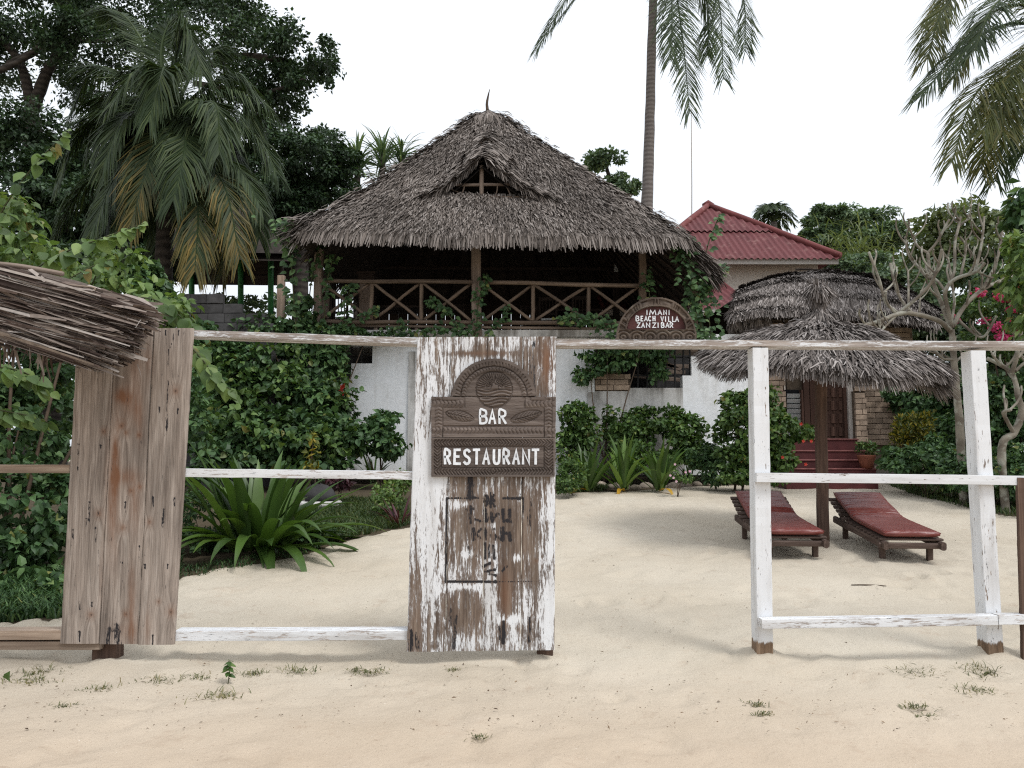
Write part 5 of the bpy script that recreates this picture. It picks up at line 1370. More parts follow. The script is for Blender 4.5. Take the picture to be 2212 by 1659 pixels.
# ------------------------------------------------------------------ thatched beach parasol
pbase = GP(1778, 1172); YP = pbase[1]
par = thing('beach_parasol', 'grey thatched beach parasol on one dark post between the loungers', 'parasol', pbase)
top = P(1768, 672, YP); pole_top = np.array([top[0], YP, top[2] - 0.1])
MB().bar(pbase - [0, 0, 0.2], pole_top, 0.125, 0.125, seg=14, cham=0.2, wob=0.003).build('pole', MT['pole'], par)
prof_r = np.array([0.05, 0.12, 0.34, 0.64, 0.88, 1.08, 1.24]); prof_z = np.array([0.03, -0.14, -0.25, -0.32, -0.43, -0.55, -0.64])
AX = np.array([top[0], YP, top[2]])
def par_roof(s, t):
    a = np.asarray(s) * 2 * math.pi; r = np.interp(1 - np.asarray(t), np.linspace(0, 1, 7), prof_r); z = np.interp(1 - np.asarray(t), np.linspace(0, 1, 7), prof_z)
    r = r * (1 + 0.05 * np.sin(a * 3 + 1) + 0.03 * np.sin(a * 7)); x = np.cos(a) * r
    return np.column_stack([AX[0] + x, AX[1] + np.sin(a) * r, AX[2] + z + 0.17 * np.sin(a) * r - 0.04 * x * (r / 1.6) + 0.03 * np.sin(a * 5) * r])
m = MB()
for o in (0.03, 0.12):
    p, q = underlay(par_roof, 40, 12, 0.0, 1, o); m.add(p, q)
cone = m.build('canopy', MT['under'], par)
m = MB()
thatch(m, par_roof, np.linspace(0.02, 0.97, 28), 200, 0.28, 0.017, 0.05, 0.12, spread=0.35)
thatch(m, par_roof, np.linspace(-0.02, 0.05, 6), 240, 0.22, 0.016, 0.015, 0.5, spread=0.45)
n = 1500; a = rng.uniform(-0.75, 0.45, n); s = (a / 6.283) % 1.0; p = par_roof(s, rng.uniform(0.0, 0.12, n)); p[:, 2] -= rng.uniform(0, 0.14, n)
blades(m, p, np.column_stack([np.cos(a) * 0.7, np.sin(a) * 0.5, np.full(n, -0.85)]) + rng.normal(0, 0.2, (n, 3)), np.column_stack([np.cos(a), np.sin(a), np.ones(n)]), rng.uniform(0.15, 0.36, n), 0.018, 0.0, 0.1)
n = 420; a = rng.uniform(0, 6.283, n); r0 = rng.uniform(0.01, 0.06, n); p = np.column_stack([AX[0] + np.cos(a) * r0, AX[1] + np.sin(a) * r0, AX[2] + rng.uniform(-0.1, 0.26, n)])
blades(m, p, np.column_stack([np.cos(a) * 0.35, np.sin(a) * 0.35, np.full(n, 1.0)]) + rng.normal(0, 0.14, (n, 3)), np.column_stack([np.cos(a), np.sin(a), np.full(n, 0.1)]), rng.uniform(0.1, 0.22, n), 0.015, 0.02, 0.0)
n = 300; a = rng.uniform(0, 6.283, n); p = np.column_stack([AX[0] + np.cos(a) * 0.05, AX[1] + np.sin(a) * 0.05, AX[2] + rng.uniform(0.27, 0.36, n)])
blades(m, p, np.column_stack([np.cos(a) * 0.5, np.sin(a) * 0.5, np.full(n, -0.75)]) + rng.normal(0, 0.25, (n, 3)), np.column_stack([np.cos(a), np.sin(a), np.full(n, 1.0)]), rng.uniform(0.12, 0.26, n), 0.013, 0.03, 0.1)
m.build('thatch', MT['thatch_grey'], cone, kind='stuff')
for k in range(8):
    p = par_roof(np.array([k / 8.0] * 3), np.array([0.03, 0.5, 0.94])) - [0, 0, 0.15]; sub(cone, MB().tube(p, 0.022, 6), 'rib', 'pole', True)

# ------------------------------------------------------------------ sun loungers
def lounger():
    t = thing('sun_lounger', 'x', 'sun lounger')
    for sx in (-1, 1):
        MB().bar((0.29 * sx, -0.08, 0.225), (0.29 * sx, 1.62, 0.215), 0.05, 0.085, face=(0, 0, 1), seg=6, cham=0.25, wob=0.0015, seed=5 + sx).build('side_rail', MT['lounger'], t)
        for y in (0.16, 1.36): MB().bar((0.245 * sx, y, -0.10), (0.245 * sx, y, 0.2), 0.06, 0.05, face=(0, -1, 0), seg=2).build('leg', MT['lounger'], t)
    MB().bar((-0.34, 0.0, 0.215), (0.34, 0.0, 0.215), 0.05, 0.06, face=(0, 0, 1), seg=2, cham=0.2).build('cross_rail', MT['lounger'], t)
    for k in range(10): MB().bar((-0.32, 0.03 + 0.115 * k, 0.278), (0.32, 0.03 + 0.115 * k, 0.278), 0.065, 0.02, face=(0, 0, 1), cham=0.2).build('slat', MT['lounger'], t)
    b0, b1 = np.array([0, 1.10, 0.28]), np.array([0, 1.68, 0.462]); bd = unit(b1 - b0); bn = np.array([0, -bd[2], bd[1]])
    for sx in (-1, 1): MB().bar(b0 + [0.24 * sx, 0, -0.035], b1 + [0.24 * sx, 0, -0.035], 0.04, 0.05, face=bn, seg=2).build('back_rail', MT['lounger'], t)
    for k in range(6):
        c = b0 + (b1 - b0) * (0.10 + 0.175 * k); MB().bar(c + [-0.35, 0, 0], c + [0.35, 0, 0], 0.065, 0.024, face=bn, cham=0.2).build('slat', MT['lounger'], t)
    MB().bar((-0.235, 1.55, 0.22), (-0.235, 1.45, 0.44), 0.04, 0.04).build('prop', MT['lounger'], t)
    prof = curve_pts([(0, -0.02, 0.30), (0, 0.35, 0.298), (0, 0.80, 0.30), (0, 1.02, 0.315), (0, 1.18, 0.36), (0, 1.42, 0.415), (0, 1.70, 0.50)], 60)
    tg = unit(np.gradient(prof, axis=0)); nr = np.column_stack([np.zeros(len(prof)), -tg[:, 2], tg[:, 1]])
    th = np.linspace(0, 2 * math.pi, 41)[:-1]
    sx = np.sign(np.cos(th)) * np.abs(np.cos(th)) ** 0.22 * 0.285; sz = np.sign(np.sin(th)) * np.abs(np.sin(th)) ** 0.55 * 0.036
    V = []
    for i, p in enumerate(prof):
        k = min(1, (min(i, len(prof) - 1 - i) + 0.6) / 2.2) ** 0.5
        fold = 0.011 * np.sin(i * 1.15 + np.sin(sx * 7) * 1.2) * math.exp(-((i - 34) / 9) ** 2)
        hz = (sz * k + 0.036 + np.where(sz > 0, fold + 0.006 * (1 - (sx / 0.285) ** 2), 0))
        V.append(p + np.column_stack([sx * (0.97 + 0.03 * k), np.zeros(40), np.zeros(40)]) + hz[:, None] * nr[i])
    V = np.concatenate(V); n = len(prof); q = [[i * 40 + j, i * 40 + (j + 1) % 40, (i + 1) * 40 + (j + 1) % 40, (i + 1) * 40 + j] for i in range(n - 1) for j in range(40)]
    V = np.concatenate([V, [V[:40].mean(0), V[-40:].mean(0)]]); m = MB()
    m.add(V, q, [[n * 40, (j + 1) % 40, j] for j in range(40)] + [[n * 40 + 1, (n - 1) * 40 + j, (n - 1) * 40 + (j + 1) % 40] for j in range(40)])
    cu = m.build('cushion', MT['vinyl'], t, smooth=True)
    pp = []
    for i, p in enumerate(prof): pp.append(p + np.array([0.283, 0, 0]) + nr[i] * 0.05)
    for sgn in (-1, 1):
        m = MB(); m.tube(np.array(pp) * [sgn, 1, 1], 0.006, 6); o = m.build('piping', MT['vinyl'], cu, smooth=True)
    return t
lg = lounger()
for i, (x, y, yaw, lab) in enumerate(((3.06, 8.42, -0.075, 'maroon cushioned sun lounger half hidden behind the white fence post'), (4.24, 8.30, -0.10, 'maroon cushioned sun lounger in full view right of the parasol post'))):
    o = lg if i == 0 else copy_tree(lg)
    o.location = (x, y, ground_z(y) - 0.005); o.rotation_euler = (0.092, 0, yaw); tag(o, lab, 'sun lounger', 'sun loungers under the parasol')

# ------------------------------------------------------------------ ragged thatch close by on the left
kio = thing('thatch_roof', 'ragged stripped palm thatch roof edge jutting in front of the bare boards', 'thatch roof', P(-400, 640, 4.8))
m = MB(); n = 6800
f = rng.uniform(0, 1, n) ** 0.9; ue = np.interp(f, [0, .12, .3, .6, .85, 1], [345, 336, 312, 290, 266, 205])
step = np.floor(f * 6) / 6
u1 = ue - np.abs(rng.normal(0, 42, n)) + rng.normal(0, 12, n) - rng.choice([0, 0, 1, 1], n) * rng.uniform(0, 360, n); ln = np.where(rng.uniform(0, 1, n) < 0.45, rng.uniform(40, 160, n), rng.uniform(120, 480, n))
u0 = np.maximum(u1 - ln, -330)
def vv(u, f): return (583 + 0.253 * u) * (1 - f) + (722 + 0.262 * u) * f
Yd = rng.uniform(4.24, 4.5, n) + f * 0.0 + np.where(rng.uniform(0, 1, n) < 0.4, rng.uniform(0, 0.8, n), 0)
p0 = np.array([P(a, vv(a, ff) + rng.normal(0, 8), y) for a, ff, y in zip(u0, f, Yd)]); p1 = np.array([P(a, vv(a, ff) + rng.normal(0, 9) + 3, y) for a, ff, y in zip(u1, f, Yd)])
d = p1 - p0; L_ = np.linalg.norm(d, axis=1)
blades(m, p0, d, np.array([[0.1, -0.7, 0.8]]) + rng.normal(0, 0.6, (n, 3)), L_, np.where(rng.uniform(0, 1, n) < 0.25, rng.uniform(0.03, 0.058, n), rng.uniform(0.007, 0.028, n)), rng.normal(0, 0.014, n), 0.02, tipw=0.35)
n = 90; uu = rng.uniform(-60, 330, n); p = np.array([P(a, vv(a, rng.uniform(0, 1)), rng.uniform(4.25, 4.4)) for a in uu])   # loose broken strands
blades(m, p, np.column_stack([rng.normal(0.45, 0.4, n), rng.normal(-0.1, 0.2, n), rng.normal(-0.35, 0.45, n)]), rng.normal(0, 1, (n, 3)), rng.uniform(0.05, 0.16, n), 0.007, 0.0, 0.2)
n = 40; uu = rng.uniform(-90, 110, n); p = np.array([P(a, vv(a, 1.0) - 6, rng.uniform(4.3, 4.9)) for a in uu])                # dangling strips underneath
blades(m, p, np.column_stack([rng.normal(0.12, 0.18, n), rng.normal(0, 0.1, n), np.full(n, -1.0)]), np.tile(np.array([[0, -1.0, 0]]), (n, 1)), rng.uniform(0.08, 0.26, n), 0.016, 0.02, 0.0)
core = MB(); A, B = P(-330, vv(-330, .5), 4.75), P(196, vv(196, .5), 4.75)
core.bar(A, B, 0.27, 0.8, face=(0, -1, 0), seg=6, cham=0.3, wob=0.006); cr_ = core.build('light_block_core', MT['under'], kio)  # dark core added inside the thatch to block light
m.build('thatch', MT['thatch_near'], kio, kind='stuff')
MB().tube(curve_pts([P(-60, 566, 4.4), P(40, 575, 4.4), P(136, 592, 4.4)], 8), [0.016] * 9, 6).build('loose_stalk', MT['post'], kio, smooth=True)
MB().tube(curve_pts([P(120, 612, 4.35), P(170, 618, 4.33), P(205, 622, 4.32), P(196, 632, 4.32), P(182, 641, 4.32)], 12), 0.006, 6).build('loose_stalk', MT['bare_rail'], kio, smooth=True)
MB().bar(P(-420, 1000, 5.0) * [1, 1, 0] + [0, 0, -0.1], P(-420, 560, 5.0), 0.14, 0.14).build('post', MT['dark_stub'], kio)
# ------------------------------------------------------------------ palms
def frond(parent, mat, pts, L, npair=70, droop=0.35, W=0.03, name='frond', seed=0, start=0.12, tipmat=None, bunch=1.0):
    """pts: (u, v, Y) along the midrib; leaflets of length L hang from both sides"""
    r = np.random.default_rng(seed + 5)
    c = curve_pts([P(*q) if len(q) == 3 else np.array(q[:3]) for q in pts], 30)
    tg = unit(np.gradient(c, axis=0)); n = len(c)
    m = MB(); m.tube(c, np.linspace(0.035, 0.006, n) * (L / 0.6) ** 0.5, 5)
    o_r = None
    t = np.linspace(start, 0.995, npair); i = t * (n - 1); k = np.minimum(i.astype(int), n - 2); f = (i - k)[:, None]
    p = c[k] * (1 - f) + c[k + 1] * f; d = unit(tg[k] * (1 - f) + tg[k + 1] * f)
    up = unit(np.array([0, 0, 1.0]) + np.array([0, -0.25, 0]) - d * (d @ np.array([0, -0.25, 1.0]))[:, None])
    side = unit(np.cross(d, up))
    Lf = L * (0.35 + 0.65 * np.sin(np.pi * np.clip(0.12 + 0.80 * t, 0, 1))) ** 0.9
    V = []; Q = []; AG = []
    b = 0
    for s in (-1, 1):
        ang = np.radians(62 - 34 * t)[:, None] + r.normal(0, 0.09, (npair, 1))
        ld = unit(side * s * np.sin(ang) + d * np.cos(ang) + up * 0.10 + r.normal(0, 0.05, (npair, 3)))
        ll = (Lf * r.uniform(0.8, 1.12, npair))[:, None]
        q1 = p + ld * ll * 0.5 + np.array([0, 0, -1.0]) * droop * ll * 0.14
        g = np.array([0, 0, -1.0]) * droop * r.uniform(0.5, 1.4, (npair, 1))
        q2 = q1 + unit(ld + g * 1.6) * ll * 0.5
        w_ = np.cross(ld, up); w_ = unit(w_ + up * r.normal(0.15, 0.25, (npair, 1))) * W * r.uniform(0.7, 1.2, (npair, 1))
        v = np.stack([p - w_ * 0.3, p + w_ * 0.3, q1 + w_ * 0.5, q1 - w_ * 0.5, q2 + w_ * 0.10, q2 - w_ * 0.10], 1).reshape(-1, 3)
        ii = np.arange(npair)[:, None] * 6
        V.append(v); AG.append((t[:, None] * 0.75 + np.array([0, 0, .12, .12, .3, .3])).ravel()); Q.append(np.concatenate([ii + np.array([0, 1, 2, 3]), ii + np.array([3, 2, 4, 5])]) + b); b += len(v)
    m.add(np.concatenate(V), np.concatenate(Q), m_age=np.concatenate(AG))
    return m.build(name, MT[mat], parent)

def trunk_part(parent, pts, rad, mat, name='trunk', seg=12, wob=0.03):
    c = curve_pts(pts, 40); m = MB(); m.tube(c, np.interp(np.linspace(0, 1, len(c)), np.linspace(0, 1, len(rad)), rad), seg, wob, 3); return m.build(name, MT[mat], parent, smooth=True)

YPL = 17.0
pb = np.array([P(352, 700, YPL)[0], YPL, ground_z(YPL)])
palm = thing('coconut_palm', 'big drooping coconut palm with yellowing lower fronds left of the villa', 'palm tree', pb)
trunk_part(palm, [pb - [0, 0, 0.2], P(352, 620, YPL), P(358, 430, YPL), P(367, 262, YPL)], [0.24, 0.19, 0.17, 0.15], 'bark')
c0 = (367, 262)
FR_L = [  # mid points and tip, depth shifts, kind
    ([(348, 120), (370, 45), (398, 66)], 0.4, 'frond'), ([(312, 100), (262, 30), (215, 22)], 1.2, 'frond'), ([(382, 120), (404, 62), (438, 160)], -0.5, 'frond'), ([(270, 165), (200, 150), (158, 235)], 0.3, 'frond'),
    ([(335, 172), (296, 152), (240, 225)], -1.6, 'frond'), ([(355, 180), (352, 150), (322, 262)], -1.9, 'frond'), ([(440, 192), (510, 168), (588, 240)], 0.3, 'frond'), ([(432, 226), (468, 230), (474, 332)], -1.6, 'frond'), ([(398, 278), (398, 330), (374, 432)], -2.0, 'frond'),
    ([(342, 290), (318, 360), (284, 482)], -1.8, 'frond_old'), ([(296, 306), (240, 398), (196, 505)], -1.0, 'frond'), ([(240, 240), (170, 285), (128, 392)], 0.2, 'frond'), ([(490, 262), (556, 296), (597, 372)], 0.2, 'frond'),
    ([(446, 320), (520, 368), (566, 452)], -0.8, 'frond'), ([(424, 340), (484, 400), (518, 556)], -1.6, 'frond_old'), ([(408, 356), (428, 452), (421, 585)], -1.8, 'frond_old'), ([(256, 336), (170, 415), (118, 512)], 0.5, 'frond'), ([(296, 372), (236, 470), (202, 575)], -0.6, 'frond'),
    ([(470, 330), (545, 400), (560, 515)], 0.8, 'frond'), ([(330, 320), (270, 420), (258, 540)], 0.8, 'frond'), ([(430, 130), (470, 110), (500, 190)], 1.4, 'frond'), ([(250, 200), (210, 230), (190, 330)], 1.4, 'frond'), ([(380, 330), (350, 450), (338, 560)], 0.6, 'frond'), ([(450, 400), (490, 480), (480, 590)], 0.7, 'frond_old'), ([(310, 240), (262, 260), (226, 350)], -1.4, 'frond'), ([(410, 250), (440, 290), (440, 420)], -1.2, 'frond')]
_r = random.Random(77)
for k in range(16):                                                 # inner fronds that fill the crown
    a = -0.35 + k / 15 * 3.85; ln_ = _r.uniform(120, 210); x, y = math.cos(a), math.sin(a)
    FR_L.append(([(c0[0] + x * ln_ * 0.45, c0[1] + y * ln_ * 0.35 - 30), (c0[0] + x * ln_ * 0.85, c0[1] + y * ln_ * 0.75 - 8), (c0[0] + x * ln_ * 1.0, c0[1] + y * ln_ + 85)], _r.uniform(-0.6, 1.6), 'frond'))
for i, (ps, dy, mt) in enumerate(FR_L):
    pts = [(c0[0], c0[1], YPL)] + [(u, v, YPL + dy * k) for (u, v), k in zip(ps, (0.55, 0.85, 1.0))]
    frond(palm, mt, pts, 1.02, 150, 0.9, 0.034, seed=i)
for i in range(7):
    p = P(c0[0] + R.uniform(-22, 20), c0[1] + R.uniform(5, 42), YPL - 0.35); m = MB(); m.tube([p + [0, 0, 0.14], p + [0, 0, 0.08], p, p - [0, 0, 0.09], p - [0, 0, 0.13]], [0.02, 0.10, 0.125, 0.09, 0.02], 10); m.build('coconut', MT['dark_stub'], palm, smooth=True)

YT = 24.0
pb = np.array([P(1378, 900, YT)[0], YT, ground_z(YT)])
tall = thing('coconut_palm', 'tall slender coconut palm whose grey trunk rises behind the villa roof', 'palm tree', pb)
trunk_part(tall, [pb - [0, 0, 0.3], P(1388, 650, YT), P(1397, 455, YT), P(1404, 250, YT), P(1411, 0, YT), P(1424, -140, YT)], [0.24, 0.21, 0.195, 0.16, 0.135, 0.11], 'palm_bark')
for i, ps in enumerate([[(1340, -150), (1235, -20), (1160, 108)], [(1350, -90), (1275, -40), (1195, 60)], [(1452, -60), (1474, 80), (1490, 245)], [(1500, -130), (1552, 0), (1563, 172)], [(1530, -170), (1602, -20), (1610, 112)], [(1445, -80), (1452, 20), (1448, 130)], [(1380, -250), (1300, -260), (1220, -200)], [(1480, -250), (1560, -260), (1650, -160)], [(1425, -280), (1440, -360), (1480, -380)], [(1500, -60), (1530, 20), (1528, 120)]]):
    dy = [-0.5, 1.0, -2.0, -1.2, 0.4, -2.4, 0, 0, 1, 1.2][i]
    frond(tall, 'frond', [(1424, -140, YT)] + [(u, v, YT + dy * k) for (u, v), k in zip(ps, (0.5, 0.85, 1))], 1.15, 120, 0.34, 0.036, seed=40 + i)

YR = 16.0
pb = np.array([P(2330, 700, YR)[0], YR, ground_z(YR)])
rp = thing('coconut_palm', 'coconut palm reaching in at the upper right with sunlit yellow green fronds', 'palm tree', pb)
trunk_part(rp, [pb - [0, 0, 0.3], P(2345, 500, YR), P(2325, 80, YR)], [0.24, 0.18, 0.14], 'palm_bark')
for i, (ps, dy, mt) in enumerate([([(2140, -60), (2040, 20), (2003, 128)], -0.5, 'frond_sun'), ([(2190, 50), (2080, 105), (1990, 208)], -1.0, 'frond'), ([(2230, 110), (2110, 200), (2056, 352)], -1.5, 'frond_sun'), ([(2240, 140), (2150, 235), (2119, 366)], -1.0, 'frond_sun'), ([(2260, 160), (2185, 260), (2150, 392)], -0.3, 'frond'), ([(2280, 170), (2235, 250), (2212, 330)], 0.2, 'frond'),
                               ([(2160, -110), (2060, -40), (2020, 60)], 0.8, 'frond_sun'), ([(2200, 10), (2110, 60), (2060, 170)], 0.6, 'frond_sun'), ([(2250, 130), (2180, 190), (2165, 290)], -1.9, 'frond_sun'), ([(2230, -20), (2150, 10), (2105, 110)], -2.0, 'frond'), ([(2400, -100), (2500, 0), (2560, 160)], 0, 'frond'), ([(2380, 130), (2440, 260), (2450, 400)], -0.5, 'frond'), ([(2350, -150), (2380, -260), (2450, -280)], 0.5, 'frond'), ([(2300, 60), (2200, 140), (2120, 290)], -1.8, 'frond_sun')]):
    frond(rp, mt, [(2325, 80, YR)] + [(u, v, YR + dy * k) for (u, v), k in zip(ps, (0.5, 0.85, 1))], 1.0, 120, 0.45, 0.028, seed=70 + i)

fp = thing('coconut_palm', 'small distant coconut palm above the red roof', 'palm tree', (*P(1672, 900, 48)[:2], ground_z(48)))
trunk_part(fp, [np.array(fp.location), P(1672, 480, 48)], [0.25, 0.2], 'palm_bark')
for i in range(13):
    a = i / 13 * 6.283; dx, dv = math.cos(a), math.sin(a)
    frond(fp, 'frond', [(1670, 478, 48), (1670 + 24 * dx, 462 + 12 * dv - 8, 48 + 0.8 * dv), (1670 + 44 * dx + 6, 474 + 24 * dv, 48 + 1.5 * dv)], 0.7, 40, 0.5, 0.07, seed=90 + i)

# ------------------------------------------------------------------ trees
def tree(name, label, mat, clumps, n, L, trunk, rad, bark='bark', limbs=(), group='trees behind the villa', **kw):
    base = np.array([P(*trunk[0])[0], trunk[0][2], ground_z(trunk[0][2])])
    t = thing(name, label, 'tree', base, group)
    trunk_part(t, [base - [0, 0, 0.3]] + [P(*q) for q in trunk], rad, bark)
    for lb, r0 in limbs: trunk_part(t, [P(*q) for q in lb], [r0, r0 * 0.6, r0 * 0.35], bark, 'limb', 8)
    foliage(t, MT[mat], clumps, n, L, name='crown', **kw)
    return t
tree('spreading_tree', 'huge dark spreading tree filling the upper left behind the palm', 'tree',
     [(110, 40, 28, 190, 110, 4), (300, 20, 28, 210, 90, 4), (470, 70, 27, 150, 70, 3.5), (560, 130, 26.5, 120, 62, 2.5), (650, 120, 26, 88, 60, 2.2), (600, 190, 26.5, 95, 44, 2.2), (700, 150, 26, 40, 36, 1.4), (520, 40, 28, 90, 34, 2), (560, 225, 27, 90, 36, 2), (230, 160, 28, 150, 90, 3.5), (60, 330, 28, 110, 90, 3.5), (150, 430, 27, 130, 80, 3), (20, 520, 27, 120, 80, 3), (-160, 150, 28, 200, 200, 4), (330, 250, 28, 120, 80, 3), (250, 350, 28, 110, 80, 3), (360, 400, 27, 130, 90, 3), (300, 520, 27, 140, 80, 3), (440, 500, 27, 110, 80, 2), (430, 300, 27, 90, 70, 2), (180, 560, 26, 130, 60, 2), (-60, 640, 24, 140, 100, 2)], 125000, 0.165,
     [(110, 700, 28), (120, 480, 28), (60, 260, 28)], [0.8, 0.6, 0.35], limbs=[([(60, 260, 28), (130, 110, 28), (260, 20, 28)], 0.26), ([(80, 300, 28), (40, 130, 28), (-60, 40, 28)], 0.26), ([(110, 400, 28), (250, 250, 28), (480, 130, 27), (620, 130, 26.5)], 0.28), ([(20, 140, 27.5), (120, 95, 27), (235, 88, 27)], 0.16), ([(-20, 160, 27), (60, 120, 27), (150, 30, 27)], 0.14), ([(420, 180, 27), (560, 200, 26.5), (660, 170, 26)], 0.12)], sub=0.20, nsub=34, up=0.9)
tree('dense_tree', 'dense dark green tree between the drooping palm and the thatch roof', 'tree', [(600, 320, 25, 90, 50, 2), (680, 350, 25, 90, 60, 2), (620, 420, 25, 90, 70, 2), (720, 410, 25, 70, 50, 2), (540, 400, 25.5, 70, 90, 2), (700, 305, 25.5, 40, 26, 1), (640, 470, 25, 80, 50, 1.5), (560, 470, 25.5, 60, 60, 1.5), (740, 350, 25, 50, 40, 1)], 36000, 0.15, [(650, 600, 25), (650, 420, 25)], [0.3, 0.2], sub=0.24, nsub=30, up=0.9)
tree('dense_tree', 'dark wall of foliage low behind the left palm', 'tree', [(40, 400, 25, 150, 110, 2), (170, 470, 25, 140, 90, 2), (0, 560, 24, 130, 80, 2), (300, 470, 25, 120, 90, 2), (420, 450, 25, 100, 90, 2), (240, 570, 24, 180, 60, 2), (-150, 420, 25, 130, 160, 2), (110, 300, 26, 110, 70, 2)], 42000, 0.19, [(200, 700, 25), (210, 420, 25)], [0.4, 0.25], sub=0.26, nsub=30, up=0.9)
tree('leafy_tree', 'airy light green tree poking up behind the right slope of the thatch', 'far_tree', [(1305, 352, 27, 48, 24, 1), (1345, 395, 27, 42, 34, 1), (1290, 345, 27, 30, 14, .6), (1330, 440, 27, 60, 40, 1)], 5000, 0.17, [(1330, 600, 27), (1325, 430, 27), (1310, 360, 27)], [0.2, 0.12, 0.06], sub=0.3, nsub=16)
tree('round_tree', 'rounded mid green tree beyond the red roof, left of two', 'far_tree', [(1790, 478, 42, 52, 42, 2), (1770, 520, 42, 50, 40, 2), (1815, 540, 42, 40, 36, 2)], 13000, 0.22, [(1800, 700, 42), (1800, 540, 42)], [0.4, 0.3], sub=0.26, nsub=24, up=0.9)
tree('round_tree', 'broad mid green tree beyond the red roof, nearer the bare frangipani', 'far_tree', [(1865, 488, 43, 62, 36, 2), (1910, 515, 42, 52, 32, 2), (1860, 540, 42, 70, 40, 2)], 15000, 0.22, [(1880, 700, 43), (1880, 540, 43)], [0.4, 0.3], sub=0.26, nsub=24, up=0.9)
tree('backdrop_tree', 'bushy green tree directly behind the hut ridge', 'far_tree', [(1870, 600, 27, 85, 60, 2), (1960, 610, 27, 80, 70, 2), (1800, 590, 28, 50, 40, 1.5)], 15000, 0.16, [(1880, 760, 27), (1880, 640, 27)], [0.3, 0.2], sub=0.25, nsub=26)
tree('feathery_tree', 'thin feathery tree with wispy tops behind the bare frangipani', 'bamboo', [(2060, 500, 21, 90, 50, 1.4), (2140, 520, 21, 90, 60, 1.4), (2090, 560, 21, 120, 60, 1.6), (2095, 455, 21, 34, 34, .6), (2190, 470, 21, 40, 30, .6), (2010, 530, 21, 50, 40, 1)], 4600, 0.20, [(2100, 760, 21), (2100, 600, 21), (2095, 470, 21)], [0.12, 0.08, 0.03], sub=0.34, nsub=20)
tree('shade_tree', 'dark leafy tree behind the bougainvillea on the right', 'far_tree', [(2060, 620, 19.5, 110, 70, 1.5), (2180, 600, 19.5, 90, 90, 1.5), (2110, 700, 19, 130, 80, 1.5), (2260, 660, 19, 90, 120, 1.5), (2000, 700, 19.5, 80, 60, 1.2), (2030, 790, 19.5, 90, 60, 1.2), (2150, 800, 19, 110, 60, 1.2), (2260, 800, 19, 80, 80, 1.2)], 19000, 0.17, [(2150, 900, 19.5), (2150, 700, 19.5)], [0.2, 0.14], sub=0.26, nsub=28)
tree('edge_tree', 'tree at the right edge with yellow green drooping leaves above the blossom', 'lime', [(2215, 580, 11, 34, 90, .5), (2225, 700, 11, 30, 60, .5), (2200, 520, 11, 16, 30, .3)], 700, 0.16, [(2270, 900, 11), (2255, 600, 11), (2235, 420, 11)], [0.09, 0.06, 0.02], sub=0.4, nsub=14, droop=0.9)
et = tree('edge_tree', 'dark breadfruit like leaves hanging at the right edge under the palm', 'vine', [(2215, 420, 11.5, 34, 40, .4), (2196, 470, 11.5, 14, 40, .3), (2240, 480, 11.5, 40, 60, .5)], 420, 0.2, [(2310, 900, 11.5), (2290, 600, 11.5), (2240, 430, 11.5)], [0.09, 0.06, 0.02], sub=0.4, nsub=12, droop=0.8)

def strap(base, d, L, W, arch, curl=0.0, seg=8, fold=0.18):
    """long strap leaf arching over: a ribbon with a folded middle"""
    d = unit(d); hor = unit(np.array([d[0], d[1], 0.0]) + 1e-6); side = np.array([-hor[1], hor[0], 0])
    p = np.array(base, float); el = math.asin(np.clip(d[2], -1, 1)); V = []
    for i in range(seg + 1):
        t = i / seg; w_ = W * (0.45 + 1.2 * t * (1 - t) * 1.9) * (1 - t ** 3) ** 0.8
        V += [p - side * w_ / 2 + np.array([0, 0, fold * w_]), p.copy(), p + side * w_ / 2 + np.array([0, 0, fold * w_])]
        el2 = el - arch * t ** 1.6 - curl * max(0, t - 0.7) * 6
        p = p + (hor * math.cos(el2) + np.array([0, 0, 1.0]) * math.sin(el2)) * L / seg
    q = []
    for i in range(seg):
        a = i * 3; q += [[a, a + 1, a + 4, a + 3], [a + 1, a + 2, a + 5, a + 4]]
    return np.array(V), q
def lily(label, u, v, n, L, W, mat='lily', name='crinum_lily', group='crinum lilies in the beds', base=None, el=(35, 82), arch=(0.5, 1.6), spread=0.12, odd=0, seg=8, cat='plant'):
    b = base if base is not None else GP(u, v)
    t = thing(name, label, cat, b, group)
    for i in range(n):
        a = 6.283 * (i * 0.381966 + R.uniform(-0.04, 0.04)); e_ = math.radians(R.uniform(*el)); l = L * R.uniform(0.7, 1.1)
        d = (math.cos(a) * math.cos(e_), math.sin(a) * math.cos(e_), math.sin(e_))
        bb = b + np.array([math.cos(a), math.sin(a), 0]) * R.uniform(0.02, spread) + [0, 0, R.uniform(0, 0.12)]
        V, q = strap(bb, d, l, W * R.uniform(0.8, 1.15), R.uniform(*arch) * (1.25 - e_ / 1.8), R.choice([0, 0, 0.15]), seg)
        m = MB(); m.add(V, q); m.build('leaf', MT[mat], t, smooth=True)
    for i in range(odd):
        a = R.uniform(3.4, 6.0); d = (math.cos(a) * 0.8, math.sin(a) * 0.8, 0.3); V, q = strap(b, d, L * 0.55, W, 2.2, 0.2, seg); m = MB(); m.add(V, q); m.build('leaf', MT['yellow_leaf'], t, smooth=True)['label'] = 'withered yellow leaf'
    return t
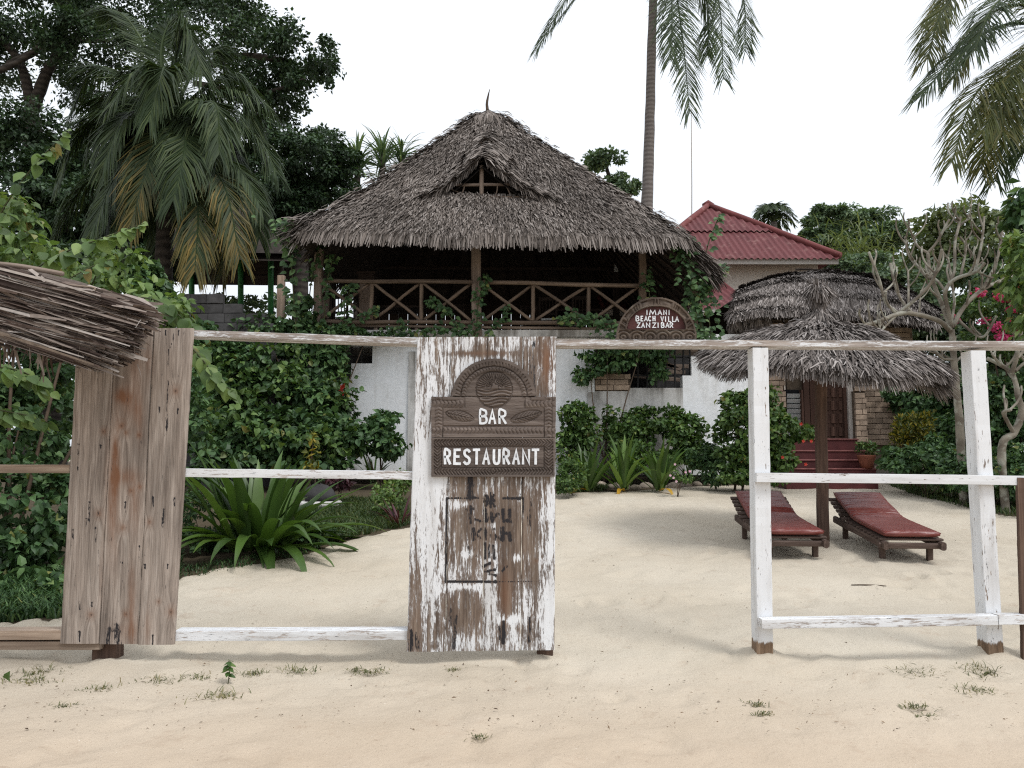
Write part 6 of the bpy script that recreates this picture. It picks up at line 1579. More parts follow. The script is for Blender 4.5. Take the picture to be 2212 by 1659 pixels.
# pandanus behind the roof
for i, (u, v, Y, lab) in enumerate(((772, 352, 29, 'spiky pandanus head behind the roof, nearest the dense dark tree'), (826, 336, 29.5, 'spiky pandanus head behind the left roof slope, in the middle'), (868, 338, 30, 'spiky pandanus head behind the roof, nearest its slope'))):
    t = thing('pandanus', lab, 'tree', (*P(u, 900, Y)[:2], ground_z(Y)), 'pandanus behind the roof')
    trunk_part(t, [np.array(t.location), P(u, v + 60, Y), P(u, v + 8, Y)], [0.16, 0.12, 0.10], 'bark')
    m = MB(); b = P(u, v, Y)
    for h in range(2):
        for k in range(46):
            a = R.uniform(0, 6.283); e_ = math.radians(R.uniform(-10, 85)); d = (math.cos(a) * math.cos(e_), math.sin(a) * math.cos(e_), math.sin(e_))
            V, q = strap(b - [0, 0, 0.5 * h], d, R.uniform(1.0, 1.6), 0.085, R.uniform(0.6, 1.8), 0, 5); m.add(V, q)
    m.build('crown', MT['far_tree'], t, kind='stuff')
t = thing('pandanus', 'yellowish spiky pandanus bush behind the hut ridge', 'tree', (*P(1850, 900, 31)[:2], ground_z(31)), 'pandanus behind the roof')
m = MB()
for k in range(420):
    c = P(1850 + R.gauss(0, 44), 560 + R.gauss(0, 34), 31 + R.uniform(-1, 1)); a = R.uniform(0, 6.283); e_ = math.radians(R.uniform(-20, 80))
    V, q = strap(c, (math.cos(a) * math.cos(e_), math.sin(a) * math.cos(e_), math.sin(e_)), R.uniform(0.6, 1.0), 0.06, R.uniform(0.8, 1.8), 0, 4); m.add(V, q)
m.build('crown', MT['bamboo'], t, kind='stuff'); trunk_part(t, [np.array(t.location), P(1850, 600, 31)], [0.2, 0.15], 'bark')

# ------------------------------------------------------------------ bushes and creepers
def bush(label, mat, clumps, n, L, name='bush', group=None, cat='bush', stems=3, **kw):
    c = clumps[0]; b = np.array([P(c[0], c[1], c[2])[0], c[2], ground_z(c[2])])
    t = thing(name, label, cat, b, group)
    for k in range(stems):
        q = clumps[k % len(clumps)]; tp = P(q[0] + R.uniform(-10, 10), q[1], q[2])
        trunk_part(t, [b + np.array([R.uniform(-.1, .1), R.uniform(-.1, .1), -0.05]) * min(1, max(0.2, tp[2] - b[2])), (b + tp) / 2 + [R.uniform(-.1, .1) * min(1, tp[2] - b[2]), 0, 0], tp], np.array([0.02, 0.014, 0.007]) * min(1.2, max(0.2, tp[2] - b[2])), 'twig', 'stem', 6)
    foliage(t, MT[mat], clumps, n, L, **kw)
    return t
def creeper(label, pts, mat, n, L, group='creepers on the villa', r=0.012, spread=0.10, parts=0, name='creeper'):
    """a climbing stem with leaves; pts (u, v, Y)"""
    c = curve_pts([P(*q) for q in pts], 24)
    t = thing(name, label, 'creeper', c[0], group)
    m = MB(); m.tube(c, r, 5); m.build('stem', MT['stem'], t, smooth=True)
    k = rng.uniform(0, len(c) - 1.01, n); i = k.astype(int); f = (k - i)[:, None]; p = c[i] * (1 - f) + c[i + 1] * f
    p = p + rng.normal(0, spread, (n, 3)) * np.array([1, 0.6, 0.6]); sdn = rng.choice([-1, 1], n)
    d = unit(np.column_stack([sdn * rng.uniform(0.4, 1, n), rng.uniform(-0.7, 0.1, n), rng.uniform(-1.0, 0.1, n)])); nn = unit(np.column_stack([rng.normal(0, .4, n), -np.ones(n), rng.uniform(0.1, 1.0, n)]))
    Ls = L * rng.uniform(0.6, 1.2, n); m = MB()
    for j in range(parts): leaf_part(t, MT[mat], p[j], d[j], nn[j], Ls[j], Ls[j] * 0.75)
    leaf_geo(m, p[parts:], d[parts:], nn[parts:], Ls[parts:], Ls[parts:] * 0.75, 'big'); m.build('foliage', MT[mat], t, kind='stuff')
    return t

bush('dense creeper mass smothering the white wall left of the painted panel', 'vine',
     [(560, 800, 15.6, 150, 70, .6), (610, 860, 15.5, 158, 90, .7), (470, 820, 15.2, 90, 90, .7), (500, 930, 14.6, 110, 80, .8), (640, 950, 14.6, 150, 75, .8), (680, 780, 15.85, 84, 50, .35), (700, 885, 15.6, 64, 54, .5), (560, 715, 15.7, 110, 26, .4), (440, 760, 15.2, 70, 70, .5), (470, 1000, 13.8, 90, 50, .6), (660, 985, 14.2, 120, 40, .6), (730, 940, 15.3, 44, 40, .5), (640, 740, 15.8, 130, 30, .3)], 12500, 0.155, W=0.12, name='creeper_mass', cat='creeper', shape='big', sub=0.26, nsub=30, up=0.7, parts=280)
bush('bushy green shrub at the foot of the white wall beside the painted panel', 'vine', [(820, 920, 14.8, 46, 34, .5), (790, 950, 14.6, 60, 40, .5), (840, 960, 14.6, 36, 30, .4)], 1900, 0.12, W=0.09, shape='big', parts=50, sub=0.3, nsub=16)
foliage([o for o in bpy.data.objects if o.name.startswith('creeper_mass')][0], MT['bush'], [(560, 790, 15.3, 140, 70, .6), (640, 850, 15.2, 150, 80, .7), (500, 900, 14.4, 100, 80, .8), (640, 950, 14.3, 140, 70, .8)], 1500, 0.15, W=0.11, shape='big', name='young_leaves')
for (lab, pts, n, L) in (
    ('leafy creeper column climbing in front of the left roof corner', [(640, 720, 15.4), (634, 640, 15.3), (628, 560, 15.2), (616, 500, 15.0), (608, 474, 14.9)], 130, 0.16),
    ('creeper twining up the left balcony post', [(672, 715, 15.9), (668, 650, 15.9), (676, 590, 15.9), (688, 535, 15.9), (692, 518, 15.9)], 75, 0.12),
    ('creeper shoot rising just right of the left balcony post', [(700, 710, 15.8), (702, 650, 15.8), (706, 610, 15.8), (716, 570, 15.8), (724, 550, 15.8)], 60, 0.12),
    ('creeper shoot climbing the first crossed bay of the railing', [(738, 712, 15.8), (744, 680, 15.8), (752, 650, 15.8), (755, 625, 15.8), (760, 614, 15.8)], 60, 0.11),
    ('creeper shoot leaning across the lower part of the first railing bay', [(715, 712, 15.8), (755, 695, 15.8), (790, 680, 15.8), (808, 668, 15.8)], 46, 0.11),
    ('small creeper tip under the second railing bay', [(820, 730, 15.8), (845, 715, 15.8), (862, 705, 15.8), (872, 692, 15.8)], 40, 0.10),
    ('creeper running diagonally through the third railing bay', [(1010, 725, 15.8), (985, 700, 15.8), (960, 670, 15.8), (935, 655, 15.8), (930, 640, 15.8)], 90, 0.11),
    ('creeper on the lower rail of the third railing bay', [(870, 722, 15.8), (920, 715, 15.8), (960, 712, 15.8), (1010, 720, 15.8)], 80, 0.11),
    ('creeper twining up the middle balcony post', [(1026, 725, 15.85), (1030, 690, 15.85), (1034, 650, 15.85), (1044, 620, 15.85), (1052, 590, 15.85)], 80, 0.11),
    ('short creeper beside the foot of the middle post', [(1050, 722, 15.8), (1075, 700, 15.8), (1090, 680, 15.8), (1100, 660, 15.8)], 44, 0.10),
    ('thick creeper clump flopping over the balcony edge left of the arched sign', [(1210, 690, 15.7), (1250, 685, 15.6), (1290, 695, 15.6), (1325, 712, 15.6), (1345, 726, 15.6)], 170, 0.12),
    ('creeper shoot rising left of the arched sign beside the right balcony post', [(1410, 700, 15.7), (1405, 650, 15.7), (1400, 610, 15.7), (1404, 582, 15.7)], 60, 0.11),
    ('leafy creeper curtain hanging from the right roof corner', [(1480, 520, 15.1), (1488, 560, 15.0), (1500, 620, 15.1), (1512, 680, 15.2), (1516, 740, 15.3)], 230, 0.14),
    ('thin creeper strand reaching up over the red roof', [(1510, 600, 15.2), (1522, 560, 15.2), (1532, 520, 15.2), (1548, 480, 15.2), (1556, 462, 15.2)], 40, 0.12),
    ('creeper strand trailing over the right eave tip', [(1500, 650, 15.2), (1520, 620, 15.1), (1545, 590, 15.1), (1570, 570, 15.1)], 60, 0.12),
    ('creeper on the pole right of the arched sign', [(1535, 740, 15.3), (1532, 690, 15.3), (1525, 640, 15.3), (1520, 600, 15.3)], 100, 0.12)):
    creeper(lab, pts, 'vine', n, L, spread=0.07 if n < 100 else 0.13, parts=14)
bush('creeper spilling over the right stepped opening of the villa wall', 'vine', [(1310, 765, 15.85, 60, 26, .22), (1390, 760, 15.9, 70, 22, .2), (1280, 800, 15.85, 40, 18, .2), (1420, 795, 15.9, 24, 34, .18), (1255, 820, 15.85, 22, 12, .15), (1330, 790, 15.85, 40, 20, .2)], 1500, 0.11, W=0.085, name='creeper_mass', cat='creeper', shape='big', sub=0.3, nsub=16, parts=60)
bush('leafy creeper clump lying on the wall top under the left railing', 'vine', [(690, 716, 15.75, 120, 20, .25), (580, 700, 15.5, 80, 20, .3), (800, 730, 15.8, 60, 14, .2), (655, 670, 15.9, 30, 40, .2)], 1700, 0.11, W=0.085, name='creeper_mass', cat='creeper', shape='big', sub=0.3, nsub=16, parts=50)
bush('rounded green shrub against the wall right beside the carved sign', 'bush', [(1246, 905, 15.6, 40, 42, .35), (1240, 960, 15.5, 46, 50, .35), (1262, 930, 15.6, 34, 50, .35)], 2600, 0.095, W=0.075, shape='big', sub=0.3, parts=40, group='shrubs along the white wall')
bush('wide green shrub under the right stepped opening', 'bush', [(1345, 915, 15.7, 58, 40, .35), (1420, 905, 15.7, 70, 36, .35), (1480, 930, 15.6, 46, 50, .35), (1400, 960, 15.5, 110, 50, .35), (1500, 985, 15.4, 40, 34, .35)], 6400, 0.095, W=0.075, shape='big', sub=0.25, parts=80, group='shrubs along the white wall')
hib = bush('tall hibiscus bush with a few red flowers behind the white post', 'bush', [(1590, 890, 14.3, 54, 52, .5), (1640, 880, 14.2, 56, 46, .5), (1610, 950, 14.2, 74, 60, .5), (1670, 940, 14.0, 48, 60, .5), (1640, 1000, 14.0, 64, 34, .5), (1690, 990, 13.9, 30, 34, .3), (1735, 930, 14.0, 26, 22, .3), (1590, 1022, 14.0, 56, 24, .35), (1660, 1026, 13.9, 50, 20, .3)], 8600, 0.095, W=0.07, shape='big', sub=0.25, parts=80)
bush('low dark shrub against the wall left of the hibiscus', 'vine', [(1545, 1005, 14.6, 40, 34, .4), (1520, 985, 14.9, 34, 34, .3), (1550, 1030, 14.3, 36, 16, .3)], 1900, 0.09, shape='big')
bush('small round bright green shrub at the bed edge beside the painted panel', 'bush', [(1238, 1020, 13.6, 36, 28, .35), (1222, 1045, 13.3, 30, 22, .3)], 2000, 0.06, shape='small', sub=0.3)
bush('bushy golden yellow croton by the block wall', 'croton', [(1972, 928, 14.4, 38, 36, .4), (1965, 955, 14.3, 32, 26, .35), (1990, 905, 14.4, 20, 18, .25)], 2600, 0.085, W=0.03, sub=0.28, nsub=20, up=0.9, droop=-0.6, cat='croton', name='croton_bush')
bush('dark creeper wall covering the right end of the hut', 'vine', [(2000, 860, 16.2, 70, 50, .4), (2070, 880, 15.8, 60, 70, .4), (2010, 930, 15.8, 70, 50, .4), (1950, 860, 16.4, 40, 30, .25), (2110, 850, 16, 70, 80, .5)], 5200, 0.13, W=0.105, shape='big', name='creeper_mass', cat='creeper', parts=60)
bush('low leafy shrub in front of the croton with tiny pale flowers', 'vine', [(2000, 1000, 13.4, 70, 34, .6), (1950, 1005, 13.5, 40, 24, .4), (2060, 1020, 13.0, 70, 44, .6), (2020, 965, 13.8, 46, 26, .4), (1925, 985, 13.9, 26, 20, .3)], 5000, 0.09, W=0.065, shape='big', parts=60)
bush('dark shrub under the frangipani at the right of the fence', 'vine', [(2140, 1040, 12.2, 70, 50, .6), (2200, 1020, 12.2, 60, 70, .6), (2120, 1000, 12.8, 70, 40, .6), (2260, 1060, 12, 60, 50, .6)], 5200, 0.09, W=0.065, shape='big', parts=40)
bush('dense dark hedge behind the right fence post', 'vine', [(2170, 880, 14.2, 80, 80, .7), (2200, 960, 13.6, 70, 60, .6), (2110, 940, 14.2, 60, 60, .6), (2250, 900, 14, 70, 120, .7)], 7000, 0.11, W=0.08, shape='big')
boug = bush('bougainvillea with pink blossom hanging at the right edge', 'bush', [(2170, 680, 14.2, 90, 60, .5), (2215, 740, 14.0, 60, 60, .5), (2110, 660, 14.4, 60, 40, .4), (2120, 740, 14.4, 60, 40, .4)], 4200, 0.085, name='bougainvillea', group=None)
foliage(boug, MT['pink'], [(2185, 636, 13.6, 34, 17, .3), (2212, 640, 13.6, 26, 18, .3), (2194, 706, 13.5, 26, 12, .25), (2163, 729, 13.6, 15, 9, .2), (2117, 632, 13.8, 11, 11, .15), (2128, 692, 13.8, 8, 7, .1), (2060, 690, 13.9, 9, 10, .1), (2205, 660, 13.5, 24, 14, .25), (2150, 705, 13.6, 12, 8, .15)], 2200, 0.055, 0.05, sub=0.35, name='blossom')
fl = [(1730, 916), (1735, 953), (1690, 988), (1627, 982), (1752, 953), (1740, 1003)]
for (u, v) in fl:
    b = P(u, v, 13.55); m = MB()
    k = np.arange(5) / 5 * 6.283; leaf_geo(m, np.tile(b, (5, 1)), np.column_stack([np.cos(k), np.full(5, -0.5), np.sin(k)]), np.tile([[0, -1.0, 0.2]], (5, 1)), 0.036, 0.03, 'big'); m.build('flower', MT['red_petal'], hib, kind='stuff')
m = MB(); b = P(738, 843, 15.3); k = np.arange(6) / 6 * 6.283; leaf_geo(m, np.tile(b, (6, 1)) + rng.normal(0, .03, (6, 3)), np.column_stack([np.cos(k), np.full(6, -0.6), np.sin(k)]), np.tile([[0, -1.0, 0.2]], (6, 1)), 0.10, 0.08, 'big'); tag(m.build('flower', MT['red_petal']), 'single red blossom on the creepers by the stepped white wall', 'flower', kind='stuff')

# lilies
lily('huge crinum clump with broad arching leaves beside the bare boards', 560, 1205, 110, 1.22, 0.155, base=GP(556, 1192), el=(8, 86), arch=(0.45, 1.75), spread=0.42, seg=10)
lily('crinum lily beside the round shrub at the wall foot', 1272, 1046, 28, 0.95, 0.10, odd=1, base=np.array([P(1272, 1050, 14.1)[0], 14.1, ground_z(14.1)]))
lily('crinum lily in the middle of the three at the wall foot', 1348, 1050, 32, 1.02, 0.10, odd=1, base=np.array([P(1348, 1050, 14.1)[0], 14.1, ground_z(14.1)]), el=(40, 84))
lily('crinum lily nearest the pink periwinkle at the wall foot', 1424, 1050, 32, 1.0, 0.10, odd=1, base=np.array([P(1424, 1050, 14.1)[0], 14.1, ground_z(14.1)]), el=(38, 84))
for (u, v, lab) in ((720, 1040, 'narrow dark lily behind the big crinum, nearest the yellow sapling'), (775, 1036, 'narrow dark lily behind the middle rail, centre of its row'), (835, 1034, 'narrow dark lily behind the middle rail, beside the painted panel'), (805, 1046, 'short dark lily in front of its row behind the middle rail')):
    lily(lab, u, v, 18, 0.85, 0.055, 'lily_dark', el=(45, 84))
lily('dark purple cordyline at the left edge of the painted panel', 862, 1138, 26, 0.42, 0.03, 'purple', 'cordyline', None, el=(10, 75), arch=(0.2, 0.7), seg=5)
lily('dark strappy plant at the foot of the hibiscus', 1490, 1046, 22, 0.55, 0.035, 'lily_dark', 'dracaena', None, el=(20, 80), seg=5)
lily('dark fern like plant beside the top step', 1900, 1000, 30, 0.6, 0.05, 'lily_dark', 'fern', None, el=(15, 75), seg=5)
sap = bush('slim sapling with bright yellow green leaves behind the big crinum', 'croton', [(674, 985, 12.2, 16, 30, .12), (678, 950, 12.2, 8, 26, .06), (670, 1010, 12.1, 20, 16, .15)], 90, 0.12, W=0.06, shape='big', name='sapling', cat='plant', parts=50, sub=0.5, nsub=10)
bush('yellow green variegated shrub left of the painted panel', 'lime', [(845, 1062, 11.2, 36, 34, .3), (870, 1035, 11.3, 22, 22, .2), (830, 1085, 11.0, 26, 20, .2)], 1100, 0.055, W=0.04, shape='big', sub=0.35)
bush('low dark undergrowth at the foot of the big crinum', 'vine', [(430, 1190, 9.0, 50, 50, .5), (490, 1160, 9.2, 60, 40, .4), (420, 1110, 9.6, 40, 60, .5), (680, 1150, 9.6, 50, 24, .4), (640, 1170, 9.2, 60, 16, .3)], 3600, 0.06, shape='small')
bush('purple leaved plant behind the middle rail', 'purple', [(735, 1040, 12.4, 34, 16, .3)], 420, 0.07, shape='big', cat='plant')
pw_ = bush('pink periwinkle in flower at the edge of the bed', 'bush', [(1460, 1028, 13.4, 12, 16, .12), (1482, 1032, 13.4, 14, 12, .12)], 260, 0.05, cat='plant')
for (u, v) in ((1458, 1003), (1455, 1032), (1481, 1020), (1490, 1018), (1461, 1040), (1448, 1027)):
    b = P(u, v, 13.2); m = MB(); k = np.arange(5) / 5 * 6.283; leaf_geo(m, np.tile(b, (5, 1)), np.column_stack([np.cos(k), np.full(5, -0.3), np.sin(k)]), np.tile([[0, -1.0, 0.2]], (5, 1)), 0.026, 0.026, 'small'); m.build('flower', MT['pale_petal'], pw_, kind='stuff')

# the shrub pushing in on the left
ls = bush('bright leafed shrub pushing over the thatch and the bare boards', 'lime', [(60, 560, 8.0, 120, 60, .6), (190, 600, 8.2, 110, 60, .5), (310, 650, 8.4, 90, 50, .45), (30, 470, 8.2, 60, 70, .5), (-60, 560, 8, 120, 120, .8), (240, 560, 8.6, 70, 36, .4), (380, 690, 8.4, 50, 40, .3), (140, 640, 8.2, 130, 50, .5)], 2300, 0.115, W=0.085, shape='big', name='leafy_shrub', cat='shrub', sub=0.3, nsub=22, parts=200, droop=0.9)
bush('dark leafy shrub behind the bare boards and the low thatch', 'vine', [(40, 920, 8.2, 120, 110, .7), (60, 1080, 8.0, 130, 110, .7), (-40, 1200, 7.6, 120, 110, .7), (60, 1265, 7.3, 110, 46, .45), (-60, 1290, 7.2, 100, 40, .45), (100, 1190, 7.9, 70, 90, .5), (60, 800, 8.6, 130, 70, .6), (-120, 950, 8, 140, 200, .8), (0, 850, 8.8, 100, 70, .5), (130, 860, 9.6, 50, 90, .4), (130, 1000, 9.4, 50, 90, .4), (20, 770, 9, 90, 50, .4), (380, 800, 9.4, 60, 60, .4), (420, 900, 9.8, 40, 80, .4)], 9500, 0.10, W=0.075, shape='big', name='leafy_shrub', cat='shrub', parts=120)
bush('scrubby sunlit bushes seen through the shelter', 'far_tree', [(540, 660, 25, 50, 22, .8), (470, 655, 26, 60, 20, .8), (600, 650, 25, 30, 26, .6)], 900, 0.2, stems=2)
bush('round green bush in front of the green posts', 'vine', [(314, 596, 10.5, 46, 38, .35), (330, 620, 10.5, 40, 36, .3), (350, 640, 10.6, 30, 30, .3)], 900, 0.10, W=0.085, shape='big', parts=30)
def sprig(label, pts, n, L, mat='lime', group='leafy sprigs of the left shrub', hang=0.9):
    c = curve_pts([P(*q) for q in pts], 20); t = thing('leafy_sprig', label, 'branch', c[0], group)
    m = MB(); m.tube(c, np.linspace(0.008, 0.003, len(c)), 5); m.build('stem', MT['stem'], t, smooth=True)
    for j in range(n):
        k = (j + 0.5) / n * (len(c) - 1.01); i = int(k); p = c[i] + (c[i + 1] - c[i]) * (k - i); tg = unit(c[i + 1] - c[i]); s = 1 if j % 2 else -1
        d = unit(tg * 0.5 + np.array([R.uniform(-.2, .2) + 0.25 * s, -0.35 * R.random(), 0.3 * s - hang * R.uniform(0.4, 1.2)]) + np.array([R.uniform(-.4, .4), R.uniform(-.3, .3), R.uniform(-.3, .3)])); nn = unit(np.array([R.uniform(-.7, .7), -0.8 + R.uniform(-.3, .4), 0.7 + R.uniform(-.4, .4)])); p = p + np.array([R.uniform(-.02, .02), R.uniform(-.03, .03), R.uniform(-.025, .015)])
        l = L * (1.1 - 0.55 * j / n) * R.uniform(0.85, 1.15); leaf_part(t, MT[mat if j < n - 3 else 'lime'], p, d, nn, l, l * 0.74)
    return t
sprig('leafy sprig arching up against the dark tree at the far left', [(-30, 520, 7.0), (20, 430, 6.9), (80, 350, 6.8), (120, 310, 6.8), (150, 284, 6.8)], 26, 0.17)
sprig('long leafy sprig reaching right in front of the palm trunk', [(60, 590, 6.8), (140, 545, 6.7), (220, 515, 6.6), (275, 495, 6.6), (312, 482, 6.6)], 30, 0.17)
sprig('leafy sprig lying just above the low thatch', [(60, 660, 6.4), (120, 620, 6.4), (190, 580, 6.4), (240, 560, 6.4)], 18, 0.15)
sprig('leafy sprig with a rusty tip below the long sprig', [(180, 660, 6.8), (205, 600, 6.8), (225, 560, 6.8), (240, 540, 6.8)], 16, 0.13)
sprig('large leafed sprig drooping behind the top corner of the bare boards', [(290, 640, 6.6), (340, 650, 6.5), (385, 680, 6.4), (420, 712, 6.4)], 22, 0.17)
sprig('leafy sprig hanging through the open frame right of the bare boards', [(405, 740, 6.3), (440, 780, 6.25), (470, 820, 6.2), (510, 850, 6.2)], 20, 0.15)
sprig('bright leafy sprig under the low thatch', [(-20, 790, 6.2), (40, 800, 6.2), (80, 820, 6.2), (110, 850, 6.2)], 18, 0.17)
sprig('lower bright leafy sprig left of the bare boards', [(-30, 880, 6.3), (20, 890, 6.3), (70, 900, 6.3), (110, 915, 6.3)], 18, 0.16)

# ------------------------------------------------------------------ frangipani, bare branches
C9 = lambda x, y: (1840 + x * .4053, 424.7 + y * .4053)
def frangi(label, trunkpts, branches, Y, r0, seed):
    r = random.Random(seed); base = np.array([P(*C9(*trunkpts[0]), Y)[0], Y, ground_z(Y)])
    r0 = r0 * 0.55; branches = [(p_, q_ * 0.82, d_) for p_, q_, d_ in branches]
    t = thing('frangipani', label, 'tree', base, 'bare frangipani trees')
    tr = [P(*C9(*q), Y) for q in trunkpts]; trunk_part(t, [base - [0, 0, 0.1]] + tr, [r0 * 1.15, r0, r0 * 0.9, r0 * 0.75], 'frangipani', seg=10, wob=0.06)
    for pts, ra, dy in list(branches):
        if len(pts) < 3 or ra < 0.012: continue
        for _ in range(3):
            i = r.randint(1, len(pts) - 2); f = r.random(); x = pts[i][0] + (pts[i + 1][0] - pts[i][0]) * f; y = pts[i][1] + (pts[i + 1][1] - pts[i][1]) * f
            yy = dy[0] + (dy[1] - dy[0]) * (i + f) / (len(pts) - 1); l = r.uniform(70, 150); a = r.uniform(-1.0, 1.0); s_ = 1 if a > 0 else -1
            branches.append(([(x, y), (x + 0.45 * l * math.sin(a), y - 0.35 * l), (x + 0.6 * l * math.sin(a) + s_ * 6, y - 0.7 * l), (x + 0.66 * l * math.sin(a), y - l)], min(ra * 0.6, 0.020), (yy, yy + r.uniform(-.35, .35))))
    for pts, ra, dy in branches:
        n = len(pts); w_ = [P(*C9(*q), Y + dy[0] + (dy[1] - dy[0]) * i / (n - 1)) for i, q in enumerate(pts)]
        trunk_part(t, w_, [ra, ra * 0.85, ra * 0.8, ra * 0.72], 'frangipani', 'branch', 8, 0.05)
    return t
frangi('bare grey frangipani with upturned stubby branches behind the parasol', [(575, 1230), (560, 1050), (545, 880), (532, 710)],
    [([(532, 720), (490, 600), (450, 500), (415, 400), (405, 300)], .05, (0, .2)), ([(405, 300), (350, 262), (312, 180)], .030, (.2, .3)), ([(405, 300), (455, 240), (520, 120)], .032, (.2, 0)), ([(415, 410), (345, 365), (300, 300), (285, 215)], .032, (.15, .5)),
     ([(532, 720), (460, 660), (330, 625), (250, 625), (130, 670), (40, 690)], .052, (0, -.8)), ([(250, 625), (180, 560), (145, 440), (90, 295)], .034, (-.4, -.7)), ([(325, 625), (270, 560), (230, 470), (205, 355)], .034, (-.3, -.2)), ([(250, 620), (380, 510), (445, 415), (480, 280)], .036, (-.4, -.9)), ([(230, 640), (195, 675), (160, 712)], .028, (-.5, -.7)), ([(150, 660), (150, 690), (148, 712)], .022, (-.7, -.7)),
     ([(535, 700), (503, 560), (500, 500), (550, 440), (660, 400), (710, 352)], .046, (0, -.4)), ([(500, 505), (445, 440), (390, 420), (310, 312)], .032, (-.1, .3)), ([(500, 495), (545, 400), (550, 250), (568, 165), (580, 110)], .034, (-.1, .2)), ([(568, 165), (600, 135), (630, 118)], .024, (.2, .1)), ([(580, 425), (600, 330), (608, 260), (576, 215)], .028, (-.2, .1)), ([(655, 402), (690, 260), (706, 108)], .032, (-.3, 0)), ([(610, 270), (640, 300), (630, 330)], .02, (0, 0)),
     ([(540, 690), (590, 600), (690, 500), (850, 425), (930, 400)], .048, (0, .6)), ([(695, 495), (762, 370), (790, 260), (800, 170)], .034, (.2, .3)), ([(850, 425), (858, 310), (872, 190)], .032, (.5, .7)), ([(690, 495), (692, 420), (650, 350)], .026, (.2, .1)), ([(570, 660), (640, 720), (705, 745), (772, 636)], .032, (.1, -.4)), ([(545, 870), (485, 862), (440, 828)], .028, (0, -.3)), ([(555, 880), (590, 850), (640, 838)], .026, (0, .3)), ([(560, 890), (500, 850), (410, 826)], .022, (0, .2)), ([(530, 700), (540, 620), (545, 540), (512, 320)], .032, (0, .5)), ([(300, 610), (302, 500), (300, 395)], .026, (-.3, 0)), ([(360, 615), (362, 560), (368, 500)], .022, (-.2, -.2)), ([(660, 395), (735, 430), (770, 424)], .022, (-.3, -.2))], 12.6, 0.11, 1)
frangi('second frangipani with a forked lichen grey trunk at the right edge', [(800, 1340), (865, 1260), (905, 1150), (882, 1050)],
    [([(885, 1060), (872, 990), (850, 940), (800, 900), (720, 862)], .05, (0, .2)), ([(850, 945), (880, 850), (905, 690)], .045, (0, -.2)), ([(865, 1262), (830, 1200), (808, 1150), (850, 1135)], .04, (0, -.3)), ([(905, 1150), (960, 1050), (1000, 900)], .06, (0, .3)), ([(800, 900), (770, 870), (748, 840)], .028, (.1, 0)), ([(880, 860), (930, 800), (960, 700)], .035, (-.1, .3)), ([(870, 930), (915, 890), (960, 850)], .032, (0, .3))], 11.8, 0.10, 2)

# ------------------------------------------------------------------ grass, weeds, stones and litter
def blade_geo(mb, p, h, w_, lean):
    n = len(p); a = rng.uniform(0, 6.283, n); d = np.column_stack([np.cos(a) * lean, np.sin(a) * lean, np.ones(n)]); d = unit(d); s = np.column_stack([-np.sin(a), np.cos(a), np.zeros(n)])
    h = np.broadcast_to(h, (n,))[:, None]; q1 = p + d * h * 0.55; q2 = q1 + unit(d + np.column_stack([np.cos(a), np.sin(a), np.full(n, -0.6)]) * 0.7) * h * 0.45
    v = np.stack([p - s * w_, p + s * w_, q1 + s * w_ * 0.8, q1 - s * w_ * 0.8, q2], 1); i = np.arange(n)[:, None] * 5
    mb.add(v.reshape(-1, 3), i + np.array([0, 1, 2, 3]), i + np.array([3, 2, 4]))
def patch(poly_px, n, name, label, h, w_=0.006):
    w0 = np.array([GP(*q)[:2] for q in poly_px]); lo, hi = w0.min(0), w0.max(0); p = rng.uniform(lo, hi, (n, 2)); p = p[inpoly(p[:, 0], p[:, 1], [tuple(q) for q in w0])]
    m = MB(); blade_geo(m, np.column_stack([p, ground_z(p[:, 1])]), h * rng.uniform(0.5, 1.3, len(p)), w_, rng.uniform(0.1, 0.9, (len(p))))
    tag(m.build(name, MT['vine' if name == 'ground_cover' else 'grass']), label, None, None, 'stuff')
patch([(640, 1190), (700, 1180), (780, 1160), (886, 1138), (880, 1085), (760, 1080), (690, 1085), (640, 1120)], 16000, 'grass', 'short green grass between the crinum and the painted panel', 0.13)
patch([(1205, 1066), (1300, 1062), (1320, 1052), (1210, 1046)], 2200, 'grass', 'short grass at the bed edge beside the painted panel', 0.12)
patch([(-60, 1350), (130, 1338), (300, 1302), (390, 1254), (390, 1200), (-60, 1270)], 16000, 'ground_cover', 'low weedy ground cover behind the bare boards', 0.14, 0.008)
patch([(1900, 1040), (1960, 1066), (2130, 1108), (2300, 1132), (2300, 1085), (1990, 1050)], 9000, 'grass', 'low grass along the right bed edge', 0.14)
patch([(400, 1255), (540, 1226), (690, 1193), (690, 1180), (540, 1205), (400, 1230)], 2600, 'ground_cover', 'low weeds under the big crinum', 0.08)
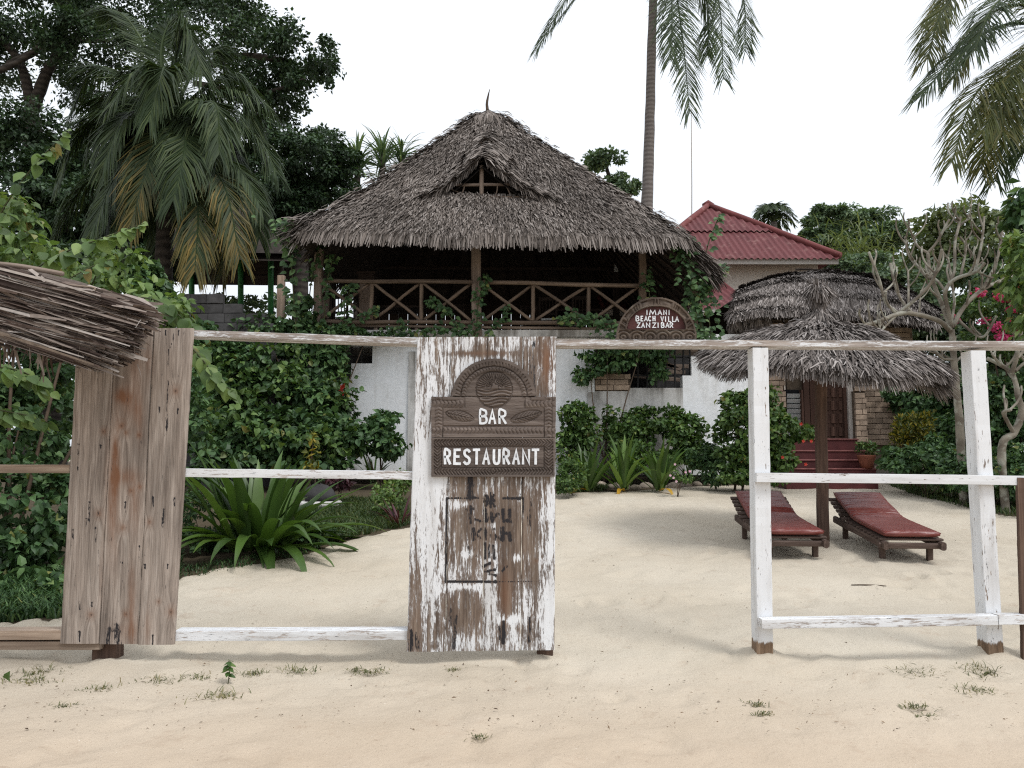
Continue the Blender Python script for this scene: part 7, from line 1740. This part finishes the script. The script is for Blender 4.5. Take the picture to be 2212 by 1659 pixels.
wl = [(343, 1472, .10, 'wispy dry grass tuft in front of the bare boards'), (418, 1462, .07, 'small dry tuft right of the brown stub post'), (650, 1447, .08, 'flat green grass tuft below the bottom rail'), (480, 1503, .10, 'grey green weed lying in the open sand'), (545, 1452, .07, 'small yellowish tuft below the bottom rail'), (805, 1450, .07, 'green sprouting tuft near the painted panel'), (770, 1445, .05, 'tiny dry tuft near the painted panel'), (215, 1488, .07, 'dark tuft in the sand left of the dry grass'), (135, 1527, .06, 'small bright tuft at the lower left'), (980, 1445, .04, 'tiny tuft in front of the painted panel'),
      (1032, 1590, .04, 'tiny green sprout in the foreground sand'), (1958, 1425, .05, 'dark leafy sprout between the white posts'), (1990, 1455, .11, 'loose grass tuft between the white posts'), (2115, 1450, .13, 'dense grass tuft in front of the right white post'), (1975, 1525, .06, 'creeping weed in the right foreground sand'), (1635, 1520, .05, 'small weed below the left white post'), (2105, 1490, .09, 'sparse dry tuft below the right white post'), (1650, 1540, .04, 'tiny weed beside the small weed'), (60, 1470, .10, 'broad mossy weed patch at the left edge'), (95, 1450, .10, 'mossy weed patch beside the brown stub post'), (2000, 1545, .04, 'tiny creeping weed at the lower right')]
for (u, v, h, lab) in wl:
    b = GP(u, v); n = int(30 + 520 * h); m = MB(); p = b + np.column_stack([rng.normal(0, h * 0.75, n), rng.normal(0, h * 0.5, n), np.zeros(n)]); p[:, 2] = ground_z(p[:, 1]) - 0.01
    blade_geo(m, p, h * rng.uniform(0.3, 0.9, n), 0.0028, rng.uniform(0.4, 2.2, n))
    t = thing('weed', lab, 'weed', b, 'weeds in the sand'); m.build('blades', MT['weed'], t, kind='stuff')
    q = b + rng.normal(0, h * 0.5, (8, 3)) * [1, 0.7, 0]; m = MB(); leaf_geo(m, q, rng.normal(0, 1, (8, 3)) * [1, 1, .3], np.tile([[0, -.2, 1.0]], (8, 1)), h * .35, h * .2, 'small'); m.build('leaves', MT['weed'], t, kind='stuff')
b = GP(493, 1470); t = thing('seedling', 'upright bright green seedling in the sand below the bottom rail', 'plant', b)
MB().tube([b - [0, 0, .02], b + [0.005, 0, .06], b + [0, 0, 0.12]], 0.003, 5).build('stem', MT['stem'], t)
for k in range(12): a = k * 2.4; leaf_part(t, MT['bush'], b + [0, 0, 0.035 + 0.008 * k], np.array([math.cos(a), math.sin(a), -0.3]), np.array([0, -0.5, 1.0]), 0.05, 0.032)
for (u, v, lab) in ((16, 1480, 'single round green leaf lying in the sand at the left edge'),):
    b = GP(u, v); m = MB(); leaf_geo(m, (b + [0, 0, .03])[None], np.array([[0.3, -0.5, 0.8]]), np.array([[0, -1.0, 0.4]]), 0.07, 0.06, 'big'); tag(m.build('fallen_leaf', MT['bush']), lab, 'leaf')
b = GP(1875, 1267); m = MB(); m.tube(curve_pts([b + [-0.15, 0.02, .012], b + [-0.03, 0, .016], b + [0.06, 0, .014], b + [0.16, -0.03, .01]], 8), [.004, .006, .006, .005, .005, .005, .004, .003, .003, .002][:len(curve_pts([b, b, b, b], 8))], 6)
tag(m.build('driftwood_twig', MT['twig'], smooth=True), 'thin dark twig lying on the sand in front of the loungers', 'twig')
rk = [(1300, 1052, 16), (1325, 1056, 12), (1345, 1056, 22), (1378, 1058, 14), (1400, 1054, 17), (1436, 1055, 12), (1462, 1055, 19), (1488, 1052, 16), (1512, 1050, 12), (1535, 1050, 10), (1560, 1047, 12), (1240, 1062, 10), (1266, 1060, 8)]
for i, (u, v, s) in enumerate(rk):
    b = GP(u, v); r = s * px(b[1]) * 0.75; m = MB(); th, ph = np.meshgrid(np.linspace(0, 6.283, 15), np.linspace(0.01, 3.13, 9))
    rr = r * (0.75 + 0.5 * fbm(th * 1.1 + i * 9, ph * 1.6, i)); rr[:, -1] = rr[:, 0]
    m.grid(b[0] + rr * np.sin(ph) * np.cos(th) * 1.2, b[1] + 0.25 + rr * np.sin(ph) * np.sin(th), b[2] + 0.02 + rr * np.cos(ph) * 0.75)
    tag(m.build('edging_stone', MT['rock'], smooth=True), ('pale coral stone edging the bed, number counted %s from the painted panel' % ['third', 'fourth', 'fifth', 'sixth', 'seventh', 'eighth', 'ninth', 'tenth', 'eleventh', 'twelfth', 'thirteenth', 'first', 'second'][i]).replace('number counted ', ''), 'stone', 'stones edging the flower bed')
pr = GP(690, 1098); t = thing('planter_ring', 'white painted tyre ring holding a dark stone behind the big crinum', 'planter', pr)
th = np.linspace(0, 6.283, 33); MB().tube(np.column_stack([pr[0] + np.cos(th) * 0.3, pr[1] + np.sin(th) * 0.3, np.full(33, pr[2] + 0.07)]), 0.05, 10, 0.04).build('tyre', MT['plaster_dirty'], t, smooth=True)
m = MB(); th, ph = np.meshgrid(np.linspace(0, 6.283, 17), np.linspace(0.01, 3.13, 9)); rr = 0.22 * (0.8 + 0.4 * fbm(th, ph * 2, 4)); rr[:, -1] = rr[:, 0]
m.grid(pr[0] + rr * np.sin(ph) * np.cos(th) * 1.2, pr[1] + rr * np.sin(ph) * np.sin(th), pr[2] + 0.2 + rr * np.cos(ph) * 0.8)
tag(m.build('stone', MT['block'], smooth=True), 'dark rounded stone sitting in the white tyre ring', 'stone')
pt = P(1872, 995, 15.0); pt[2] = P(1872, 1012, 15.0)[2]; t = thing('flower_pot', 'terracotta pot with a trailing plant on the red steps', 'pot', pt)
MB().tube([pt, pt + [0, 0, .1], pt + [0, 0, .2], pt + [0, 0, .24], pt + [0, 0, .26]], [.10, .13, .16, .175, .17], 16).build('pot', MT['terracotta'], t, smooth=True)
foliage(t, MT['bush'], [(1872, 972, 15.0, 24, 22, .2)], 320, 0.07, name='foliage')
m = MB(); n = 2600; uu = rng.uniform(-50, 2260, n); vv_ = 1100 + rng.uniform(0, 1, n) ** 0.8 * 480; k = ~((uu < 900) & (vv_ < 1385 - 0.27 * uu)); uu, vv_ = uu[k], vv_[k]
q = np.array([GP(a, c) for a, c in zip(uu[:1500], vv_[:1500])]); n = len(q); q[:, 2] += rng.uniform(0.002, 0.012, n); q = q[(q[:, 1] < 14)]; n = len(q)
leaf_geo(m, q, rng.normal(0, 1, (n, 3)) * [1, 1, .15], np.tile([[0, 0, 1.0]], (n, 1)) + rng.normal(0, .35, (n, 3)), 0.006 + 0.03 * rng.uniform(0, 1, n) ** 3, 0.004 + 0.011 * rng.uniform(0, 1, n) ** 2, 'small')
tag(m.build('leaf_litter', MT['litter']), 'scattered dry leaf scraps and bits over the sand', None, None, 'stuff')
